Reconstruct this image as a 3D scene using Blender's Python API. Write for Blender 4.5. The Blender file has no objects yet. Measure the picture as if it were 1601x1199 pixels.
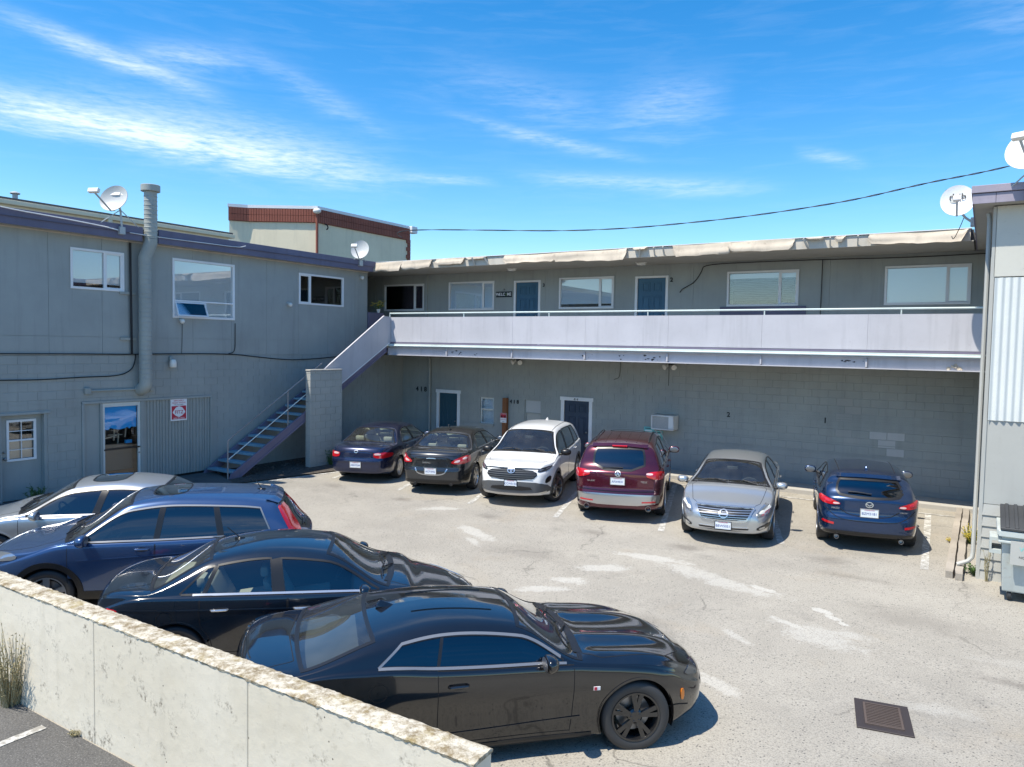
import bpy, bmesh, math, random
import numpy as np
from mathutils import Vector, Matrix, Euler
from mathutils.bvhtree import BVHTree
R = math.radians
random.seed(7)
scene = bpy.context.scene
COL = scene.collection

# ------------------------------------------------------------------ camera, sky, sun, exposure
cam_d = bpy.data.cameras.new('camera')
cam = bpy.data.objects.new('camera', cam_d); COL.objects.link(cam)
cam.location = (17.9945, -21.0973, 3.678)
cam.rotation_euler = (R(87.03527), R(-0.99326), R(32.24714))
cam_d.sensor_width = 36.0
cam_d.lens = 1174.74 / 1601 * 36
cam_d.clip_end = 3000
scene.camera = cam
SUN_DIR = Vector((0.25, 0.45, -1.0)).normalized()          # the way the light travels
SUN_EL = math.asin(-SUN_DIR.z)
SUN_AZ = math.atan2(-SUN_DIR.x, -SUN_DIR.y)                # from +Y towards +X
sun_d = bpy.data.lights.new('sun', 'SUN')
sun_d.energy = 4.5; sun_d.angle = R(0.53); sun_d.color = (1.0, 0.935, 0.815)
sun = bpy.data.objects.new('sun', sun_d); COL.objects.link(sun)
sun.rotation_euler = SUN_DIR.to_track_quat('-Z', 'Y').to_euler()
sun.location = (10, -30, 40)
scene.view_settings.view_transform = 'Standard'
scene.view_settings.look = 'None'
scene.view_settings.gamma = 1.0
scene.view_settings.use_curve_mapping = False
scene.view_settings.exposure = 0.62

world = bpy.data.worlds.new('World'); scene.world = world
world.use_nodes = True
def build_sky():
    nt = world.node_tree; N = nt.nodes; N.clear(); L = nt.links
    def n(t, **k):
        o = N.new(t)
        for a, b in k.items(): setattr(o, a, b)
        return o
    def math_(op, a, b=None, c=None, clamp=False):
        o = n('ShaderNodeMath', operation=op); o.use_clamp = clamp
        for i, v in enumerate((a, b, c)):
            if v is None: continue
            if isinstance(v, (int, float)): o.inputs[i].default_value = v
            else: L.new(v, o.inputs[i])
        return o.outputs[0]
    sky = n('ShaderNodeTexSky', sky_type='NISHITA')
    sky.sun_disc = False; sky.sun_elevation = SUN_EL; sky.sun_rotation = SUN_AZ
    sky.altitude = 50; sky.air_density = 1.0; sky.dust_density = 0.35; sky.ozone_density = 2.2
    hs = n('ShaderNodeHueSaturation'); hs.inputs['Saturation'].default_value = 1.44; hs.inputs['Value'].default_value = .98
    hs.inputs['Hue'].default_value = 0.4985
    L.new(sky.outputs[0], hs.inputs['Color'])
    tc = n('ShaderNodeTexCoord'); sep = n('ShaderNodeSeparateXYZ'); L.new(tc.outputs['Generated'], sep.inputs[0])
    x, y, z = sep.outputs
    az = math_('MULTIPLY', math_('ARCTAN2', x, y), 180 / math.pi)
    el = math_('MULTIPLY', math_('ARCSINE', z), 180 / math.pi)
    # cirrus streaks: (az, el) ends, half width, taper start/end, strength
    bands = [(-75, 14.9, -38.0, 11.7, 1.0, 1.4), (-66, 16.0, -40, 13.2, 1.1, .35), (-68, 19.6, -52, 16.2, .55, .62), (-60, 18.4, -51, 18.9, .8, .40),
             (-54, 20.5, -40, 14.3, .8, .22), (-40, 20.3, -22, 15.5, 1.5, .15), (-39, 17.0, -21, 13.2, .40, .36), (-34, 12.6, -11.5, 11.2, .55, .50),
             (-26, 17.0, -16, 17.6, 1.7, .24), (-12.5, 13.9, -7, 12.4, .4, .35), (-42, 12.2, -33, 12.0, .3, .45),
             (-95, 17, -70, 15, 2.0, .9), (-4, 22, 20, 18, 1.6, .35), (25, 30, 70, 24, 3, .5), (-150, 26, -105, 20, 3, .6), (100, 22, 160, 30, 3, .5), (-60, 40, -10, 36, 3, .4)]
    comb = n('ShaderNodeCombineXYZ'); L.new(az, comb.inputs[0]); L.new(math_('MULTIPLY', el, 2.0), comb.inputs[1])
    mp = n('ShaderNodeMapping'); mp.inputs['Rotation'].default_value = (0, 0, R(11)); mp.inputs['Scale'].default_value = (.16, .62, 1)
    L.new(comb.outputs[0], mp.inputs[0])
    n1 = n('ShaderNodeTexNoise'); n1.inputs['Scale'].default_value = 1.0; n1.inputs['Detail'].default_value = 9; n1.inputs['Roughness'].default_value = .62; n1.inputs['Distortion'].default_value = .5
    L.new(mp.outputs[0], n1.inputs['Vector'])
    mp2 = n('ShaderNodeMapping'); mp2.inputs['Rotation'].default_value = (0, 0, R(-28)); mp2.inputs['Scale'].default_value = (.9, 2.6, 1)
    L.new(comb.outputs[0], mp2.inputs[0])
    n2 = n('ShaderNodeTexNoise'); n2.inputs['Scale'].default_value = 1.0; n2.inputs['Detail'].default_value = 5; n2.inputs['Roughness'].default_value = .6
    L.new(mp2.outputs[0], n2.inputs['Vector'])
    warp = math_('MULTIPLY', math_('SUBTRACT', n1.outputs['Fac'], .5), 2.4)
    tot = None
    for (a0, e0, a1, e1, hwid, s) in bands:
        t = math_('DIVIDE', math_('SUBTRACT', az, a0), a1 - a0)
        lin = math_('ADD', math_('MULTIPLY', t, e1 - e0), e0)
        d = math_('DIVIDE', math_('SUBTRACT', math_('ADD', el, math_('MULTIPLY', warp, hwid * .8)), lin), hwid)
        g = math_('EXPONENT', math_('MULTIPLY', math_('MULTIPLY', d, d), -1.0))
        # taper: 4 t (1-t) clamped
        tp = math_('MULTIPLY', math_('MULTIPLY', t, math_('SUBTRACT', 1.0, t)), 4.0, clamp=True); tp = math_('MULTIPLY', tp, math_('SQRT', tp))
        b = math_('MULTIPLY', math_('MULTIPLY', g, tp), s)
        tot = b if tot is None else math_('ADD', tot, b)
    tex = math_('MULTIPLY', math_('SUBTRACT', math_('ADD', math_('MULTIPLY', n1.outputs['Fac'], 1.0), math_('MULTIPLY', n2.outputs['Fac'], .9)), .58), 1.7, clamp=True)
    haze_n = math_('MULTIPLY', math_('SUBTRACT', n1.outputs['Fac'], .46), .5, clamp=True)
    elfade = math_('MULTIPLY', el, .06, clamp=True)
    fac = math_('ADD', math_('MULTIPLY', tot, tex), math_('MULTIPLY', haze_n, .35), clamp=True)
    fac = math_('MULTIPLY', math_('MULTIPLY', fac, elfade), .88, clamp=True)
    mix = n('ShaderNodeMix', data_type='RGBA')
    L.new(fac, mix.inputs[0]); L.new(hs.outputs[0], mix.inputs[6]); mix.inputs[7].default_value = (5.6, 6.0, 6.4, 1)
    bg = n('ShaderNodeBackground'); bg.inputs['Strength'].default_value = 0.146
    out = n('ShaderNodeOutputWorld')
    L.new(mix.outputs[2], bg.inputs['Color']); L.new(bg.outputs[0], out.inputs[0])
build_sky()

# ------------------------------------------------------------------ materials
MATS = {}
def principled(name, col, rough=.6, metal=0.0, spec=.5, coat=0.0, coat_rough=.03):
    m = bpy.data.materials.new(name); m.use_nodes = True
    b = m.node_tree.nodes['Principled BSDF']
    b.inputs['Base Color'].default_value = (*col, 1); b.inputs['Roughness'].default_value = rough
    b.inputs['Metallic'].default_value = metal; b.inputs['Specular IOR Level'].default_value = spec
    b.inputs['Coat Weight'].default_value = coat; b.inputs['Coat Roughness'].default_value = coat_rough
    MATS[name] = m
    return m
class NB:
    """small node builder on a material"""
    def __init__(s, m): s.nt = m.node_tree; s.b = s.nt.nodes.get('Principled BSDF'); s.co = None
    def n(s, t, **k):
        o = s.nt.nodes.new(t)
        for a, v in k.items(): setattr(o, a, v)
        return o
    def put(s, sock, v):
        if hasattr(v, 'node'): s.nt.links.new(v, sock)
        elif isinstance(v, tuple) and len(v) == 3 and sock.type == 'RGBA': sock.default_value = (*v, 1)
        else: sock.default_value = v
    def coord(s):
        if s.co is None:
            g = s.n('ShaderNodeNewGeometry'); s.co = g.outputs['Position']
        return s.co
    def obj(s): return s.n('ShaderNodeTexCoord').outputs['Object']
    def m(s, op, a, b=None, c=None, clamp=False):
        o = s.n('ShaderNodeMath', operation=op); o.use_clamp = clamp
        for i, v in enumerate((a, b, c)):
            if v is not None: s.put(o.inputs[i], v)
        return o.outputs[0]
    def noise(s, scale, detail=4, rough=.55, dist=0, vec=None, stretch=None):
        v = vec if vec is not None else s.coord()
        if stretch:
            mp = s.n('ShaderNodeMapping'); mp.inputs['Scale'].default_value = stretch; s.nt.links.new(v, mp.inputs[0]); v = mp.outputs[0]
        o = s.n('ShaderNodeTexNoise'); o.inputs['Scale'].default_value = scale; o.inputs['Detail'].default_value = detail
        o.inputs['Roughness'].default_value = rough; o.inputs['Distortion'].default_value = dist
        s.nt.links.new(v, o.inputs['Vector']); return o.outputs['Fac']
    def vor(s, scale, feature='F1', vec=None, out='Distance'):
        o = s.n('ShaderNodeTexVoronoi', feature=feature); o.inputs['Scale'].default_value = scale
        s.nt.links.new(vec if vec is not None else s.coord(), o.inputs['Vector']); return o.outputs[out]
    def ramp(s, v, stops, interp='LINEAR'):
        o = s.n('ShaderNodeValToRGB'); o.color_ramp.interpolation = interp
        e = o.color_ramp.elements
        while len(e) > 1: e.remove(e[-1])
        for i, (p, c) in enumerate(stops):
            q = e[0] if i == 0 else e.new(p)
            q.position = p; c = (c, c, c) if isinstance(c, (int, float)) else c; q.color = (*c, 1)
        s.nt.links.new(v, o.inputs[0]); return o.outputs[0]
    def mix(s, f, a, b, blend='MIX'):
        o = s.n('ShaderNodeMix', data_type='RGBA', blend_type=blend)
        s.put(o.inputs[0], f); s.put(o.inputs[6], a); s.put(o.inputs[7], b); return o.outputs[2]
    def base(s, c): s.put(s.b.inputs['Base Color'], c)
    def rough(s, c): s.put(s.b.inputs['Roughness'], c)
    def bump(s, h, strength=.3, dist=.01):
        o = s.n('ShaderNodeBump'); o.inputs['Strength'].default_value = strength; o.inputs['Distance'].default_value = dist
        s.nt.links.new(h, o.inputs['Height']); s.nt.links.new(o.outputs[0], s.b.inputs['Normal'])

def weathered(name, col, var=.12, rough=.75, streak=.25, bump=.15, bscale=60, dirt=(.10, .09, .08), dirt_amt=.35, spec=.3):
    m = principled(name, col, rough, spec=spec); q = NB(m)
    big = q.noise(.9, 5, .6); fine = q.noise(14, 5, .6); st = q.noise(5, 4, .6, stretch=(1.0, 1.0, .08))
    hi = tuple(min(1, c * (1 + var)) for c in col); lo = tuple(c * (1 - var) for c in col)
    c = q.mix(q.ramp(big, [(.3, 0.), (.7, 1.)]), lo, hi)
    c = q.mix(q.m('MULTIPLY', q.ramp(st, [(.52, 0.), (.75, 1.)]), streak), c, tuple(x * .55 for x in col))
    c = q.mix(q.m('MULTIPLY', q.ramp(fine, [(.60, 0.), (.78, 1.)]), dirt_amt), c, dirt)
    q.base(c)
    if bump: q.bump(q.noise(bscale, 4, .6), bump, .006)
    return m

def make_materials():
    weathered('wall_paint', (.318, .338, .326), .09, .62, .26, .22, 90, (.22, .24, .25), .12)
    weathered('wall_paint_pale', (.45, .46, .46), .06, .7, .1, .15, 90, (.2, .2, .2), .15)
    weathered('panel_paint', (.322, .344, .334), .08, .6, .28, .10, 70, (.23, .25, .26), .10)
    weathered('fascia_purple', (.135, .13, .195), .12, .6, .3, .12, 40, (.06, .06, .08), .2)
    weathered('lavender', (.495, .49, .522), .07, .6, .30, .10, 50, (.33, .30, .31), .28)
    weathered('lavender_mid', (.33, .30, .36), .12, .55, .25, .1, 40, (.16, .14, .18), .3)
    weathered('lavender_dark', (.175, .155, .22), .12, .55, .25, .1, 40, (.06, .05, .08), .25)
    weathered('cream_board', (.54, .50, .43), .10, .8, .3, .25, 30, (.25, .21, .16), .35)
    weathered('membrane', (.52, .45, .36), .16, .85, .45, .35, 18, (.22, .16, .11), .60)
    weathered('soffit', (.34, .33, .30), .08, .8, .1, .1, 40, (.15, .14, .12), .25)
    weathered('wing_cream', (.56, .55, .49), .05, .8, .3, .12, 30, (.3, .28, .24), .25)
    weathered('cream_wall', (.78, .68, .49), .06, .8, .25, .12, 30, (.3, .27, .2), .2)
    weathered('wing_grey', (.42, .42, .39), .05, .7, .15, .10, 50, (.25, .24, .2), .18)
    weathered('white_metal', (.62, .645, .63), .05, .45, .2, .05, 50, (.4, .4, .38), .15)
    weathered('white_trim', (.76, .77, .78), .05, .5, .1, .06, 60, (.4, .4, .4), .15)
    weathered('galv', (.42, .45, .46), .15, .45, .25, .08, 40, (.2, .18, .15), .25)
    weathered('duct_paint', (.33, .35, .33), .12, .5, .4, .06, 30, (.18, .16, .13), .25)
    weathered('old_rail', (.26, .25, .25), .2, .6, .2, .1, 60, (.22, .11, .06), .6)
    weathered('rail_green', (.60, .68, .66), .1, .4, .2, .08, 60, (.3, .33, .3), .25)
    weathered('tread', (.20, .33, .40), .15, .5, .2, .2, 80, (.1, .1, .1), .4)
    weathered('door_blue', (.040, .060, .095), .1, .4, .1, .04, 60, (.08, .09, .1), .2)
    weathered('door_teal', (.035, .085, .115), .1, .3, .1, .04, 60, (.08, .1, .1), .2)
    weathered('door_slate', (.055, .135, .215), .15, .45, .3, .05, 60, (.12, .17, .2), .45)
    weathered('wood_old', (.33, .295, .25), .25, .9, .2, .5, 30, (.10, .08, .06), .5)
    weathered('wood_post', (.24, .10, .045), .2, .8, .3, .3, 30, (.08, .05, .03), .4)
    weathered('plastic_white', (.74, .74, .72), .05, .4, .1, .0, 30, (.5, .5, .48), .2)
    weathered('dish_grey', (.50, .51, .50), .05, .45, .1, .0, 30, (.4, .4, .38), .2)
    weathered('brick_red', (.28, .095, .065), .15, .8, .2, .2, 30, (.2, .06, .04), .3)
    weathered('dumpster', (.44, .475, .455), .12, .6, .35, .2, 30, (.22, .14, .09), .5)
    weathered('dark_plastic', (.045, .047, .05), .2, .6, .1, .1, 60, (.10, .1, .1), .3)
    weathered('concrete_strip', (.42, .40, .36), .12, .9, .1, .35, 60, (.18, .16, .13), .35)
    weathered('block_light', (.34, .35, .34), .05, .7, .1, .15, 90, (.15, .15, .14), .15)
    weathered('pier_paint', (.40, .40, .37), .08, .7, .3, .2, 90, (.07, .06, .05), .30)
    principled('rubber', (.035, .035, .036), .62)
    principled('cable', (.012, .012, .014), .6)
    principled('dark_void', (.012, .012, .013), .9)
    principled('roofing', (.10, .10, .10), .95)
    principled('chrome', (.62, .62, .62), .26, .85)
    principled('satin', (.27, .275, .285), .38, .6)
    principled('alloy', (.55, .56, .58), .28, 1.0)
    principled('black_alloy', (.012, .012, .013), .22, .0, .6, .6)
    principled('trim_black', (.012, .012, .013), .35)
    principled('cladding', (.085, .088, .092), .6)
    principled('seam', (.004, .004, .005), .9)
    principled('cloth_grey', (.22, .215, .21), .9)
    principled('cloth_tan', (.42, .38, .31), .9)
    principled('cloth_black', (.05, .05, .053), .85)
    principled('blind', (.90, .905, .91), .7)
    principled('curtain', (.10, .055, .075), .9)
    principled('blue_sheet', (.01, .42, .92), .5)
    principled('teal_bin', (.03, .50, .55), .4)
    principled('brown_board', (.22, .165, .125), .8)
    principled('sign_white', (.80, .79, .80), .5)
    principled('sign_red', (.50, .02, .05), .5)
    principled('sign_teal', (.18, .52, .50), .5)
    principled('sign_black', (.015, .017, .02), .5)
    principled('ink', (.012, .012, .014), .6)
    principled('ink_blue', (.02, .05, .25), .6)
    principled('plate', (.72, .76, .80), .35)
    principled('amber', (.75, .20, .01), .2, 0, .5, .6)
    principled('flower', (.62, .48, .05), .7)
    principled('leaf', (.07, .13, .03), .7)
    principled('dry_leaf', (.32, .28, .16), .8)
    principled('dark_stone', (.13, .12, .11), .95)
    principled('lamp_glass', (.72, .72, .68), .25)
    principled('grate_iron', (.045, .036, .036), .6, .2)
    weathered('grate_rust', (.095, .072, .062), .2, .7, .2, .2, 60, (.05, .03, .02), .5)
    principled('steel', (.30, .30, .31), .35, .9)
    # brown and gold lichen on the wall top, stains on the face
    m = principled('concrete_wall', (.6, .58, .52), .9, spec=.2); q = NB(m)
    big = q.noise(.8, 5, .65); fine = q.noise(9, 6, .65); pit = q.vor(7.0); st = q.noise(3.2, 5, .65, stretch=(1, 1, .12))
    c = q.mix(q.ramp(big, [(.3, 0.), (.7, 1.)]), (.57, .515, .41), (.69, .64, .54))
    c = q.mix(q.m('MULTIPLY', q.ramp(st, [(.55, 0.), (.75, 1.)]), .35), c, (.36, .33, .27))
    c = q.mix(q.m('MULTIPLY', q.ramp(fine, [(.58, 0.), (.72, 1.)]), .45), c, (.33, .29, .22))
    blot = q.m('MULTIPLY', q.ramp(q.noise(3.2, 6, .72), [(.54, 0.), (.66, 1.)]), q.ramp(q.noise(22, 4, .7), [(.45, 0.), (.62, 1.)]))
    c = q.mix(q.m('MULTIPLY', blot, .9), c, (.11, .09, .065))
    c = q.mix(q.ramp(pit, [(.035, 1.), (.06, 0.)]), c, (.09, .075, .06))
    q.base(c); q.bump(q.m('ADD', fine, q.m('MULTIPLY', pit, .6)), .35, .012)
    m = principled('concrete_top', (.5, .45, .33), .95, spec=.15); q = NB(m)
    a = q.noise(8.5, 8, .78); b = q.noise(3.2, 6, .7); d = q.noise(38, 4, .7)
    c = q.mix(q.ramp(a, [(.42, 0.), (.60, 1.)]), (.60, .55, .45), (.22, .17, .10))
    c = q.mix(q.m('MULTIPLY', q.ramp(b, [(.54, 0.), (.66, 1.)]), .6), c, (.30, .23, .085))
    c = q.mix(q.m('MULTIPLY', q.ramp(d, [(.55, 0.), (.7, 1.)]), .6), c, (.10, .08, .055))
    q.base(c); q.bump(q.m('ADD', a, d), .45, .02)
    # glass
    def glass(name, tint, ior=1.5, rough=.015, boost=1.0, dust=0.0):
        m = bpy.data.materials.new(name); m.use_nodes = True; nt = m.node_tree; nt.nodes.clear()
        o = nt.nodes.new('ShaderNodeOutputMaterial'); mx = nt.nodes.new('ShaderNodeMixShader')
        t = nt.nodes.new('ShaderNodeBsdfTransparent'); t.inputs[0].default_value = (*tint, 1)
        g = nt.nodes.new('ShaderNodeBsdfGlossy'); g.inputs['Roughness'].default_value = rough; g.inputs[0].default_value = (.95, .97, 1, 1)
        f = nt.nodes.new('ShaderNodeFresnel'); f.inputs[0].default_value = ior
        mu = nt.nodes.new('ShaderNodeMath'); mu.operation = 'MULTIPLY'; mu.inputs[1].default_value = boost; mu.use_clamp = True
        nt.links.new(f.outputs[0], mu.inputs[0]); nt.links.new(mu.outputs[0], mx.inputs[0])
        nt.links.new(t.outputs[0], mx.inputs[1]); nt.links.new(g.outputs[0], mx.inputs[2]); nt.links.new(mx.outputs[0], o.inputs[0])
        if dust:
            d = nt.nodes.new('ShaderNodeBsdfDiffuse'); d.inputs[0].default_value = (.62, .62, .58, 1); m2 = nt.nodes.new('ShaderNodeMixShader')
            tc = nt.nodes.new('ShaderNodeNewGeometry'); nz = nt.nodes.new('ShaderNodeTexNoise'); nz.inputs['Scale'].default_value = 4.0; nz.inputs['Detail'].default_value = 6
            nt.links.new(tc.outputs['Position'], nz.inputs['Vector']); k = nt.nodes.new('ShaderNodeMath'); k.operation = 'MULTIPLY'; k.inputs[1].default_value = dust*2
            nt.links.new(nz.outputs['Fac'], k.inputs[0]); nt.links.new(k.outputs[0], m2.inputs[0]); nt.links.new(mx.outputs[0], m2.inputs[1]); nt.links.new(d.outputs[0], m2.inputs[2]); nt.links.new(m2.outputs[0], o.inputs[0])
        MATS[name] = m
    glass('glass_clear', (.74, .83, .80), 1.5, .01, 1.6, .028)
    glass('glass_green', (.58, .70, .66), 1.5, .01, 1.7, .03)
    glass('glass_tint', (.06, .075, .09), 1.55, .004, 2.6)
    glass('glass_window', (.96, .98, .99), 1.52, .01, 2.0)
    glass('glass_door', (.93, .95, .96), 1.45, .01, .8)
    glass('glass_side', (.70, .80, .80), 1.52, .004, 2.4)
    glass('lens', (.80, .82, .84), 1.5, .02, 1.3)
    # lamps
    m = principled('tail_red', (.48, .006, .012), .12, 0, .6, 1.0)
    m = principled('tail_clear', (.72, .50, .48), .12, 0, .6, 1.0)
    m = principled('headlamp', (.42, .44, .46), .10, .75, .6, 1.0)
    m = principled('headlamp_dark', (.05, .052, .056), .12, .3, .6, 1.0)
    # car paints
    def paint(name, col, metal=.5, rough=.32, dust=.12):
        m = principled(name, col, rough, metal, .5, 1.0, .02); q = NB(m)
        g = q.n('ShaderNodeNewGeometry'); sp = q.n('ShaderNodeSeparateXYZ'); q.nt.links.new(g.outputs['Normal'], sp.inputs[0])
        up = q.m('POWER', q.m('MAXIMUM', sp.outputs[2], 0.0), 2.0)
        dn = q.m('MULTIPLY', q.m('MULTIPLY', up, q.ramp(q.noise(3.5, 6, .65), [(.3, .35), (.75, 1.)])), dust)
        q.base(q.mix(dn, col, (.30, .275, .24)))
        q.put(q.b.inputs['Coat Roughness'], q.m('ADD', q.m('MULTIPLY', dn, .5), .02))
        q.put(q.b.inputs['Metallic'], q.m('MULTIPLY', q.m('SUBTRACT', 1.0, dn), metal))
    paint('paint_navy', (.010, .018, .060), .45, .24, .07)
    paint('paint_charcoal', (.030, .033, .038), .5, .24, .07)
    paint('paint_white', (.80, .80, .79), 0.0, .35, .06)
    paint('paint_maroon', (.085, .008, .022), .55, .24, .07)
    paint('paint_silver', (.52, .54, .55), .75, .30, .10)
    paint('paint_blue', (.006, .028, .085), .5, .24, .07)
    paint('paint_crv', (.034, .078, .185), .5, .24, .07)
    paint('paint_ink', (.005, .010, .019), .1, .15, .03)
    paint('paint_black', (.006, .006, .007), .0, .12, .012)
make_materials()

def ground_z(x, y):
    d = min(max(x, 0.0)*1.6, max(-y, 0.0), 13.0)
    return -0.02 * d

# ------------------------------------------------------------------ mesh helpers
class MB:
    def __init__(s): s.v = []; s.f = []
    def quad(s, a, b, c, d):
        i = len(s.v); s.v += [tuple(a), tuple(b), tuple(c), tuple(d)]; s.f.append((i, i+1, i+2, i+3)); return s
    def poly(s, pts):
        i = len(s.v); s.v += [tuple(p) for p in pts]; s.f.append(tuple(range(i, i + len(pts)))); return s
    def box(s, x0, x1, y0, y1, z0, z1, fr=None):
        c = [(x, y, z) for x in (x0, x1) for y in (y0, y1) for z in (z0, z1)]
        if fr: c = [fr(*p) for p in c]
        i = len(s.v); s.v += [tuple(p) for p in c]
        s.f += [tuple(i + k for k in q) for q in ((0,1,3,2),(4,6,7,5),(0,4,5,1),(2,3,7,6),(0,2,6,4),(1,5,7,3))]
        return s
    def hexa(s, c):
        i = len(s.v); s.v += [tuple(p) for p in c]
        s.f += [tuple(i + k for k in q) for q in ((0,1,3,2),(4,6,7,5),(0,4,5,1),(2,3,7,6),(0,2,6,4),(1,5,7,3))]
        return s
    def bar(s, p, q, w, h, up=(0,0,1)):
        p = Vector(p); q = Vector(q); d = (q - p).normalized(); u = Vector(up)
        if abs(d.dot(u)) > .98: u = Vector((1,0,0))
        a = d.cross(u).normalized() * w / 2; b = a.cross(d).normalized() * h / 2
        c = []
        for e in (p, q):
            for i in (-1, 1):
                for j in (-1, 1): c.append(e + a*i + b*j)
        return s.hexa(c)
    def tube(s, pts, r, n=8, cap=True):
        pts = [Vector(p) for p in pts]; rings = []
        prev = None
        for k, p in enumerate(pts):
            d = (pts[min(k+1, len(pts)-1)] - pts[max(k-1, 0)]).normalized()
            if prev is None:
                u = Vector((0,0,1)) if abs(d.z) < .9 else Vector((1,0,0))
                a = d.cross(u).normalized()
            else:
                a = (prev - d * prev.dot(d)).normalized()
            prev = a; b = d.cross(a)
            rr = r[k] if isinstance(r, (list, tuple)) else r
            i = len(s.v); s.v += [tuple(p + (a*math.cos(t) + b*math.sin(t))*rr) for t in [2*math.pi*j/n for j in range(n)]]
            rings.append(i)
        for i, j in zip(rings[:-1], rings[1:]):
            for k in range(n): s.f.append((i+k, i+(k+1)%n, j+(k+1)%n, j+k))
        if cap:
            s.f.append(tuple(rings[0]+k for k in range(n))[::-1]); s.f.append(tuple(rings[-1]+k for k in range(n)))
        return s
    def lathe(s, prof, n=32, origin=(0,0,0), axis='Z', arc=(0, 2*math.pi)):
        """prof: list of (r, h) along the axis"""
        o = Vector(origin); full = abs(arc[1]-arc[0]-2*math.pi) < 1e-6
        rings = []
        m = n if full else n + 1
        for (r, h) in prof:
            i = len(s.v)
            for k in range(m):
                t = arc[0] + (arc[1]-arc[0])*k/n; c_, s_ = math.cos(t)*r, math.sin(t)*r
                p = {'Z': (c_, s_, h), 'Y': (c_, h, s_), 'X': (h, c_, s_)}[axis]
                s.v.append(tuple(o + Vector(p)))
            rings.append(i)
        for i, j in zip(rings[:-1], rings[1:]):
            for k in range(n):
                k2 = (k+1) % m
                s.f.append((i+k, i+k2, j+k2, j+k))
        return s
    def prism(s, poly, z0, z1, fr=None):
        """poly (u,v) extruded along third coordinate; fr maps (u, v, t)"""
        fr = fr or (lambda u, v, t: (u, v, t)); n = len(poly); i = len(s.v)
        s.v += [tuple(fr(u, v, z0)) for u, v in poly] + [tuple(fr(u, v, z1)) for u, v in poly]
        s.f.append(tuple(range(i, i+n))[::-1]); s.f.append(tuple(range(i+n, i+2*n)))
        for k in range(n): s.f.append((i+k, i+(k+1)%n, i+n+(k+1)%n, i+n+k))
        return s
    def sphere(s, c, r, nu=16, nv=10, sc=(1,1,1)):
        i = len(s.v)
        for a in range(nv+1):
            ph = math.pi*a/nv
            for b in range(nu):
                th = 2*math.pi*b/nu
                s.v.append((c[0]+r*sc[0]*math.sin(ph)*math.cos(th), c[1]+r*sc[1]*math.sin(ph)*math.sin(th), c[2]+r*sc[2]*math.cos(ph)))
        for a in range(nv):
            for b in range(nu):
                s.f.append((i+a*nu+b, i+a*nu+(b+1)%nu, i+(a+1)*nu+(b+1)%nu, i+(a+1)*nu+b))
        return s
    def mesh(s, name, off=(0,0,0), bevel=0, smooth=False, recalc=True):
        me = bpy.data.meshes.new(name)
        o = Vector(off)
        me.from_pydata([tuple(Vector(p) - o) for p in s.v], [], s.f)
        if recalc or bevel:
            bm = bmesh.new(); bm.from_mesh(me)
            bmesh.ops.remove_doubles(bm, verts=bm.verts, dist=1e-5)
            bmesh.ops.recalc_face_normals(bm, faces=bm.faces)
            if bevel:
                es = [e for e in bm.edges if len(e.link_faces) == 2 and e.calc_face_angle(0) > .5]
                bmesh.ops.bevel(bm, geom=es, offset=bevel, segments=2 if bevel > .01 else 1, profile=.6, affect='EDGES', clamp_overlap=True)
            bm.to_mesh(me); bm.free()
        if smooth:
            me.polygons.foreach_set('use_smooth', [True]*len(me.polygons))
            me.update()
        return me
    def build(s, name, mat, parent=None, bevel=0, smooth=False, recalc=True, off=None, **props):
        if off is None: off = world_off(parent) if parent is not None else (0,0,0)
        me = s.mesh(name, off, bevel, smooth, recalc)
        return link(name, me, mat, parent, **props)
def world_off(o):
    p = Vector((0,0,0))
    while o is not None: p = p + o.location; o = o.parent
    return p
def link(name, me, mat, parent=None, **props):
    if mat is not None and not me.materials: me.materials.append(MATS[mat] if isinstance(mat, str) else mat)
    o = bpy.data.objects.new(name, me); COL.objects.link(o); o.parent = parent
    for k, v in props.items(): o[k] = v
    return o
def auto_smooth(o, ang=35):
    me = o.data
    me.polygons.foreach_set('use_smooth', [True]*len(me.polygons))
    try: me.set_sharp_from_angle(angle=R(ang))
    except Exception: pass
    return o
def thing(name, label, cat, loc=(0,0,0), rz=0, group=None):
    o = bpy.data.objects.new(name, None); COL.objects.link(o)
    o.empty_display_size = .2
    o.location = loc; o.rotation_euler = (0, 0, rz); o['label'] = label; o['category'] = cat
    if group: o['group'] = group
    return o
def single(mb, name, mat, label, cat, base, group=None, **k):
    """a thing that is one mesh, its origin at base"""
    o = mb.build(name, mat, None, off=base, **k); o.location = base
    o['label'] = label; o['category'] = cat
    if group: o['group'] = group
    return o
def text(s, size, mat, parent, fr, depth=.002, name='lettering', align='CENTER', bold=0.0, off=None):
    """flat lettering; fr maps (u, w, v) -> world (u right, v up, w out)"""
    cu = bpy.data.curves.new(name, 'FONT'); cu.body = s; cu.size = size; cu.align_x = align; cu.align_y = 'CENTER'
    cu.extrude = depth; cu.offset = bold; cu.resolution_u = 3
    tmp = bpy.data.objects.new('tmp', cu); COL.objects.link(tmp)
    dg = bpy.context.evaluated_depsgraph_get(); dg.update()
    me = bpy.data.meshes.new_from_object(tmp.evaluated_get(dg))
    bpy.data.objects.remove(tmp); bpy.data.curves.remove(cu)
    o_ = Vector(off) if off is not None else (world_off(parent) if parent is not None else Vector((0,0,0)))
    for v in me.vertices: v.co = Vector(fr(v.co.x, v.co.z, v.co.y)) - o_
    me.name = name; me.materials.clear()
    return link(name, me, mat, parent)
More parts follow.
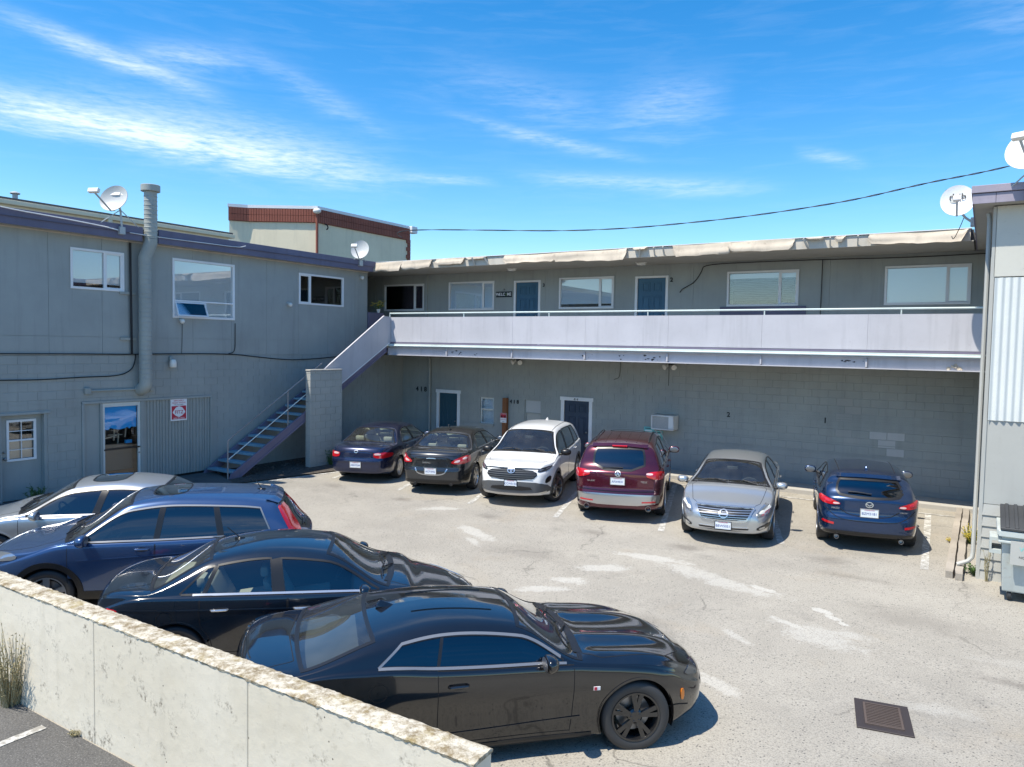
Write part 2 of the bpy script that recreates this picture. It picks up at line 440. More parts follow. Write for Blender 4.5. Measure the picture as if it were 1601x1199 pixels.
def chaikin(pts, n=1, closed=True):
    for _ in range(n):
        q = []; m = len(pts)
        for i in range(m if closed else m-1):
            a, b = pts[i], pts[(i+1) % m]
            q += [tuple(a[k]*.75+b[k]*.25 for k in range(len(a))), tuple(a[k]*.25+b[k]*.75 for k in range(len(a)))]
        if not closed: q = [tuple(pts[0])] + q + [tuple(pts[-1])]
        pts = q
    return pts
# wall frames: (u along the wall, w out of the wall, z)
FR_BACK = lambda u, w, z: (u, -w, z)
FR_LEFT = lambda u, w, z: (w, u, z)
def fr_off(fr, du=0, dw=0): return lambda u, w, z: fr(u+du, w+dw, z)
# ------------------------------------------------------------------ ground
def asphalt_material():
    m = principled('asphalt_lot', (.3, .29, .27), .95, spec=.2); q = NB(m)
    big = q.noise(.22, 6, .6); mid = q.noise(1.3, 6, .65); ag = q.noise(55, 3, .7); sp = q.vor(38.0, out='Color'); sp_d = q.vor(38.0)
    c = q.mix(q.ramp(big, [(.32, 0.), (.68, 1.)]), (.280, .260, .225), (.380, .352, .298))
    c = q.mix(q.m('MULTIPLY', q.ramp(mid, [(.45, 0.), (.75, 1.)]), .5), c, (.42, .39, .335))
    c = q.mix(q.m('MULTIPLY', q.ramp(q.noise(.6, 5, .6, .6), [(.56, 0.), (.70, 1.)]), .35), c, (.33, .275, .20))
    c = q.mix(q.ramp(ag, [(.36, .55), (.50, 0.)]), c, (.115, .11, .105))
    c = q.mix(q.ramp(ag, [(.60, 0.), (.74, .6)]), c, (.50, .48, .43))
    # dark stones
    st = q.n('ShaderNodeSeparateColor'); q.nt.links.new(sp, st.inputs[0])
    dark = q.m('MULTIPLY', q.m('GREATER_THAN', st.outputs[0], .93), q.m('LESS_THAN', sp_d, .38))
    c = q.mix(q.m('MULTIPLY', dark, .7), c, (.05, .05, .052))
    # oil and tyre stains where cars stand
    sep = q.n('ShaderNodeSeparateXYZ'); q.nt.links.new(q.coord(), sep.inputs[0]); X, Y, Z = sep.outputs
    wob = q.noise(2.0, 6, .7); wob2 = q.noise(7.0, 5, .75); wob3 = q.noise(26.0, 4, .75)
    oil = q.m('MULTIPLY', q.ramp(q.noise(1.1, 5, .7), [(.60, 0.), (.72, 1.)]), q.ramp(q.m('ABSOLUTE', q.m('ADD', Y, 5.0)), [(.0, .55), (1.0, .55)]))
    c = q.mix(q.m('MULTIPLY', oil, .6), c, (.14, .132, .12))
    # worn white and grey patches (x, y, radius x, radius y, turn, strength)
    patches = [(7.45, -7.35, .50, .16, .5, .75), (9.35, -8.65, .62, .16, -.5, .8), (9.62, -9.15, .35, .09, -.6, .7), (12.2, -10.75, .42, .13, .6, .75), (12.33, -10.2, .40, .17, .5, .8),
               (12.5, -9.3, .45, .2, .5, .8), (12.95, -8.25, .75, .16, .1, .8), (13.75, -8.5, .65, .13, -.2, .6), (14.4, -8.85, .95, .22, -.25, .7), (15.1, -8.85, .28, .08, -.3, .9), (16.1, -9.35, .14, .07, -.4, 1.0),
               (16.28, -9.55, .12, .06, -.6, 1.0), (16.45, -9.72, .08, .05, -.6, 1.0), (15.75, -10.1, .10, .045, 0, .9), (16.25, -10.35, .60, .33, -.15, .6), (16.6, -10.1, .28, .18, 0, .6), (15.85, -10.15, .35, .07, -.5, .8), (15.5, -12.5, .32, .10, -.5, .7),
               (17.75, -11.8, .42, .14, .2, .45), (16.65, -3.72, .30, .12, 0, .9), (15.3, -11.0, .35, .08, -.6, .6), (18.6, -9.9, .7, .2, .2, .35)]
    tot = None
    for (px, py, rx, ry, t, s) in patches:
        dx = q.m('SUBTRACT', X, px); dy = q.m('SUBTRACT', Y, py); c_, s_ = math.cos(t), math.sin(t)
        u = q.m('DIVIDE', q.m('ADD', q.m('MULTIPLY', dx, c_), q.m('MULTIPLY', dy, s_)), rx)
        v = q.m('DIVIDE', q.m('SUBTRACT', q.m('MULTIPLY', dy, c_), q.m('MULTIPLY', dx, s_)), ry)
        d = q.m('SQRT', q.m('ADD', q.m('MULTIPLY', u, u), q.m('MULTIPLY', v, v)))
        d = q.m('ADD', d, q.m('ADD', q.m('MULTIPLY', q.m('SUBTRACT', wob, .5), 2.6), q.m('ADD', q.m('MULTIPLY', q.m('SUBTRACT', wob2, .5), 1.9), q.m('MULTIPLY', q.m('SUBTRACT', wob3, .5), 1.6))))
        g = q.m('MULTIPLY', q.m('SUBTRACT', 1.18, d), 2.6 * s, clamp=True)
        g = q.m('MULTIPLY', g, s)
        tot = g if tot is None else q.m('MAXIMUM', tot, g)
    worn = q.m('MULTIPLY', tot, q.ramp(ag, [(.36, .45), (.52, 1.)]))
    c = q.mix(q.m('MULTIPLY', worn, .62), c, (.56, .545, .50))
    # drips where engines stand, a rusty smear
    dr = None
    for (px, py, rx, ry, s) in [(13.25, -7.25, .30, .22, .5), (15.75, -6.6, .35, .25, .4), (11.3, -7.3, .28, .2, .45), (8.75, -7.35, .3, .2, .5), (6.1, -7.1, .26, .2, .45), (3.6, -7.0, .3, .2, .4), (16.2, -7.4, .7, .12, .3), (13.9, -7.0, .6, .1, .25), (18.6, -10.6, .6, .12, .5), (14.0, -11.3, .5, .35, .3), (17.3, -9.0, .9, .5, .25), (11.0, -9.2, .9, .4, .25)]:
        u = q.m('DIVIDE', q.m('SUBTRACT', X, px), rx); v = q.m('DIVIDE', q.m('SUBTRACT', Y, py), ry)
        d = q.m('ADD', q.m('SQRT', q.m('ADD', q.m('MULTIPLY', u, u), q.m('MULTIPLY', v, v))), q.m('ADD', q.m('MULTIPLY', q.m('SUBTRACT', wob, .5), 2.4), q.m('MULTIPLY', q.m('SUBTRACT', wob2, .5), 1.6)))
        g = q.m('MULTIPLY', q.m('MULTIPLY', q.m('SUBTRACT', 1.3, d), .9, clamp=True), s)
        dr = g if dr is None else q.m('MAXIMUM', dr, g)
    c = q.mix(dr, c, (.12, .105, .09))
    # cracks
    wv = q.n('ShaderNodeVectorMath', operation='ADD'); nz = q.n('ShaderNodeTexNoise'); nz.inputs['Scale'].default_value = 1.6; nz.inputs['Detail'].default_value = 5
    q.nt.links.new(q.coord(), nz.inputs['Vector']); sc = q.n('ShaderNodeVectorMath', operation='SCALE'); sc.inputs['Scale'].default_value = .9
    q.nt.links.new(nz.outputs['Color'], sc.inputs[0]); q.nt.links.new(q.coord(), wv.inputs[0]); q.nt.links.new(sc.outputs[0], wv.inputs[1])
    cr = q.vor(.33, 'DISTANCE_TO_EDGE', vec=wv.outputs[0])
    crm = q.m('MULTIPLY', q.ramp(cr, [(.003, 1.), (.008, 0.)]), q.ramp(q.noise(.5, 3, .5), [(.52, 0.), (.64, .5)]))
    c = q.mix(crm, c, (.075, .07, .062))
    q.base(c)
    h = q.m('SUBTRACT', q.m('ADD', ag, q.m('MULTIPLY', mid, .5)), q.m('MULTIPLY', crm, .8))
    q.bump(h, .55, .012)
    m = principled('asphalt_dark', (.10, .10, .10), .95, spec=.2); q = NB(m)
    ag = q.noise(60, 3, .7); big = q.noise(.7, 5, .6)
    c = q.mix(q.ramp(big, [(.3, 0.), (.7, 1.)]), (.085, .083, .080), (.145, .140, .132))
    c = q.mix(q.ramp(ag, [(.58, 0.), (.72, .7)]), c, (.33, .32, .30)); c = q.mix(q.ramp(ag, [(.34, .6), (.48, 0.)]), c, (.04, .04, .04))
    q.base(c); q.bump(ag, .6, .012)
    m = principled('road_paint', (.6, .59, .56), .9, spec=.2); q = NB(m)
    a = q.noise(11, 7, .75); ag = q.noise(55, 3, .7)
    f = q.m('ADD', q.ramp(a, [(.40, 0.), (.58, .95)]), q.ramp(ag, [(.30, .6), (.48, 0.)]), clamp=True)
    q.base(q.mix(f, (.60, .59, .56), (.27, .255, .225))); q.bump(ag, .5, .01)
    m = principled('gravel_dirt', (.09, .08, .07), 1.0, spec=.1); q = NB(m)
    q.base(q.mix(q.ramp(q.noise(40, 4, .7), [(.4, 0.), (.65, 1.)]), (.045, .04, .036), (.16, .14, .12))); q.bump(q.noise(40, 4, .7), .8, .02)
asphalt_material()

def ground_sheet():
    """one sheet from the building corner out to the horizon; the lot falls gently to the drain"""
    xs = sorted(set([-900, -300, -100, -40, -15, -6, -3, -1, 0, .5] + [float(i) for i in range(1, 31)] + [34, 40, 55, 90, 200, 500, 900]))
    ys = sorted(set([-900, -400, -150, -70, -45, -35, -30, -27, -25] + [-float(i) for i in range(1, 25)] + [-.5, 0, 2, 6, 15, 40, 100, 300, 900]))
    mb = MB()
    for y in ys:
        for x in xs: mb.v.append((x, y, ground_z(x, y)))
    nx = len(xs)
    for j in range(len(ys)-1):
        for i in range(nx-1): mb.f.append((j*nx+i, j*nx+i+1, (j+1)*nx+i+1, (j+1)*nx+i))
    lot = MB(); lot.v = mb.v; far = MB(); far.v = list(mb.v)
    for f in mb.f:
        cx = sum(mb.v[i][0] for i in f)/4; cy = sum(mb.v[i][1] for i in f)/4
        (lot if -1.5 < cx < 27 and -25 < cy < 1 else far).f.append(f)
    g = lot.build('parking_lot', 'asphalt_lot', kind='structure', recalc=True)
    fg = far.build('ground', 'asphalt_dark', kind='structure', recalc=True); fg['label'] = 'dark ground around the parking lot out to the horizon'
    g['label'] = 'sun-bleached patched asphalt of the parking lot'
    return g
LOT = ground_sheet()

def ground_strip(pts, width, name, mat, parent, lift=.005, n=14):
    """painted strip laid on the ground between two points"""
    (x0, y0), (x1, y1) = pts; d = Vector((x1-x0, y1-y0)).normalized(); p = Vector((-d.y, d.x))*width/2
    mb = MB()
    for i in range(n+1):
        t = i/n; x, y = x0+(x1-x0)*t, y0+(y1-y0)*t
        for s in (-1, 1):
            jx = random.uniform(-.006, .006)
            a, b = x+p.x*s+jx, y+p.y*s+jx
            mb.v.append((a, b, ground_z(a, b)+lift))
    for i in range(n): mb.f.append((2*i, 2*i+1, 2*i+3, 2*i+2))
    return mb.build(name, mat, parent, recalc=False)
for a, b in [((17.24, -6.25), (17.03, -1.66)), ((14.77, -6.0), (13.42, -1.66)), ((12.45, -6.42), (11.02, -1.66)), ((10.06, -6.61), (8.55, -1.66)),
             ((7.72, -6.61), (6.15, -1.66)), ((5.3, -6.4), (3.8, -1.66)), ((2.9, -6.3), (1.6, -2.4))]:
    ground_strip((a, b), .125, 'parking_stripe', 'road_paint', LOT)
ground_strip(((3.2, -1.58), (17.55, -1.58)), .085, 'parking_stripe', 'road_paint', LOT, .009, 40)
ground_strip(((1.55, -10.4), (2.45, -4.9)), .08, 'parking_stripe', 'road_paint', LOT)
# dark apron and dirt beside the stairs
mb = MB()
def sheet(mb, poly, lift, n=1):
    mb.poly([(x, y, ground_z(x, y)+lift) for x, y in poly])
ap = MB(); sheet(ap, [(0, -16), (1.0, -16), (1.45, -10.4), (2.35, -4.9), (2.0, -2.2), (0, -2.2)], .030)
ap.build('dirt_apron', 'gravel_dirt', None, kind='structure', recalc=False)['label'] = 'dark gravelly strip along the foot of the left wall'
ca = MB(); sheet(ca, [(0, -16), (1.0, -16), (1.40, -10.4), (1.62, -8.6), (0, -8.0)], .036)
ca.build('concrete_apron', 'asphalt_dark', None, kind='structure', recalc=False)['label'] = 'smooth dark pavement before the storefront door'
# loose bits of gravel and litter by the stairs
gr = MB()
for i in range(300):
    x = random.uniform(.05, 1.7); y = random.uniform(-8.2, -3.2); r = random.uniform(.006, .026)
    z = ground_z(x, y)+.03
    gr.hexa([(x+a*r*random.uniform(.6, 1.2), y+b*r*random.uniform(.6, 1.2), z+c*r*random.uniform(.5, 1)) for a in (-1, 1) for b in (-1, 1) for c in (0, 1)])
gr.build('loose_gravel', 'dark_stone', None, kind='stuff')['label'] = 'loose stones and litter under the outdoor stairs'
# raised concrete walk along the back wall
walk = MB(); walk.box(0, 18.02, -.98, -.002, -.12, .095)
walk.build('sidewalk', 'concrete_strip', None, bevel=.015, kind='structure')['label'] = 'narrow concrete walk along the block wall'
# street side of the low wall
og = MB(); og.box(-40, 15.25, -40, -17.24, -.40, -.247)
og.build('street_ground', 'asphalt_dark', None, kind='structure')['label'] = 'dark asphalt on the street side of the low wall'
ol = MB(); ol.box(-.05, .05, -2.6, 0, 0, .004)
o = ol.build('parking_stripe', 'road_paint', None); o.location = (10.14, -17.34, -.243); o['kind'] = 'structure'
o['label'] = 'worn painted line on the street side pavement'

# ------------------------------------------------------------------ wall builders
def cells(u0, u1, z0, z1, holes):
    us = sorted(set([u0, u1] + [h for q in holes for h in (q[0], q[1]) if u0 < h < u1]))
    zs = sorted(set([z0, z1] + [h for q in holes for h in (q[2], q[3]) if z0 < h < z1]))
    out = []
    for j in range(len(zs)-1):
        row = None
        for i in range(len(us)-1):
            cu, cz = (us[i]+us[i+1])/2, (zs[j]+zs[j+1])/2
            if any(a < cu < b and c < cz < d for a, b, c, d in holes): row = None; continue
            if row is not None: row[1] = us[i+1]
            else: row = [us[i], us[i+1], zs[j], zs[j+1]]; out.append(row)
    return out
def slab(parent, fr, u0, u1, z0, z1, holes, w0, w1, name, mat, **k):
    mb = MB()
    if name == 'siding_panel':
        cs = cells(u0, u1, z0, z1, holes); groups = []
        for q in cs:                           # pieces that do not touch are panels of their own
            hit = [g for g in groups if any(q[0] < p[1] and q[1] > p[0] and (abs(q[2]-p[3]) < 1e-6 or abs(q[3]-p[2]) < 1e-6) for p in g)]
            new = [q]+[p for g in hit for p in g]; groups = [g for g in groups if g not in hit]+[new]
        for g in groups:
            m = MB()
            for a, b, c, d in g: m.box(a, b, w0, w1, c, d, fr)
            m.build(name, mat, parent, **k)
        return None
    for a, b, c, d in cells(u0, u1, z0, z1, holes): mb.box(a, b, w0, w1, c, d, fr)
    return mb.build(name, mat, parent, **k) if mb.v else None
BL, BH = .4064, .2032
CAMV = Vector(cam.location)
def block_wall(parent, fr, u0, u1, z0, ncourse, holes, phase=0.0, mat='wall_paint', limit=300, special=None, depth=.012):
    """painted concrete blocks with raked joints: each block its own piece, the far rest joined"""
    z1 = z0+ncourse*BH
    core = slab(parent, fr, u0, u1, z0, z1, holes, -.2, -depth*.55, 'wall', mat)
    off = world_off(parent)
    j = .0062
    full = MB().box(-BL/2+j, BL/2-j, -.03, 0, -BH/2+j, BH/2-j, lambda u, w, z: Vector(fr(u, w, z))-Vector(fr(0, 0, 0)))
    fm = full.mesh('block', (0, 0, 0), bevel=.004)
    fm.materials.append(MATS[mat])
    todo = []
    for c in range(ncourse):
        zb = z0+c*BH; o = phase+(BL/2 if c % 2 else 0); k = math.floor((u0-o)/BL)
        while o+k*BL < u1:
            a, b = max(u0, o+k*BL), min(u1, o+(k+1)*BL); k += 1
            if b-a < .03: continue
            cc = cells(a, b, zb, zb+BH, holes)
            if not cc: continue
            isfull = len(cc) == 1 and abs((cc[0][1]-cc[0][0])-BL) < 1e-4 and abs(cc[0][3]-cc[0][2]-BH) < 1e-4
            ctr = Vector(fr((a+b)/2, 0, zb+BH/2))
            todo.append(((ctr-CAMV).length, isfull, cc, ctr))
    todo.sort(key=lambda t: t[0])
    rest = MB()
    for n, (d, isfull, cc, ctr) in enumerate(todo):
        m2 = special(ctr) if special else None
        if n < limit:
            if isfull:
                me = fm
                if m2:
                    me = fm.copy(); me.materials.clear(); me.materials.append(MATS[m2])
                ob = bpy.data.objects.new('block', me); COL.objects.link(ob); ob.parent = core; ob.location = ctr-off
                q_ = random.uniform(-.0018, .0018); nrm = Vector(fr(0, 1, 0))-Vector(fr(0, 0, 0)); ob.location = ob.location+nrm*q_
            else:
                mb = MB()
                for a, b, c, e in cc:
                    if b-a > .02 and e-c > .02: mb.box(a+j, b-j, -.03, 0, c+j, e-j, fr)
                if mb.v: mb.build('block', m2 or mat, core, off=off)
        else:
            for a, b, c, e in cc:
                if b-a > .02 and e-c > .02: rest.box(a+j, b-j, -.03, random.uniform(-.001, .001), c+j, e-j, fr)
    if rest.v: rest.build('block_courses', mat, core, off=off, kind='stuff')
    return core
def frame_bars(mb, fr, u0, u1, z0, z1, t, w0, w1):
    mb.box(u0, u1, w0, w1, z0, z0+t, fr); mb.box(u0, u1, w0, w1, z1-t, z1, fr)
    mb.box(u0, u0+t, w0, w1, z0+t, z1-t, fr); mb.box(u1-t, u1, w0, w1, z0+t, z1-t, fr)
    return mb
def blinds(mb, fr, u0, u1, z0, z1, w, pitch=.028, tilt=.004):
    n = int((z1-z0)/pitch)
    for i in range(n):
        z = z1-(i+.5)*pitch; dz = random.uniform(-.0015, .0015)
        mb.hexa([fr(u, w+s*tilt, z+dz+s*(-.0148)+t*.0008) for u in (u0, u1) for s in (-1, 1) for t in (-1, 1)])
    return mb
def slider(parent, fr, u0, u1, z0, z1, split, style='blind', frame_mat='white_trim', lift=0.0, off=None):
    """aluminium sliding window set in an opening: frame, sash, panes and what hangs behind"""
    win = frame_bars(MB(), fr, u0-.035, u1+.035, z0-.035, z1+.035, .055, -.05, .022).build('window', frame_mat, parent, bevel=.003)
    sash = MB(); sash.box(split-.022, split+.022, -.04, .008, z0+.02, z1-.02, fr)
    frame_bars(sash, fr, split+.022 if u1-split < split-u0 else u0+.02, u1-.02 if u1-split < split-u0 else split-.022, z0+.02, z1-.02, .028, -.035, .004)
    sash.build('sash', frame_mat, win, off=world_off(parent))
    MB().box(u0+.015, split-.012, -.034, -.029, z0+.015, z1-.015, fr).build('pane', 'glass_window', win, off=world_off(parent))
    MB().box(split+.012, u1-.015, -.026, -.021, z0+.015, z1-.015, fr).build('pane', 'glass_window', win, off=world_off(parent))
    o = world_off(parent)
    if style == 'blind':
        blinds(MB(), fr, u0+.02, u1-.02, z0+lift, z1-.01, -.048).build('blind', 'blind', win, off=o)
    elif style == 'dark':
        blinds(MB(), fr, u0+.02, u1-.02, z0+.10, z1-.16, -.14, .05, .014).build('blind', 'cloth_black', win, off=o)
        MB().box(u0, u1, -.16, -.12, z1-.16, z1-.02, fr).build('blind_headrail', 'blind', win, off=o)
    elif style == 'curtain':
        mb = MB(); n = 60; pts = [(u0+(u1-u0)*i/n, -.10+.02*math.sin(i*1.9)+.008*math.sin(i*.7)) for i in range(n+1)]
        for (a, wa), (b, wb) in zip(pts[:-1], pts[1:]): mb.quad(fr(a, wa, z0), fr(b, wb, z0), fr(b, wb, z1), fr(a, wa, z1))
        auto_smooth(mb.build('curtain', 'curtain', win, off=o), 80)
    MB().box(u0-.04, u1+.04, -.7, -.66, z0-.1, z1+.1, fr).build('room_back', 'dark_void', win, off=o)
    return win
def panel_door(parent, fr, u0, u1, z0, z1, mat, trim='white_trim', tw=.1, head=True, knob_right=True, panels=True, rec=.03):
    o = world_off(parent)
    d = MB().box(u0, u1, -.05-rec, -rec, z0, z1, fr).build('door', mat, parent, bevel=.003)
    if panels:
        W = u1-u0; H = z1-z0
        for (a, b) in ((.16, .44), (.56, .84)):
            for (c, e) in ((.08, .36), (.43, .74), (.81, .94)):
                p = MB()
                A, B, C, E = u0+W*a, u0+W*b, z0+H*c, z0+H*e
                # moulded panel: a sunk border and a raised field
                frame_bars(p, fr, A, B, C, E, .026, -rec, -rec+.018)
                p.box(A+.045, B-.045, -rec, -rec+.012, C+.045, E-.045, fr)
                p.build('door_panel', mat, d, bevel=.003, off=o)
    kx = u1-.07 if knob_right else u0+.07
    kb = MB(); kb.sphere(fr(kx, -rec+.055, z0+.95), .03, 12, 8); kb.tube([fr(kx, -rec, z0+.95), fr(kx, -rec+.05, z0+.95)], .013, 8)
    auto_smooth(kb.build('door_knob', 'steel', d, off=o))
    t = MB(); t.box(u0-tw, u0-.004, -.02, .022, z0, z1+.004, fr); t.box(u1+.004, u1+tw, -.02, .022, z0, z1+.004, fr)
    if head: t.box(u0-tw-.03, u1+tw+.03, -.02, .03, z1+.006, z1+tw, fr)
    else: t.box(u0-tw, u1+tw, -.02, .022, z1+.006, z1+tw*.8, fr)
    t.build('door_frame', trim, d, bevel=.003, off=o)
    return d
def ribbed(mb, fr, u0, u1, z0, z1, period, amp, w=0.0, prof='wave', jit=0.0):
    us = []; u = u0
    if prof == 'wave':
        n = int((u1-u0)/period*8)
        us = [(u0+(u1-u0)*i/n, w+amp*math.cos(2*math.pi*(u0+(u1-u0)*i/n)/period)) for i in range(n+1)]
    else:
        while u < u1:
            p = period*(1+random.uniform(-jit, jit))
            for a, h in ((0, 0), (.55, 0), (.62, -amp), (.93, -amp)):
                if u+a*p <= u1: us.append((u+a*p, w+h))
            u += p
        us.append((u1, w))
    for (a, wa), (b, wb) in zip(us[:-1], us[1:]): mb.quad(fr(a, wa, z0), fr(b, wb, z0), fr(b, wb, z1), fr(a, wa, z1))
    return mb

# ------------------------------------------------------------------ left building
LB = thing('storefront_building', 'long grey two-storey building on the left with blue-violet fascia and storefront door', 'building', (0, -10, 0))
lo = world_off(LB)
low_holes = [(-13.30, -12.33, -.2, 1.97), (-11.56, -8.03, -.2, 2.15)]
block_wall(LB, FR_LEFT, -18.3, 0.0, -.0016, 16, low_holes, phase=-.13)
ZB = 16*BH
up_holes = [(-11.74, -10.53, 4.84, 5.72), (-9.165, -7.32, 4.26, 5.745), (-4.915, -3.075, 4.85, 5.74)]
MB().box(-18.3, -1.9, -.22, -.03, ZB, 6.07, FR_LEFT)
slab(LB, FR_LEFT, -18.3, -1.9, ZB, 6.30, up_holes, -.2, -.02, 'wall', 'panel_paint')
js = [-18.3, -17.14, -15.92, -14.70, -13.48, -12.26, -11.04, -9.82, -8.60, -7.38, -6.16, -4.94, -3.72, -2.5, -1.9]
for a, b in zip(js[:-1], js[1:]):
    slab(LB, FR_LEFT, a+.003, b-.003, 3.693, 6.06, up_holes, -.02, random.uniform(-.0008, .0008), 'siding_panel', 'panel_paint')
    slab(LB, FR_LEFT, a+.003, b-.003, ZB+.004, 3.687, [], -.02, random.uniform(-.0008, .0008), 'siding_panel', 'panel_paint')
# end of the upper storey and far walls, floor over the passage
MB().box(-9, -.2, -2.1, -1.9, 3.65, 6.3).build('wall', 'panel_paint', LB)
MB().box(-9, -.2, -18.3, -18.1, -.3, 6.3).build('wall', 'panel_paint', LB)
MB().box(-9.2, -9, -18.3, -1.9, -.3, 6.3).build('wall', 'panel_paint', LB)
MB().box(-9, -.201, -18.1, 0, ZB-.05, ZB+.1).build('floor_slab', 'soffit', LB)
roof = MB().box(-9.3, .10, -18.6, -1.80, 6.20, 6.385).box(.10, .30, -18.6, -10.20, 6.20, 6.385).box(.10, .30, -9.78, -1.80, 6.20, 6.385).build('roof', 'roofing', LB)
for ya, yb in ((-18.6, -10.20), (-9.78, -1.80)):          # the fascia is notched for the duct
    MB().box(.301, .345, ya, yb, 6.232, 6.40).build('fascia', 'fascia_purple', roof, off=lo, bevel=.004)
    MB().box(.285, .318, ya, yb, 6.055, 6.228).build('fascia', 'fascia_purple', roof, off=lo, bevel=.004)
    MB().box(.346, .352, ya, yb, 6.225, 6.237).build('fascia_trim', 'fascia_purple', roof, off=lo)
    MB().box(-.02, .284, ya, yb, 6.065, 6.085).build('soffit', 'soffit', roof, off=lo)
MB().box(.002, .03, -18.3, -1.9, 6.03, 6.062).build('trim_strip', 'cream_board', LB)
slider(LB, FR_LEFT, -11.74, -10.53, 4.84, 5.72, -10.97, 'blind', lift=.09)
slider(LB, FR_LEFT, -4.915, -3.075, 4.85, 5.74, -4.47, 'none')
# picture window with vents below
def picture_window():
    fr = FR_LEFT; u0, u1, z0, z1 = -9.165, -7.32, 4.26, 5.745; zm = 4.68; us = -8.21
    w = frame_bars(MB(), fr, u0-.035, u1+.035, z0-.035, z1+.035, .06, -.05, .022); w.box(u0, u1, -.045, .015, zm-.02, zm+.02, fr); w.box(us-.02, us+.02, -.045, .012, z0, zm-.02, fr)
    win = w.build('window', 'white_trim', LB, bevel=.003)
    MB().box(u0+.02, u1-.02, -.034, -.029, zm+.02, z1-.02, fr).build('pane', 'glass_window', win, off=lo)
    MB().box(us+.02, u1-.02, -.034, -.029, z0+.02, zm-.02, fr).build('pane', 'glass_window', win, off=lo)
    # vent sash tilted out at the bottom
    tf = lambda u, w_, z: fr(u, w_+(zm-.03-z)*.38, z)
    vs = frame_bars(MB(), tf, u0+.025, us-.025, z0+.02, zm-.025, .035, 0, .03).build('vent_sash', 'white_trim', win, off=lo)
    MB().box(u0+.05, us-.05, .012, .016, z0+.05, zm-.05, tf).build('pane', 'glass_window', win, off=lo)
    blinds(MB(), fr, u0+.02, u1-.02, z0+.01, z1-.01, -.048).build('blind', 'blind', win, off=lo)
    MB().box(u0-.04, u1+.04, -.7, -.66, z0-.1, z1+.1, fr).build('room_back', 'dark_void', win, off=lo)
picture_window()
def half_glass_door():
    fr = fr_off(FR_LEFT, 0, -.12)
    u0, u1, z0, z1 = -13.27, -12.40, .03, 1.93
    gh = [(-13.08, -12.56, .95, 1.78)]
    dm = MB()
    for a, b, c, d in cells(u0, u1, z0, z1, gh): dm.box(a, b, -.05, 0, c, d, fr)
    dr = dm.build('door', 'panel_paint', LB)
    a, b, c, d = gh[0]
    f = frame_bars(MB(), fr, a-.045, b+.045, c-.045, d+.045, .05, -.01, .025); f.box(a, b, -.005, .02, (c+d)/2-.02, (c+d)/2+.02, fr)
    f.build('window_frame', 'white_trim', dr, off=lo, bevel=.003)
    g = MB(); um = (a+b)/2
    g.box(um-.008, um+.008, 0, .012, c, d, fr)
    for z in ((c+(c+d)/2)/2, (d+(c+d)/2)/2): g.box(a, b, 0, .011, z-.008, z+.008, fr)
    g.build('muntin', 'white_trim', dr, off=lo)
    MB().box(a, b, -.03, -.025, c, d, fr).build('pane', 'glass_window', dr, off=lo)
    mb = MB().box(a, b, -.10, -.09, c, (c+d)/2, fr); mb.build('curtain', 'cloth_tan', dr, off=lo)
    MB().box(a-.1, b+.1, -.5, -.48, c-.1, d+.1, fr).build('room_back', 'dark_void', dr, off=lo)
    kb = MB(); kb.sphere(fr(u0+.09, .05, .98), .032, 12, 8); kb.sphere(fr(u0+.09, .02, 1.12), .025, 10, 6)
    auto_smooth(kb.build('door_knob', 'steel', dr, off=lo))
    t = MB(); t.box(-13.30, -13.272, -.22, .01, -.1, 1.97, FR_LEFT); t.box(-12.398, -12.335, -.22, .01, -.1, 1.97, FR_LEFT); t.box(-13.45, -12.27, -.18, .035, 1.935, 1.99, FR_LEFT)
    t.build('door_frame', 'panel_paint', dr, off=lo, bevel=.004)
half_glass_door()
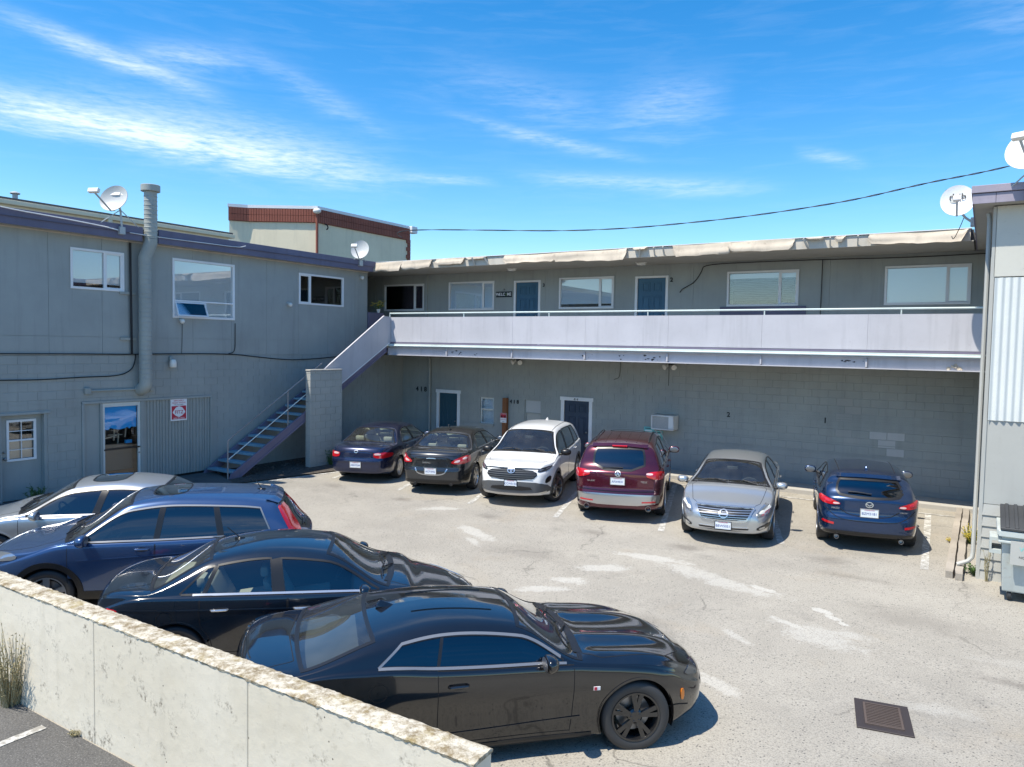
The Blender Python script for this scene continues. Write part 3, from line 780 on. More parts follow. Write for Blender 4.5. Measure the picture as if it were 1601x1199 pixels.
def storefront():
    fr = FR_LEFT
    MB().box(-11.56, -8.03, -.20, -.09, -.1, 2.15, fr)
    b = MB(); b.box(-11.55, -8.04, -.10, .03, 2.09, 2.15, fr); b.box(-11.56, -11.50, -.1, .03, -.1, 2.088, fr); b.box(-8.09, -8.03, -.1, .03, -.1, 2.088, fr); b.box(-10.10, -10.0, -.1, .02, -.1, 2.088, fr); b.box(-11.12, -11.06, -.1, .02, -.1, 2.088, fr)
    bay = b.build('storefront_frame', 'panel_paint', LB, bevel=.005)
    MB().box(-11.50, -11.12, -.08, -.03, -.05, 2.088, fr).build('side_panel', 'panel_paint', bay, off=lo)
    cp = ribbed(MB(), fr, -9.998, -8.092, .09, 2.088, .085, .02, -.012, 'box', .22); cp.build('ribbed_panel', 'wall_paint', bay, off=lo, recalc=False)
    MB().box(-9.998, -8.092, -.12, -.06, -.05, .085, fr).build('kick_gap', 'dark_void', bay, off=lo)
    MB().box(-9.998, -8.092, -.12, -.06, .09, 2.088, fr).build('panel_back', 'dark_void', bay, off=lo)
    # aluminium glass door
    f = frame_bars(MB(), fr, -11.058, -10.102, .04, 2.085, .055, -.06, .0); f.box(-11.0, -10.16, -.05, -.01, 1.99, 2.03, fr)
    gd = f.build('glass_door', 'white_metal', LB, bevel=.003)
    MB().box(-11.0, -10.16, -.04, -.034, .10, 2.03, fr).build('pane', 'glass_door', gd, off=lo)
    MB().box(-11.03, -10.13, -.005, .03, .93, .965, fr).build('push_bar', 'trim_black', gd, off=lo)
    kb = MB().tube([fr(-10.14, 0, .80), fr(-10.14, .02, .80)], .02, 10); kb.build('lock', 'steel', gd, off=lo)
    # what shows behind the glass: a blue sheet with torn edge, shelving, boards, a bin
    pts = [(-11.0, 2.03), (-10.16, 2.03), (-10.16, 1.45)]
    n = 14
    for i in range(1, n): pts.append((-10.16-.84*i/n, 1.44+random.uniform(-.03, .03)))
    pts.append((-11.0, 1.42))
    MB().prism(pts, -.085, -.08, lambda u, v, t: fr(u, t, v)).build('blue_sheet', 'blue_sheet', gd, off=lo)
    MB().box(-11.4, -9.9, -1.5, -.9, -.05, 2.1, fr).build('room_back', 'dark_void', gd, off=lo)
    MB().box(-11.1, -10.1, -.40, -.36, .04, 1.02, fr).build('brown_board', 'brown_board', gd, off=lo)
    MB().box(-11.1, -10.1, -.34, -.31, .04, .36, fr).build('cardboard', 'wood_post', gd, off=lo)
    sh = MB()
    for u, z0, z1 in ((-10.85, 1.2, 1.42), (-10.62, 1.12, 1.44), (-10.33, 1.18, 1.40), (-10.52, 1.02, 1.3)): sh.bar(fr(u, -.3, z0), fr(u+.02, -.3, z1), .028, .028)
    sh.bar(fr(-11.0, -.3, 1.16), fr(-10.55, -.3, 1.24), .022, .022); sh.bar(fr(-10.75, -.3, 1.27), fr(-10.4, -.3, 1.25), .02, .02)
    sh.build('shelf_brackets', 'cloth_tan', gd, off=lo)
    MB().box(-10.35, -10.18, -.30, -.24, 1.03, 1.11, fr).build('blue_box', 'blue_sheet', gd, off=lo)
    bn = MB().lathe([(.10, .05), (.13, .20), (.145, .205), (.145, .23), (.12, .225)], 20, (-.27, -10.84, 0.04)); bn.sphere((-.27, -10.84, .24), .12, 14, 8, (1, 1, .7))
    auto_smooth(bn.build('bin', 'teal_bin', gd, off=lo))
storefront()

# exhaust duct with spiral seams
def duct():
    t = thing('exhaust_duct', 'tall grey spiral exhaust duct running up the left wall past the eave', 'duct', (.28, -10.0, 2.4))
    def seamed(name, p, q, r, step=.10):
        p, q = Vector(p), Vector(q); n = max(1, int((q-p).length/step)); pts = []; rr = []
        for i in range(n):
            for f, k in ((0, 1.0), (.38, 1.0), (.44, 1.045), (.56, 1.045), (.62, 1.0)):
                pts.append(p+(q-p)*((i+f)/n)); rr.append(r*k)
        pts.append(q); rr.append(r)
        return auto_smooth(MB().tube(pts, rr, 20).build(name, 'duct_paint', t), 40)
    r = .150
    seamed('duct_lower', (.23, -10.09, 2.62), (.23, -10.09, 5.55), r, .115)
    e = MB().tube([(.23, -10.09, 5.552), (.235, -10.09, 5.66), (.29, -10.02, 5.92), (.325, -9.99, 6.04), (.33, -9.99, 6.14)], r*1.02, 20)
    auto_smooth(e.build('offset_elbow', 'duct_paint', t), 40)
    seamed('duct_upper', (.33, -9.99, 6.142), (.33, -9.99, 7.34), r, .10)
    el = MB().tube([(.23, -10.09, 2.618), (.235, -10.09, 2.52), (.17, -10.12, 2.43), (.05, -10.10, 2.39), (-.06, -10.10, 2.39)], r*1.03, 20)
    auto_smooth(el.build('bottom_elbow', 'duct_paint', t), 40)
    cp = MB().lathe([(.152, 7.30), (.215, 7.30), (.225, 7.31), (.225, 7.45), (.215, 7.46), (.10, 7.475), (0, 7.48)], 28, (.33, -9.99, 0))
    auto_smooth(cp.build('rain_cap', 'duct_paint', t), 40)
    for z in (4.78, 3.655):
        b = MB(); b.box(.003, .05, -10.62, -10.22, z-.03, z+.03); b.build('wall_bracket', 'duct_paint', t)
    return t
duct()
def cable(pts, r, label, name='wall_cable', mat='cable', sm=2):
    P = chaikin([tuple(p) for p in pts], sm, False)
    return auto_smooth(single(MB().tube(P, r, 6), name, mat, label, 'cable', P[0]), 60)
cable([(.03, -18.2, 3.30), (.03, -15, 3.31), (.03, -13.27, 3.29), (.03, -11.5, 3.285), (.03, -10.41, 3.27), (.03, -9, 3.29), (.03, -7.38, 3.28), (.03, -6.55, 3.19), (.03, -5.36, 3.09), (.03, -4.3, 3.12), (.03, -3.31, 3.19), (.03, -2.4, 3.22)], .014, 'long black cable sagging along the left wall just above the blocks')
cable([(.03, -18.2, 2.74), (.03, -13.28, 2.72), (.03, -12.5, 2.70), (.03, -11.5, 2.74), (.03, -10.66, 2.74), (.03, -10.33, 2.88), (.03, -10.24, 3.1), (.03, -10.23, 3.27)], .013, 'lower black cable on the left wall curling up behind the duct')
cable([(.025, -7.28, 4.14), (.025, -7.28, 3.8), (.025, -7.28, 3.45), (.025, -7.33, 3.32), (.025, -7.5, 3.285)], .011, 'short black cable hanging below the picture window')
cable([(.02, -8.93, 4.2), (.02, -8.93, 3.8), (.02, -8.95, 3.3)], .006, 'thin cable dropping from the floodlight under the picture window')
cable([(.06, -10.36, 6.02), (.06, -10.36, 5.2), (.06, -10.35, 4.2), (.06, -10.34, 3.27)], .030, 'dark conduit running down the wall left of the duct', 'conduit')
def conduit_box():
    t = thing('junction_conduit', 'grey conduit with junction boxes above the storefront', 'conduit', (0, -10.6, 2.4))
    MB().box(.002, .08, -11.50, -11.36, 2.33, 2.48).build('junction_box', 'duct_paint', t, bevel=.01)
    MB().box(.002, .07, -9.87, -9.76, 2.34, 2.46).build('junction_box', 'duct_paint', t, bevel=.01)
    auto_smooth(MB().tube([(.04, -11.36, 2.405), (.04, -9.87, 2.40)], .022, 8).build('pipe', 'duct_paint', t))
conduit_box()
def wall_lamp(loc, label, fr, kind='jar'):
    t = thing('wall_lamp', label, 'lamp', loc)
    x, y, z = loc
    if kind == 'jar':
        MB().box(x-.0, x+.06, y-.05, y+.05, z+.06, z+.15).build('mount', 'duct_paint', t, bevel=.008)
        auto_smooth(MB().lathe([(.0, .09), (.06, .075), (.085, .02), (.09, -.11), (.07, -.13), (0, -.135)], 18, (x+.12, y, z)).build('shade', 'lamp_glass', t), 50)
    else:
        auto_smooth(MB().tube([(x, y, z), (x+.05, y, z-.01)], .055, 14).build('mount', 'dish_grey', t))
        auto_smooth(MB().sphere((x+.1, y, z-.03), .065, 14, 9).build('globe', 'lamp_glass', t), 60)
    return t
wall_lamp((.002, -9.27, 3.06), 'white bell-shaped lamp on the left wall beside the duct', None)
wall_lamp((.002, -8.98, 4.17), 'small round floodlight under the left corner of the picture window', None, 'globe')
wall_lamp((.002, -5.36, 4.80), 'small round wall light left of the dark upper window', None, 'globe')
wall_lamp((.002, -2.26, 5.87), 'tiny white light high at the end of the left wall', None, 'globe')

def parking_sign():
    fr = FR_LEFT; t = thing('parking_sign', 'red and white private parking sign on the ribbed panel', 'sign', (.04, -9.04, 1.5))
    MB().box(-9.28, -8.80, .012, .020, 1.52, 2.15, fr).build('sign_board', 'sign_white', t, bevel=.002)
    MB().box(-9.25, -8.83, .020, .023, 1.56, 1.91, fr).build('red_field', 'sign_red', t)
    hexa = [(-9.22, 1.76), (-9.13, 1.87), (-9.04, 1.905), (-8.95, 1.87), (-8.86, 1.76), (-8.86, 1.73), (-8.95, 1.65), (-9.04, 1.615), (-9.13, 1.65), (-9.22, 1.73)]
    MB().prism(hexa, .023, .026, lambda u, v, w: fr(u, w, v)).build('white_hexagon', 'sign_white', t)
    T = lambda s, size, z, mat, w=.027, b=.0: text(s, size, mat, t, lambda u, w_, v: fr(-9.04+u, w+w_, z+v), .001, bold=b)
    T('FITZ', .125, 1.745, 'sign_red', b=.001)
    T('UNAUTHORIZED OR', .048, 2.10, 'sign_red', .021); T('IMPROPERLY', .052, 2.045, 'sign_red', .021); T('PARKED VEHICLES', .048, 1.99, 'sign_red', .021); T('WILL BE TOWED', .034, 1.94, 'ink', .021)
    T('(206) 823-0033', .052, 1.585, 'sign_white', .024)
parking_sign()

# ------------------------------------------------------------------ back building
BB = thing('apartment_building', 'grey block apartment building with upper walkway and torn cream eave', 'building', (9, 0, 0))
bo = world_off(BB)
bh = [(1.67, 2.49, 0, 1.94), (3.44, 4.0, .98, 1.87), (5.22, 5.83, .95, 1.88), (6.68, 7.59, 0, 1.94), (9.78, 10.48, 1.27, 1.71)]
def special(c):
    u, z = c.x, c.z
    if (15.60 < u < 16.22 and 1.28 < z < 1.55) or (15.85 < u < 16.22 and 1.05 < z < 1.35): return 'wall_paint_pale'
    if 14.75 < u < 15.15 and 1.2 < z < 2.35 and random.random() < .7: return 'block_light'
    return None
block_wall(BB, FR_BACK, -.02, 18.02, -.0018, 16, bh, phase=16.972-.2032*0, special=special)
uh = [(-.90, .92, 4.87, 5.76), (2.08, 3.92, 4.87, 5.77), (4.80, 5.67, 3.67, 5.72), (6.46, 8.29, 4.87, 5.78), (9.09, 9.98, 3.67, 5.72), (11.81, 13.66, 4.88, 5.78), (15.79, 17.585, 4.87, 5.77)]
slab(BB, FR_BACK, -3.0, 18.02, 3.3, 6.30, uh, -.2, -.02, 'wall', 'panel_paint')
us = [-3.0, -1.39, -.17, 1.05] + [1.05+1.2192*i for i in range(1, 14)] + [18.02]
for a, b in zip(us[:-1], us[1:]):
    slab(BB, FR_BACK, a+.0025, b-.0025, 3.655, 6.10, uh, -.02, random.uniform(-.0006, .0006), 'siding_panel', 'panel_paint')
MB().box(-3.2, -3.0, -1.9, 9, 3.4, 6.3).build('wall', 'panel_paint', BB)
MB().box(-9, -.2, 0.0, .2, -.2, 3.3).build('wall', 'panel_paint', BB)
MB().box(-3.0, 18, 8.8, 9, -.2, 6.3).build('wall', 'panel_paint', BB)
MB().box(-.02, 18.02, .201, 8.8, ZB, ZB+.2).build('floor_slab', 'soffit', BB)
rf = MB(); rf.box(-3.2, 17.66, -1.72, 9.1, 6.13, 6.37); rf.box(17.66, 18.02, -1.72, 9.1, 6.13, 6.30)
roofB = rf.build('roof', 'roofing', BB)
MB().box(-3.0, 17.66, -1.80, -.002, 6.10, 6.125).build('soffit', 'soffit', roofB, off=bo)
MB().box(.05, 17.60, -1.845, -1.80, 6.105, 6.36).build('fascia', 'cream_board', roofB, off=bo, bevel=.004)
MB().box(-.05, 17.62, -1.88, -1.70, 6.372, 6.388).build('roof_edge', 'white_trim', roofB, off=bo)
def torn_sheets():
    spans = [(.02, 1.55, .30, -.02), (1.50, 2.75, .28, .0), (2.95, 4.05, .22, .02), (4.15, 4.9, .12, .03), (5.55, 7.3, .26, -.01), (7.28, 9.55, .28, -.03), (10.85, 12.4, .30, -.01), (12.38, 13.95, .26, .0), (15.6, 17.56, .26, -.01), (9.75, 10.15, .10, .02), (14.2, 14.6, .09, .02), (14.9, 15.1, .2, .04)]
    for (a, b, drop, dz) in spans:
        n = max(6, int((b-a)/.09)); rows = 6; top = []; ph = random.uniform(0, 9)
        g = []
        for i in range(n+1):
            u = a+(b-a)*i/n; rag = drop*(1+.06*math.sin(i*.22+ph)+.03*math.sin(i*.9+ph)+random.uniform(-.02, .02))
            if i == 0: rag *= random.uniform(.45, .9)
            if i == n: rag *= random.uniform(.35, .9)
            col = []
            for k in range(rows+1):
                t = k/rows
                out = 1.865+.115*math.sin(t*1.25)+.010*math.sin(u*3+t*4+ph)+.006*math.sin(u*9+ph)*t+.02*t*t*math.sin(u*1.7+ph)+.012*math.sin(t*9+u*.6)
                z = 6.378-t*rag+.008*math.sin(u*2.3+ph)*t+dz*t
                col.append((u+random.uniform(-.006, .006)+.05*t*math.sin(ph), -out, z))
            g.append(col)
        mb = MB()
        th = .009
        for lay in (0, 1):
            for col in g:
                for p in col: mb.v.append((p[0], p[1]+th*lay, p[2]-th*lay*.5))
        m = rows+1; N = (n+1)*m
        for i in range(n):
            for k in range(rows):
                q = (i*m+k, (i+1)*m+k, (i+1)*m+k+1, i*m+k+1); mb.f.append(q); mb.f.append(tuple(x+N for x in q[::-1]))
            q = (i*m+rows, (i+1)*m+rows); mb.f.append((q[0], q[1], q[1]+N, q[0]+N))
        for e in (0, n):
            for k in range(rows): mb.f.append((e*m+k, e*m+k+1, e*m+k+1+N, e*m+k+N))
        auto_smooth(mb.build('torn_sheathing', 'membrane', roofB, off=bo), 50)
    for u in (4.45, 4.95, 9.9, 10.35, 10.62, 14.25, 14.75, 15.35):
        MB().bar((u, -1.86, 6.13), (u+random.uniform(-.12, .12), -1.98, 6.34), .03, .045).build('eave_bracket', 'cream_board', roofB, off=bo)
torn_sheets()
# windows and doors of the upper floor
slider(BB, FR_BACK, -.90, .92, 4.87, 5.76, .49, 'curtain')
slider(BB, FR_BACK, 2.08, 3.92, 4.87, 5.77, 3.48, 'blind')
slider(BB, FR_BACK, 6.46, 8.29, 4.87, 5.78, 7.84, 'blind', lift=.11)
slider(BB, FR_BACK, 11.81, 13.66, 4.88, 5.78, 13.19, 'dark')
slider(BB, FR_BACK, 15.79, 17.585, 4.87, 5.77, 17.12, 'blind')
MB().box(11.6, 13.9, .002, .03, 4.55, 4.84, FR_BACK).build('repair_panel', 'fascia_purple', BB)
panel_door(BB, FR_BACK, 4.81, 5.66, 3.67, 5.71, 'door_slate', tw=.085, head=False)
panel_door(BB, FR_BACK, 9.10, 9.97, 3.67, 5.71, 'door_slate', tw=.085, head=False)
# lower floor
panel_door(BB, FR_BACK, 1.69, 2.47, .02, 1.935, 'door_teal', tw=.12, panels=False)
panel_door(BB, FR_BACK, 6.70, 7.57, .02, 1.935, 'door_blue', tw=.12)
d0 = [o for o in BB.children if o.name.startswith('door')][2]
for k in range(4):
    u = 1.80+.185*k
    MB().box(u, u+.05, -.034, -.022, .2, 1.75, FR_BACK).build('door_rib', 'door_teal', d0, off=bo, bevel=.006)
def low_window(u0, u1, z0, z1, style):
    fr = FR_BACK; zm = (z0+z1)/2+.03
    w = frame_bars(MB(), fr, u0, u1, z0, z1, .03, -.12, -.05); w.box(u0, u1, -.11, -.04, zm-.018, zm+.018, fr)
    win = w.build('window', 'white_metal' if style else 'panel_paint', BB, bevel=.002)
    if style:
        MB().box(u0+.03, u1-.03, -.10, -.095, z0+.03, zm-.018, fr).build('pane', 'glass_window', win, off=bo)
        tf = lambda u, w_, z: fr(u, w_+(zm+.30-z)*.16-.06, z)
        frame_bars(MB(), tf, u0+.03, u1-.03, zm+.02, z1-.03, .022, 0, .02).build('vent_sash', 'white_metal', win, off=bo)
        MB().box(u0+.05, u1-.05, .006, .010, zm+.04, z1-.05, tf).build('pane', 'glass_window', win, off=bo)
        MB().box(u0, u1, -.19, -.17, z0, z1, fr).build('frosted_film', 'blind', win, off=bo)
    else:
        MB().box(u0+.03, u1-.03, -.10, -.085, z0+.03, zm-.018, fr).build('lower_board', 'wing_grey', win, off=bo)
        MB().box(u0+.03, u1-.03, -.08, -.05, zm+.018, z1-.03, fr).build('upper_board', 'wall_paint_pale', win, off=bo)
    MB().box(u0-.05, u1+.03, -.1, .05, z0-.07, z0-.003, fr).build('window_sill', 'wall_paint', win, off=bo)
low_window(3.44, 4.0, .98, 1.87, True)
low_window(5.22, 5.83, .95, 1.88, False)
MB().box(.99, 1.12, .002, .05, 3.66, 6.09, FR_BACK).build('corner_post', 'panel_paint', BB)
auto_smooth(MB().tube(chaikin([(1.02, -.07, 3.22), (1.2, -.07, 3.20), (1.29, -.07, 3.12), (1.29, -.07, 2.9), (1.29, -.07, 1.5), (1.29, -.07, .10)], 2, False), .045, 10).build('drain_pipe', 'wall_paint', BB), 50)
# walkway: deck, solid panels, lip, beam with stiffeners, top rail
def walkway():
    t = thing('walkway_balcony', 'long pale lavender panelled walkway balcony across the back building', 'balcony', (9.5, -2.08, 3.28)); o = world_off(t)
    dk = MB(); dk.box(1.14, 18.02, -2.03, -.002, 3.50, 3.645); dk.box(-3.0, 1.14, -2.28, -.002, 3.50, 3.645); dk.build('deck', 'concrete_strip', t)
    js = [1.15, 3.57, 6.01, 8.43, 10.865, 13.285, 15.665, 17.99]
    for a, b in zip(js[:-1], js[1:]):
        MB().box(a+.002, b-.002, -2.085+random.uniform(-.001, .001), -2.045, 3.70, 4.515).build('balcony_panel', 'lavender', t)
        MB().box(a+.02, b-.02, -2.06, -2.04, 3.285, 3.515).build('beam_web', 'lavender', t)
        MB().box(a-.018, a+.018, -2.125, -2.06, 3.30, 3.50).build('stiffener', 'lavender', t)
    MB().box(1.15, 17.99, -2.13, -2.03, 3.262, 3.284).build('bottom_flange', 'lavender', t)
    MB().box(1.15, 17.99, -2.14, -2.03, 3.517, 3.54).build('top_flange', 'lavender', t)
    MB().box(1.15, 17.99, -2.17, -2.03, 3.60, 3.635).build('drip_lip', 'rail_green', t, bevel=.006)
    auto_smooth(MB().tube([(1.16, -2.165, 3.575), (17.98, -2.165, 3.575)], .026, 8).build('lip_pipe', 'rail_green', t))
    MB().box(1.15, 17.99, -2.10, -2.035, 3.645, 3.69).build('panel_shoe', 'lavender_dark', t)
    auto_smooth(MB().tube([(1.17, -2.065, 4.64), (17.95, -2.065, 4.64)], .024, 10).build('top_rail', 'rail_green', t))
    for u in (1.17, 4.2, 7.24, 10.28, 13.33, 16.34, 17.93):
        auto_smooth(MB().tube([(u, -2.065, 4.50), (u, -2.065, 4.63)], .017, 8).build('rail_post', 'rail_green', t))
    MB().box(1.13, 1.15, -2.13, -.5, 3.27, 3.70).build('end_plate', 'lavender_dark', t)
    # flakes where the beam paint peels
    for (u, n) in ((3.9, 8), (4.6, 3), (8.6, 4), (9.6, 3), (10.45, 8), (15.35, 7)):
        fl = MB()
        for i in range(n):
            a = u+random.uniform(-.25, .25); z = random.uniform(3.31, 3.45); r = random.uniform(.007, .030)
            k = random.randint(5, 8)
            fl.poly([(a+r*1.8*math.cos(2*math.pi*j/k)*random.uniform(.5, 1.2), -2.0625, z+r*math.sin(2*math.pi*j/k)*random.uniform(.4, 1.1)) for j in range(k)])
        fl.build('peeled_spot', 'grate_iron', t, recalc=False, kind='stuff')
    cr = MB()
    for i in range(7):
        r = random.uniform(.03, .07); a = 17.42+random.uniform(-.12, .13); z = 3.33+random.uniform(-.04, .05)
        cr.poly([(a+r*math.cos(2*math.pi*j/6)*random.uniform(.6, 1.2), -2.066-random.uniform(0, .03), z+r*math.sin(2*math.pi*j/6)*random.uniform(.5, 1.1)) for j in range(6)])
    cr.build('curled_paint', 'membrane', t, recalc=False, kind='stuff')
    return t
walkway()
# low wall, flowers in the passage
single(MB().box(-.06, .06, -1.88, -1.12, 3.65, 4.70), 'guard_wall', 'lavender_dark', 'dark violet low guard wall at the top of the stairs', 'wall', (0, -1.5, 3.65), bevel=.005)
def flowers():
    t = thing('flower_pot', 'small pot of yellow flowers on the guard wall at the stair head', 'plant', (.0, -1.35, 4.70))
    auto_smooth(MB().lathe([(0, .0), (.05, 0), (.07, .10), (.075, .13), (.06, .125), (.055, .1)], 16, (0, -1.35, 4.702)).build('pot', 'plastic_white', t))
    lf = MB(); fl = MB()
    for i in range(22):
        a = random.uniform(0, 6.28); r = random.uniform(.02, .26); h = random.uniform(.2, .42)
        p = Vector((0, -1.35, 4.82)); q = Vector((r*math.cos(a), -1.35+r*math.sin(a), 4.72+h))
        lf.bar(p, q, .008, .008); 
        if i % 2: lf.poly([p.lerp(q, .5)+Vector((random.uniform(-.05, .05), random.uniform(-.05, .05), random.uniform(-.02, .04))) for _ in range(3)])
        for k in range(7):
            b = 6.28*k/7; s = .048
            fl.poly([q, q+Vector((s*math.cos(b), s*math.sin(b), .02)), q+Vector((s*1.2*math.cos(b+.4), s*1.2*math.sin(b+.4), .0)), q+Vector((s*math.cos(b+.8), s*math.sin(b+.8), .02))])
    lf.build('stems', 'leaf', t, recalc=False); fl.build('blossoms', 'flower', t, recalc=False)
flowers()
# signs, numbers, lights on the back building
def number(s, u, z, size, label, mat='ink', w=.012):
    t = thing('house_number', label, 'number', (u, -w, z))
    for i, ch in enumerate(s):
        text(ch, size, mat, t, lambda x, w_, v: FR_BACK(u+(i-(len(s)-1)/2)*size*.78+x, w+w_, z+v), .006, name='digit', bold=.004)
number('418', .87, 2.02, .24, 'dark house number 418 on the blocks left of the teal door')
number('418', 4.82, 1.78, .17, 'dark house number 418 beside the brown post')
number('2', 11.93, 1.81, .19, 'black number 2 painted above the silver sedan', w=.004)
number('1', 14.48, 1.82, .20, 'black number 1 painted on the blocks above the stall', w=.004)
number('3', 5.86, 5.60, .15, 'small black number 3 beside the upper door')
number('2', 10.15, 5.64, .17, 'small black number 2 beside the upper right door')
t = thing('house_number', 'small black number 414 on the lower door head trim', 'number', (7.12, -.04, 2.0))
text('414', .11, 'ink', t, lambda x, w_, v: FR_BACK(7.12+x, .034+w_, 1.985+v), .003, name='digit')
def welcome():
    t = thing('welcome_sign', 'small black WELCOME sign hung beside the upper door', 'sign', (4.35, -.02, 5.24))
    MB().box(4.03, 4.66, .003, .02, 5.245, 5.435, FR_BACK).build('sign_board', 'sign_black', t, bevel=.003)
    for i, ch in enumerate('WELC ME'):
        if ch != ' ': text(ch, .135, 'sign_white', t, lambda x, w_, v: FR_BACK(4.10+i*.083+x, .022+w_, 5.34+v), .001, name='letter', bold=.003)
    auto_smooth(MB().lathe([(.025, 0), (.042, .0), (.042, .012), (.025, .012)], 18, (4.43, -.028, 5.34), 'Y').build('wreath', 'leaf', t))
    auto_smooth(MB().sphere((4.35, -.02, 5.50), .03, 10, 6).build('hook', 'steel', t))
welcome()
def soffit_light(u, label):
    t = thing('ceiling_lamp', label, 'lamp', (u, -.75, 6.0))
    auto_smooth(MB().lathe([(0, 6.02), (.10, 6.02), (.14, 6.045), (.14, 6.09), (.12, 6.098), (0, 6.098)], 20, (u, -.75, 0)).build('globe', 'lamp_glass', t), 40)
    MB().box(u-.15, u+.15, -.83, -.67, 6.085, 6.099).build('base', 'plastic_white', t)
soffit_light(5.1, 'white eave lamp above the upper door beside the WELCOME sign'); soffit_light(9.5, 'white eave lamp nearer the loose cable under the eave')
def twin_flood(u, label):
    t = thing('floodlight', label, 'lamp', (u, -.1, 3.13))
    MB().box(u-.06, u+.06, -.10, -.004, 3.16, 3.245).build('mount', 'dark_plastic', t, bevel=.01)
    for s in (-1, 1):
        c = Vector((u+s*.13, -.17, 3.11)); d = Vector((s*.45, -.75, -.35)).normalized()
        q = d.to_track_quat('Z', 'Y').to_matrix()
        mb = MB().lathe([(0, -.10), (.03, -.10), (.04, -.04), (.075, .02), (.08, .05), (.06, .062), (0, .07)], 18)
        mb.v = [tuple(c+q @ Vector(p)) for p in mb.v]
        auto_smooth(mb.build('lamp_head', 'lamp_glass', t), 50)
        auto_smooth(MB().tube([(u+s*.03, -.08, 3.18), c-d*.09], .014, 8).build('arm', 'dark_plastic', t))
twin_flood(4.98, 'twin floodlight under the walkway above the brown post'); twin_flood(10.22, 'twin floodlight under the walkway above the air conditioner')
def ac_unit():
    t = thing('air_conditioner', 'white window air conditioner through the block wall', 'air conditioner', (10.13, -.2, 1.27))
    c = MB(); frame_bars(c, FR_BACK, 9.79, 10.47, 1.28, 1.70, .035, -.1, .40); c.build('case', 'plastic_white', t, bevel=.006)
    MB().box(9.82, 10.44, -.1, .35, 1.315, 1.665, FR_BACK).build('core', 'steel', t)
    g = MB()
    for i in range(11): g.box(9.825, 10.30, .352, .372, 1.335+i*.03, 1.343+i*.03, FR_BACK)
    for i in range(15): g.box(9.84+i*.032, 9.846+i*.032, .374, .384, 1.32, 1.66, FR_BACK)
    g.build('grille', 'plastic_white', t); MB().box(10.31, 10.435, .352, .385, 1.317, 1.663, FR_BACK).build('side_panel', 'plastic_white', t)
    for u in (9.9, 10.05): MB().bar((u, -.35, 1.27), (u+.14, -.02, .80), .025, .025).build('bracket', 'galv', t)
ac_unit()
def post_sign():
    single(MB().box(4.44, 4.60, -.16, -.02, .096, 1.90), 'wooden_post', 'wood_post', 'short reddish brown wooden post against the block wall', 'post', (4.52, -.09, .096), bevel=.008)
    t = thing('towing_sign', 'small red and white notice on the brown post', 'sign', (4.50, -.17, 1.08))
    MB().box(4.38, 4.62, .162, .170, 1.08, 1.40, FR_BACK).build('sign_board', 'sign_white', t)
    MB().box(4.385, 4.615, .170, .172, 1.24, 1.395, FR_BACK).build('red_field', 'sign_red', t)
    text('NO PARKING', .035, 'sign_white', t, lambda x, w_, v: FR_BACK(4.50+x, .173+w_, 1.365+v), .0005)
    for u in (4.44, 4.56): auto_smooth(MB().tube([FR_BACK(u, .172, 1.28), FR_BACK(u, .175, 1.28)], .032, 14).build('black_disc', 'ink', t))
    text('TOW AWAY', .04, 'sign_red', t, lambda x, w_, v: FR_BACK(4.50+x, .171+w_, 1.18+v), .0005); text('24 HRS', .035, 'ink', t, lambda x, w_, v: FR_BACK(4.50+x, .171+w_, 1.12+v), .0005)
post_sign()
for i, (u0, u1, z0, z1, lab, w) in enumerate(((9.42, 9.74, 1.02, 1.30, 'pale teal notice on the wall left of its twin below the air conditioner', .012), (9.70, 10.02, .88, 1.20, 'pale teal notice lower right beneath the air conditioner', .034))):
    t = thing('notice_sign', lab, 'sign', ((u0+u1)/2, -w, z0))
    MB().box(u0, u1, w, w+.006, z0, z1, FR_BACK).build('sign_board', 'sign_teal', t)
    for k in range(4):
        MB().box(u0+.04, u1-.04-.03*(k % 2), w+.006, w+.0075, z1-.06-k*.065, z1-.035-k*.065, FR_BACK).build('print_line', 'sign_white' if k % 2 else 'door_teal', t)
cable([(10.42, -.03, 5.27), (10.48, -.04, 5.36), (10.6, -.03, 5.42), (10.85, -.03, 5.55), (11.05, -.03, 5.85), (11.1, -.04, 6.04), (12.5, -.05, 6.05), (14.2, -.05, 6.04), (16.3, -.05, 6.0), (17.9, -.05, 6.02)], .012, 'loose black cable under the eave dropping beside the upper right door')
cable([(14.27, -.03, 6.03), (14.27, -.03, 5.3), (14.26, -.03, 4.6), (14.27, -.03, 3.7)], .010, 'thin vertical black cable between the two right upper windows')
cable([(8.62, -.06, 3.22), (8.62, -.06, 2.85), (8.58, -.06, 2.72), (8.42, -.06, 2.67)], .007, 'short loose cable end hanging under the walkway')
cable([(10.15, -.02, 3.24), (10.15, -.02, 2.8), (10.15, -.02, 2.55)], .006, 'thin wire on the blocks below the walkway beam')

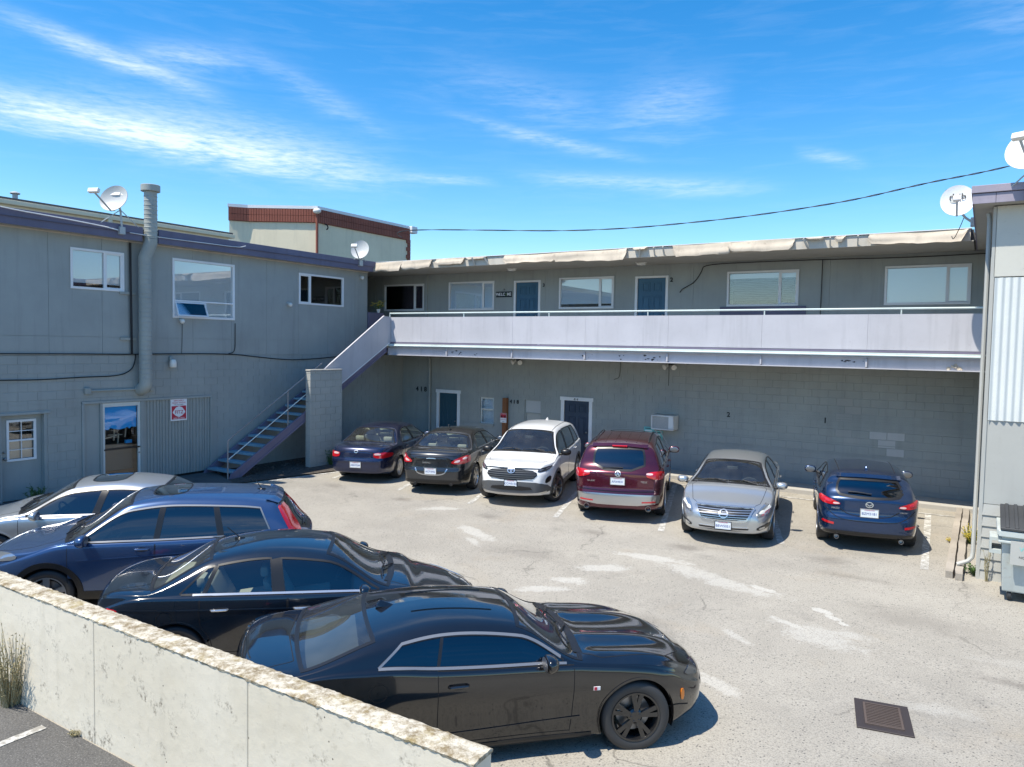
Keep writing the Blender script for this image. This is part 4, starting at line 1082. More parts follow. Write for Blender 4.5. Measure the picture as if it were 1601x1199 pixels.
# ------------------------------------------------------------------ stairs and pier
def stairs():
    t = thing('outdoor_stairs', 'steel outdoor stairs with open treads rising along the left wall', 'stairs', (.65, -8.3, 0))
    y0, z0, y1, z1 = -8.30, -.02, -2.25, 3.52
    sl = (z1-z0)/(y1-y0)
    def stringer(x0, x1, name):
        mb = MB(); h = .14
        P = [(y0-.08, z0), (y0+.22, z0), (y1, z1-h*.9), (y1, z1+h), (y0-.02, z0+h*1.0)]
        mb.prism(P, x0, x1, lambda u, v, w: (w, u, v)); return mb.build(name, 'lavender_dark', t, bevel=.004)
    stringer(1.17, 1.20, 'stringer'); stringer(.08, .11, 'stringer')
    s2 = MB(); s2.bar((1.215, y0+.02, z0+.125), (1.215, y1, z1+.115), .05, .012, (1, 0, 0)); s2.bar((1.215, y0+.2, z0-.0), (1.215, y1, z1-.12), .05, .012, (1, 0, 0)); s2.build('stringer_flange', 'lavender_dark', t)
    n = 18
    for i in range(n):
        z = z0+.19+i*(z1-z0-.0)/n; y = y0+.05+i*(y1-y0)/n
        m = MB(); m.box(.112, 1.168, y, y+.27, z-.035, z); m.box(.112, 1.168, y-.008, y+.012, z-.055, z+.004)
        m.build('tread', 'tread', t, bevel=.003)
    rail = lambda dz: [(1.17, -8.42, .98+dz), (1.17, -8.35, 1.06+dz), (1.17, -5.1, 3.02+dz)]
    auto_smooth(MB().tube(rail(0), .021, 8).build('handrail', 'old_rail', t)); auto_smooth(MB().tube([(1.17, -8.40, .50), (1.17, -5.1, 2.48)], .014, 8).build('middle_rail', 'rail_green', t))
    for y, b, tz in ((-8.40, -.1, 1.0), (-6.38, 1.0, 2.26)): auto_smooth(MB().tube([(1.17, y, b), (1.17, y, tz)], .019, 8).build('rail_post', 'old_rail', t))
    # solid guard panel of the upper flight
    P = [(-5.15, 1.92), (-2.16, 3.66), (-2.10, 3.66), (-2.10, 4.53), (-2.42, 4.53), (-5.15, 2.76)]
    MB().prism(P, 1.205, 1.235, lambda u, v, w: (w, u, v)).build('guard_panel', 'lavender', t, bevel=.003)
    MB().bar((1.22, -5.15, 2.775), (1.22, -2.42, 4.545), .06, .02).build('panel_cap', 'lavender', t)
    MB().bar((1.22, -5.15, 1.915), (1.22, -2.16, 3.655), .05, .03).build('panel_edge', 'white_trim', t)
stairs()
PR = thing('block_pier', 'grey concrete block pier standing beside the outdoor stairs', 'pier', (1.33, -5.1, 0))
def pier():
    po = world_off(PR); z = -.12; c = 0
    MB().box(1.245, 1.415, -5.76, -4.52, -.12, 2.80).build('pier_core', 'pier_paint', PR)
    while z < 2.78:
        o = -5.78+(0 if c % 2 else .2032); k = -1
        while o+k*BL < -4.5:
            a, b = max(-5.78, o+k*BL), min(-4.5, o+(k+1)*BL); k += 1
            if b-a < .04: continue
            MB().box(1.235-random.uniform(0, .002), 1.425+random.uniform(0, .002), a+.004, b-.004, z+.004, min(z+BH, 2.80)-.004).build('block', 'pier_paint', PR, bevel=.004)
        z += BH; c += 1
    MB().box(1.225, 1.435, -5.79, -4.49, 2.802, 2.85).build('pier_cap', 'concrete_strip', PR, bevel=.01)
pier()

# ------------------------------------------------------------------ right wing
WG = thing('wing_building', 'right-hand wing with cream upper wall, white corrugated band and violet fascia', 'building', (20, -6.3, 0))
wo = world_off(WG)
FR_WING = lambda u, w, z: (u, -6.3-w, z)
MB().box(18.05, 26, -6.28, -6.1, -.3, 6.1).build('wall', 'wing_grey', WG)
MB().box(18.03, 18.2, -6.1, 9, -.3, 6.1).build('wall', 'wing_grey', WG)
MB().box(25.8, 26, -6.1, 9, -.3, 6.1).build('wall', 'wing_grey', WG)
MB().box(18.04, 26, -.02, .03, 4.93, 6.085, FR_WING).build('upper_panel', 'wing_cream', WG, bevel=.004)
ribbed(MB(), FR_WING, 18.06, 22.5, 2.56, 4.915, .105, .014, .035).build('corrugated_sheet', 'white_metal', WG, recalc=False)
MB().box(18.06, 22.5, .0, .018, 2.56, 4.915, FR_WING).build('sheet_back', 'dark_void', WG)
MB().box(18.03, 26, -.02, .012, 1.16, 2.62, FR_WING).build('middle_panel', 'wing_grey', WG, bevel=.003)
for i in range(7):
    z = 1.155-.185*(i+1)
    mb = MB(); mb.hexa([FR_WING(u, w, zz) for u in (18.05, 26) for (w, zz) in ((-.02, z), (.032, z), (-.02, z+.183), (.012, z+.183))]); mb.build('lap_board', 'wing_grey', WG)
cb = MB(); cb.box(18.0, 18.055, -6.33, -6.26, -.2, 6.08); cb.box(17.995, 18.028, -6.26, -6.1, -.2, 6.08); cb.build('corner_board', 'wing_grey', WG, bevel=.004)
auto_smooth(MB().tube(chaikin([(17.93, -6.0, 6.02), (17.95, -6.02, 5.95), (17.95, -6.05, 5.8), (17.95, -6.05, .3), (17.93, -6.08, .12), (17.72, -6.12, .02)], 1, False), .035, 8).build('downspout', 'wing_grey', WG), 40)
rw = MB().box(17.72, 26.4, -6.60, 9.1, 6.12, 6.26).build('roof', 'roofing', WG)
MB().box(17.68, 26.4, -6.66, 9.1, 6.265, 6.385).build('fascia', 'lavender_mid', rw, off=wo, bevel=.006)
MB().box(17.70, 17.72, -6.62, 9.1, 6.09, 6.262).build('fascia', 'lavender_dark', rw, off=wo)
for a, b in ((17.70, 18.02), (18.025, 20.4), (20.41, 23)): MB().box(a, b, -6.635, -6.61, 6.095, 6.255).build('fascia_board', 'lavender_mid', rw, off=wo, bevel=.003)
MB().box(17.72, 26.3, -6.60, -.1, 6.10, 6.118).build('soffit', 'soffit', rw, off=wo)

# ------------------------------------------------------------------ buildings behind
NB1 = thing('neighbour_building', 'low neighbouring building with cream gutter behind the left roof', 'building', (-6, -9, 0))
MB().box(-12, -3.05, -26, -5.15, 5.0, 6.98).build('wall', 'cream_wall', NB1)
MB().box(-12.1, -2.98, -26.1, -5.05, 7.10, 7.16).build('roof', 'roofing', NB1)
MB().box(-12.1, -2.93, -26.1, -5.0, 6.985, 7.10).build('gutter', 'cream_wall', NB1, bevel=.02)
MB().box(-2.99, -2.93, -9.2, -9.08, 6.4, 6.984).build('downspout', 'cream_wall', NB1)
t = thing('roof_vent', 'small galvanised vent pipe with cap on the far left roof', 'vent', (-4, -11.1, 7.16))
auto_smooth(MB().tube([(-4, -11.1, 7.16), (-4, -11.1, 7.46)], .065, 12).build('pipe', 'galv', t)); auto_smooth(MB().lathe([(.11, 7.44), (.125, 7.46), (.11, 7.48), (0, 7.52)], 16, (-4, -11.1, 0)).build('cap', 'galv', t))
def brick_house():
    t = thing('brick_building', 'cream block building with red brick parapet band rising behind the left roof', 'building', (-8, 3.3, 0))
    c = Vector((-8, 3.32)); d1 = Vector((math.cos(R(212)), math.sin(R(212)))); d2 = Vector((math.cos(R(232)), math.sin(R(232))))
    p1 = c+d1*3.1; p2 = p1+d2*.85; p0 = Vector((-8, 9.75))
    plan = [p0, c, p1, p2, p2+Vector((-5.5, 6.2)), Vector((-14, 12))]
    def ring(name, mat, z0, z1, grow):
        pl = []
        cen = sum(plan, Vector((0, 0)))/len(plan)
        for p in plan: pl.append(tuple(p+(p-cen).normalized()*grow))
        return MB().prism(pl, z0, z1).build(name, mat, t)
    ring('wall', 'cream_wall', 3.0, 9.05, 0)
    ring('parapet', 'brick_red', 9.055, 9.66, .05)
    ring('coping', 'white_trim', 9.665, 9.80, .10)
    # soldier bricks of the parapet band, two rows, on the three faces in view
    for a, b in ((p0, c), (c, p1), (p1, p2)):
        L_ = (b-a).length; d = (b-a)/L_; n = Vector((-d.y, d.x)); n = n if n.dot(a-Vector((-12, 7))) > 0 else -n
        k = int(L_/.115); mb = MB()
        for row in range(2):
            for i in range(k):
                s = a+d*(i+.08)*L_/k+n*.055; e = a+d*(i+.92)*L_/k+n*.055
                z0 = 9.07+row*.30; o = n*(.03+random.uniform(0, .006))
                mb.hexa([(p_.x+o.x*q, p_.y+o.y*q, z) for p_ in (s, e) for q in (0, 1) for z in (z0, z0+.285)])
        mb.build('soldier_bricks', 'brick_red', t, kind='stuff')
    mb = MB(); z = 3.5; i = 0
    while z < 9.0:
        mb.box(-8.0, -7.93, 9.62-(.1 if i % 2 else 0), 9.80, z, z+.19); z += .2; i += 1
    mb.build('brick_quoins', 'brick_red', t, kind='stuff')
    MB().box(-8.1, -7.75, 9.70, 10.15, 9.45, 9.80).build('corner_cap', 'white_trim', t, bevel=.03)
    q = c+Vector((.12, -.12))
    auto_smooth(MB().tube([(q.x, q.y, 3.5), (q.x, q.y, 9.5)], .06, 10).build('downspout', 'brick_red', t))
    auto_smooth(MB().sphere((q.x+.05, q.y-.05, 9.55), .16, 14, 9, (1.3, 1, .8)).build('lamp', 'lamp_glass', t), 50)
    hk = MB().tube(chaikin([(-7.95, 3.75, 9.05), (-7.8, 3.75, 9.0), (-7.75, 3.75, 8.85), (-7.85, 3.75, 8.8)], 2, False), .03, 8); hk.build('conduit_hook', 'cable', t)
brick_house()

# ------------------------------------------------------------------ satellite dishes
def dish(name, label, foot, mast, center, aim, rad, lnb=1.0, word=None, tripod=True, mat='dish_grey', arm_len=.52, feet=None, logo=False):
    t = thing('satellite_dish', label, 'satellite dish', foot, group='satellite dishes')
    a = Vector(aim).normalized(); C = Vector(center)
    r = a.cross(Vector((0, 0, 1))).normalized(); u = r.cross(a).normalized()
    T = lambda x, y, w: C+r*x+u*y+a*w
    rx, ry = rad
    mb = MB(); nr, na = 8, 40
    for lay, dw in ((0, 0), (1, -.014)):
        for i in range(nr+1):
            k = i/nr
            for j in range(na):
                th = 2*math.pi*j/na
                mb.v.append(tuple(T(rx*k*math.cos(th), ry*k*math.sin(th), dw-.11+.11*k*k)))
    N = (nr+1)*na
    for i in range(nr):
        for j in range(na):
            q = (i*na+j, i*na+(j+1) % na, (i+1)*na+(j+1) % na, (i+1)*na+j); mb.f.append(q); mb.f.append(tuple(x+N for x in q[::-1]))
    for j in range(na): mb.f.append((nr*na+j, nr*na+(j+1) % na, N+nr*na+(j+1) % na, N+nr*na+j))
    auto_smooth(mb.build('reflector', mat, t, recalc=False), 60)
    bk = MB(); bk.bar(T(0, -.12, -.16), T(0, .1, -.16), .16, .08, a); bk.build('back_bracket', 'galv', t)
    hold = T(0, -ry*.98, -.02); tip = T(0, -ry*(.8 if word else .55), arm_len)
    auto_smooth(MB().tube([T(0, -ry*.75, -.13), hold, tip], .020, 8).build('feed_arm', 'galv', t))
    l = MB(); l.bar(tip+u*.02-r*.10*lnb, tip+u*.02+r*.10*lnb, .09, .10, u); l.build('receiver', 'plastic_white', t, bevel=.015)
    h = MB().tube([tip+u*.03, tip+u*.06-a*.10], [.035, .045], 12); auto_smooth(h.build('feed_horn', 'dark_plastic', t))
    auto_smooth(MB().tube([Vector(p) for p in mast]+[T(0, -.05, -.17)], .024, 10).build('mast', 'galv', t))
    F = Vector(foot)
    MB().box(F.x-.05, F.x+.05, F.y-.07, F.y+.07, F.z-.09, F.z+.09).build('foot_plate', 'galv', t, bevel=.008)
    for f in (feet or []): auto_smooth(MB().tube([Vector(f), Vector(mast[-1])], .012, 6).build('strut', 'galv', t))
    if word:
        text(word, rx*.62, 'ink', t, lambda x, w_, v: T(x, v+ry*.34, -.062+w_), .001, bold=.002)
        arc = [(.26+.05*math.cos(R(d)), .335+.05*math.sin(R(d))) for d in range(20, 200, 12)]
        auto_smooth(MB().tube([T(x*rx/.42, y*ry/.42*.98-.02, -.05) for x, y in arc], .006, 6).build('logo_arc', 'ink', t))
        MB().box(-.02, .16, 0, .003, 0, .07, lambda x, w_, z: T(x+.03, z+.0, -.088+w_)).build('label_plate', 'wing_grey', t)
    if logo:
        MB().box(0, .3, 0, .002, 0, .075, lambda x, w_, z: T(x-.08, z+.12, -.072+w_)).build('logo_bar', 'sign_white', t)
        auto_smooth(MB().lathe([(0, .002), (.05, .002)], 20).build('logo_disc', 'sign_white', t) if False else MB().poly([T(-.16+.05*math.cos(k*.4), .155+.05*math.sin(k*.4), -.072) for k in range(16)]).build('logo_disc', 'sign_white', t, recalc=False))
    return t
AIM = (-.12, -.92, .36)
dish('d', 'grey dish with swung-out feed arm on the left eave beside the duct', (.36, -10.75, 6.24), [(.38, -10.75, 6.2), (.40, -10.78, 6.45), (.40, -10.80, 6.72)], (.42, -10.98, 6.97), (.36, -.88, .32), (.36, .33), 1.3,
     feet=[(.32, -11.35, 6.28), (.32, -10.2, 6.30)], logo=True, arm_len=.62)
dish('d', 'small dish at the far end of the left eave near the inner corner', (.36, -2.62, 6.28), [(.38, -2.62, 6.25), (.40, -2.62, 6.42), (.40, -2.62, 6.52)], (.42, -2.72, 6.72), (.42, -.86, .36), (.30, .33), 1.0, arm_len=.55, feet=[(.32, -3.0, 6.33), (.32, -2.3, 6.33)])
dish('d', 'round white dish with lettering beside the violet roof corner on the right', (17.66, -3.05, 6.33), [(17.64, -3.05, 6.33), (17.52, -3.10, 6.42), (17.42, -3.14, 6.55)], (17.37, -3.26, 6.76), (.02, -.93, .36), (.31, .35), .7, word='dish', mat='plastic_white', arm_len=.50)
dish('d', 'large white dish cut off by the right edge above the violet roof', (18.45, -6.70, 6.18), [(18.45, -6.72, 6.2), (18.52, -6.78, 6.40), (18.52, -6.80, 6.6)], (18.50, -6.95, 6.86), (-.35, -.85, .42), (.42, .40), 1.0, mat='plastic_white', arm_len=.55, feet=[(18.2, -6.64, 6.3), (18.9, -6.64, 6.3)])
# overhead service wire
def service_wire():
    t = thing('service_wire', 'twisted black overhead service wire sloping across the sky', 'wire', (1.05, -1, 7.5))
    pts = [(-7.85, 9.0, 9.1), (1.07, -1.0, 7.53), (7.49, -1.0, 7.11), (11.37, -1, 7.10), (14.6, -1, 7.3), (16.67, -1, 7.6), (18.33, -1, 7.83), (21, -1, 8.4), (26, -1, 9.7)]
    P = []
    for i in range(len(pts)-1):
        p0, p1, p2, p3 = [Vector(pts[max(0, min(len(pts)-1, i+k))]) for k in (-1, 0, 1, 2)]
        for k in range(24):
            s = k/24; P.append(.5*((2*p1)+(p2-p0)*s+(2*p0-5*p1+4*p2-p3)*s*s+(3*p1-p0-3*p2+p3)*s**3))
    P.append(Vector(pts[-1]))
    for ph in (0, math.pi):
        Q = [p+Vector((0, math.cos(i*.55+ph), math.sin(i*.55+ph)))*.011 for i, p in enumerate(P)]
        auto_smooth(MB().tube(Q, .010, 6).build('strand', 'cable', t), 80)
service_wire()
cable([(.40, -14.5, 6.5), (.42, -13.3, 6.36), (.40, -12.2, 6.33), (.40, -11.2, 6.28), (.38, -10.85, 6.24)], .014, 'pale cable end drooping along the left eave', 'eave_cable', 'white_trim')
cable([(.37, -10.55, 6.22), (.37, -10.1, 6.21), (.37, -9.4, 6.21), (.37, -8.4, 6.225), (.37, -7.4, 6.23), (.38, -7.2, 6.30)], .010, 'thin pale cable strung along the fascia past the duct', 'eave_cable', 'white_trim')
cable([(17.5, -3.1, 6.45), (17.42, -2.9, 6.25), (17.3, -2.5, 6.05), (17.25, -2.05, 6.2)], .008, 'thin dark cable looping below the lettered dish', 'dish_cable')

# ------------------------------------------------------------------ low concrete wall
RW = thing('concrete_wall', 'low cream concrete wall with lichen-covered top in the foreground', 'wall', (12, -17.1, -.26))
def low_wall():
    xs = [2.0, 4.2, 6.4, 8.6, 10.85, 13.1, 15.31]
    for a, b in zip(xs[:-1], xs[1:]):
        MB().box(a+.002, b-.002, -17.222, -17.005, -.40, .962).build('wall_section', 'concrete_wall', RW, bevel=.012)
    # rough top: uneven crust
    mb = MB(); nx, ny = 420, 7
    for i in range(nx+1):
        x = 2.0+(15.315-2.0)*i/nx
        for j in range(ny+1):
            y = -17.232+.238*j/ny; e = .0 if 0 < j < ny else -.022
            mb.v.append((x+random.uniform(-.006, .006), y+random.uniform(-.005, .005), .982+random.uniform(-.003, .004)+e*.5))
    for i in range(nx):
        for j in range(ny): q = i*(ny+1)+j; mb.f.append((q, q+ny+1, q+ny+2, q+1))
    base = len(mb.v)
    for i in range(nx+1):
        x = 2.0+(15.315-2.0)*i/nx
        mb.v.append((x, -17.226+random.uniform(-.004, .004), .955+random.uniform(-.01, .006))); mb.v.append((x, -17.0, .955))
    for i in range(nx):
        mb.f.append((i*(ny+1), base+2*i, base+2*i+2, (i+1)*(ny+1))); mb.f.append((i*(ny+1)+ny, (i+1)*(ny+1)+ny, base+2*i+3, base+2*i+1))
    e = nx*(ny+1); mb.poly([mb.v[e+j] for j in range(ny+1)]+[mb.v[base+2*nx+1], mb.v[base+2*nx]])
    auto_smooth(mb.build('wall_crust', 'concrete_top', RW, recalc=False), 50)
low_wall()
def tuft(name, label, cat, loc, n, h, spread, mat, mat2=None, leaf=.03, lean=(0, 0)):
    t = thing(name, label, cat, loc); st = MB(); lf = MB(); L0 = Vector(loc)
    for i in range(n):
        a = random.uniform(0, 6.283); r = random.uniform(0, spread*.3); p = L0+Vector((r*math.cos(a), r*math.sin(a), 0))
        hh = h*random.uniform(.45, 1.0); tip = p+Vector((math.cos(a)*spread*random.uniform(.2, 1)+lean[0]*hh, math.sin(a)*spread*random.uniform(.2, 1)+lean[1]*hh, hh))
        mid = p.lerp(tip, .5)+Vector((random.uniform(-.04, .04), random.uniform(-.04, .04), h*.06))
        st.tube([p, mid, tip], [.005, .0035, .0015], 4, False)
        for k in range(9):
            s = random.uniform(.2, 1); q = p.lerp(mid, s*2) if s < .5 else mid.lerp(tip, s*2-1)
            d = Vector((random.uniform(-1, 1), random.uniform(-1, 1), random.uniform(-.3, 1))).normalized()*leaf*random.uniform(.5, 1.3)
            w = d.cross(Vector((random.uniform(-1, 1), random.uniform(-1, 1), random.uniform(-1, 1)))).normalized()*leaf*.22
            lf.poly([q, q+d*.5+w, q+d, q+d*.5-w])
    st.build('stems', mat, t, recalc=False); lf.build('leaves', mat2 or mat, t, recalc=False)
    return t
tuft('dry_weed', 'tall dry weed growing at the street side of the low wall', 'weed', (9.35, -17.30, -.25), 90, .95, .30, 'dry_leaf', 'dry_leaf', .035)
tuft('dry_weed', 'small dry sprig left of the tall weed at the low wall', 'weed', (8.75, -17.32, -.25), 40, .6, .22, 'dry_leaf', 'dry_leaf', .03)
tuft('wall_weed', 'tiny dry tuft at the foot of the low wall', 'weed', (10.55, -17.25, -.25), 22, .07, .05, 'dry_leaf', 'dry_leaf', .02)
tuft('green_weed', 'green weed sprouting at the foot of the block pier', 'weed', (1.50, -5.02, -.05), 60, .55, .20, 'leaf', 'leaf', .05)
tuft('yellow_weed', 'yellow flowering weed between the timbers and the wing wall', 'weed', (17.89, -3.9, -.07), 60, .36, .18, 'leaf', 'flower', .035)
tuft('yellow_weed', 'low yellowing weed on the near side of the timbers', 'weed', (17.55, -4.0, -.08), 22, .10, .12, 'dry_leaf', 'flower', .03)
tuft('green_weed', 'pale green weed at the corner of the wing by the dumpster', 'weed', (18.0, -6.15, -.12), 26, .20, .16, 'leaf', 'leaf', .06)
tuft('dry_weed', 'thin dry stalk beside the dumpster against the lap boards', 'weed', (18.15, -6.42, -.12), 8, .75, .08, 'dry_leaf', 'dry_leaf', .03)
tuft('door_weed', 'dark weeds growing at the foot of the half-glass door', 'weed', (.22, -12.7, 0.02), 40, .35, .2, 'leaf', 'leaf', .05)
# timbers
for x, y0, y1, lab in ((17.62, -6.55, -.95, 'weathered timber beam lying beside the parking stripe'), (17.76, -6.62, -1.0, 'weathered timber beam lying nearest the wing wall')):
    mb = MB(); n = 22
    for i in range(n+1):
        y = y0+(y1-y0)*i/n; z = ground_z(x, y)-.01; e = random.uniform(-.006, .006)
        w = .058 if 0 < i < n else .05
        for dx, dz in ((-w, 0), (w, 0), (w+e, .125), (-w+e, .125)): mb.v.append((x+dx+random.uniform(-.004, .004), y, z+dz+random.uniform(-.004, .004)))
    for i in range(n):
        for k in range(4): mb.f.append((4*i+k, 4*i+(k+1) % 4, 4*i+4+(k+1) % 4, 4*i+4+k))
    mb.f += [(0, 1, 2, 3), (4*n, 4*n+1, 4*n+2, 4*n+3)]
    single(mb, 'timber_beam', 'wood_old', lab, 'timber', (x, y0, ground_z(x, y0)), group='old timbers')
for y in (-6.45, -6.5):
    pass
def dumpster():
    g = ground_z(18.9, -7.0); t = thing('dumpster', 'pale green metal dumpster with grey plastic lid at the right edge', 'dumpster', (18.9, -7.05, g))
    x0, x1, y0, y1 = 18.33, 20.1, -7.45, -6.52
    mb = MB(); mb.hexa([(x0+.02, y0+.10, g+.15), (x0-.02, y0-.04, g+1.10), (x0+.02, y1, g+.15), (x0-.02, y1, g+1.15), (x1-.02, y0+.10, g+.15), (x1+.02, y0-.04, g+1.10), (x1-.02, y1, g+.15), (x1+.02, y1, g+1.15)])
    mb.build('bin', 'dumpster', t, bevel=.02)
    rim = MB(); rim.box(x0-.06, x1+.06, y0-.09, y0-.03, g+1.03, g+1.12); rim.box(x0-.08, x0-.01, y0-.03, y1, g+1.04, g+1.13); rim.box(x0-.06, x1+.06, y0-.07, y0-.04, g+.93, g+.97); rim.build('rim', 'dumpster', t, bevel=.008)
    pk = MB(); pk.box(x0-.17, x0-.01, y0+.10, y0+.55, g+.72, g+.78); pk.box(x0-.17, x0-.01, y0+.10, y0+.55, g+.92, g+.97); pk.box(x0-.17, x0-.14, y0+.10, y0+.55, g+.78, g+.92); pk.build('fork_pocket', 'dumpster', t)
    for k in range(4):
        a = x0-.05+k*.46
        l = MB(); l.hexa([(a+.01, y0-.10, g+1.13), (a+.01, y0-.10, g+1.17), (a+.01, y1+.02, g+1.30), (a+.01, y1+.02, g+1.36), (a+.44, y0-.10, g+1.13), (a+.44, y0-.10, g+1.17), (a+.44, y1+.02, g+1.30), (a+.44, y1+.02, g+1.36)])
        for r in (.10, .22, .34): l.bar((a+r, y0-.09, g+1.175), (a+r, y1, g+1.365), .05, .03)
        l.build('lid', 'dark_plastic', t, bevel=.008)
    MB().box(x0+.10, x0+.62, y0-.075, y0-.045, g+.62, g+.98).build('label_sticker', 'wing_grey', t)
    text('WASTE', .09, 'sign_teal', t, lambda u, w, v: (x0+.36+u, y0-.077-w, g+.86+v), .001)
    text('NO PARKING', .05, 'ink', t, lambda u, w, v: (x0+.36+u, y0-.077-w, g+.74+v), .001)
    for x in (x0+.12, x1-.12):
        for y in (y0+.2, y1-.12):
            auto_smooth(MB().lathe([(0, -.028), (.07, -.028), (.085, -.02), (.085, .02), (.07, .028), (0, .028)], 18, (x, y, g+.086), 'X').build('caster', 'dark_plastic', t))
            MB().box(x-.04, x+.04, y-.03, y+.03, g+.12, g+.17).build('caster_fork', 'galv', t)
dumpster()
def grate():
    gz_ = ground_z(17.2, -12.3); t = thing('drain_grate', 'square iron storm drain grate set in the asphalt', 'drain grate', (17.22, -12.28, gz_), R(10))
    MB().box(-.27, .27, -.35, .35, -.02, .010).build('frame_plate', 'grate_iron', t, bevel=.004, off=(0, 0, 0))
    f = frame_bars(MB(), lambda u, w, z: (u, z, w), -.185, .185, -.26, .26, .022, .010, .022); f.build('frame', 'grate_rust', t, off=(0, 0, 0))
    MB().box(-.165, .165, -.24, .24, .0102, .0112).build('pit', 'dark_void', t, off=(0, 0, 0))
    for i in range(12):
        y = -.215+i*.0385
        MB().box(-.163, .163, y-.008, y+.008, .0115, .020).build('grate_bar', 'grate_rust', t, off=(0, 0, 0))
grate()
# ------------------------------------------------------------------ cars
def interp(pts):
    """smooth monotone-ish curve through (x, v) points"""
    xs = np.array([p[0] for p in pts], float); vs = np.array([p[1] for p in pts], float)
    o = np.argsort(xs); xs, vs = xs[o], vs[o]; n = len(xs); d = np.diff(vs)/np.diff(xs); m = np.zeros(n)
    m[0], m[-1] = d[0], d[-1]
    for i in range(1, n-1):
        if d[i-1]*d[i] > 0: m[i] = 2*d[i-1]*d[i]/(d[i-1]+d[i])
    def f(x):
        x = min(max(x, xs[0]), xs[-1]); i = min(max(int(np.searchsorted(xs, x))-1, 0), n-2); h = xs[i+1]-xs[i]; t = (x-xs[i])/h
        return float((2*t**3-3*t*t+1)*vs[i]+(t**3-2*t*t+t)*h*m[i]+(-2*t**3+3*t*t)*vs[i+1]+(t**3-t*t)*h*m[i+1])
    return f
def sstep(t):
    t = min(max(t, 0.0), 1.0); return t*t*(3-2*t)
def inside(px, py, poly):
    res = np.zeros(len(px), bool); n = len(poly)
    for i in range(n):
        x0, y0 = poly[i]; x1, y1 = poly[(i+1) % n]
        c = ((y0 > py) != (y1 > py)) & (px < (x1-x0)*(py-y0)/((y1-y0) if y1 != y0 else 1e-12)+x0); res ^= c
    return res
def near_outline(p, poly):
    best = None
    for i in range(len(poly)):
        a = Vector(poly[i]); b = Vector(poly[(i+1) % len(poly)]); ab = b-a; t = max(0, min(1, (p-a).dot(ab)/max(ab.length_squared, 1e-12))); q = a+ab*t; d = (q-p).length
        if best is None or d < best[0]: best = (d, q)
    return best
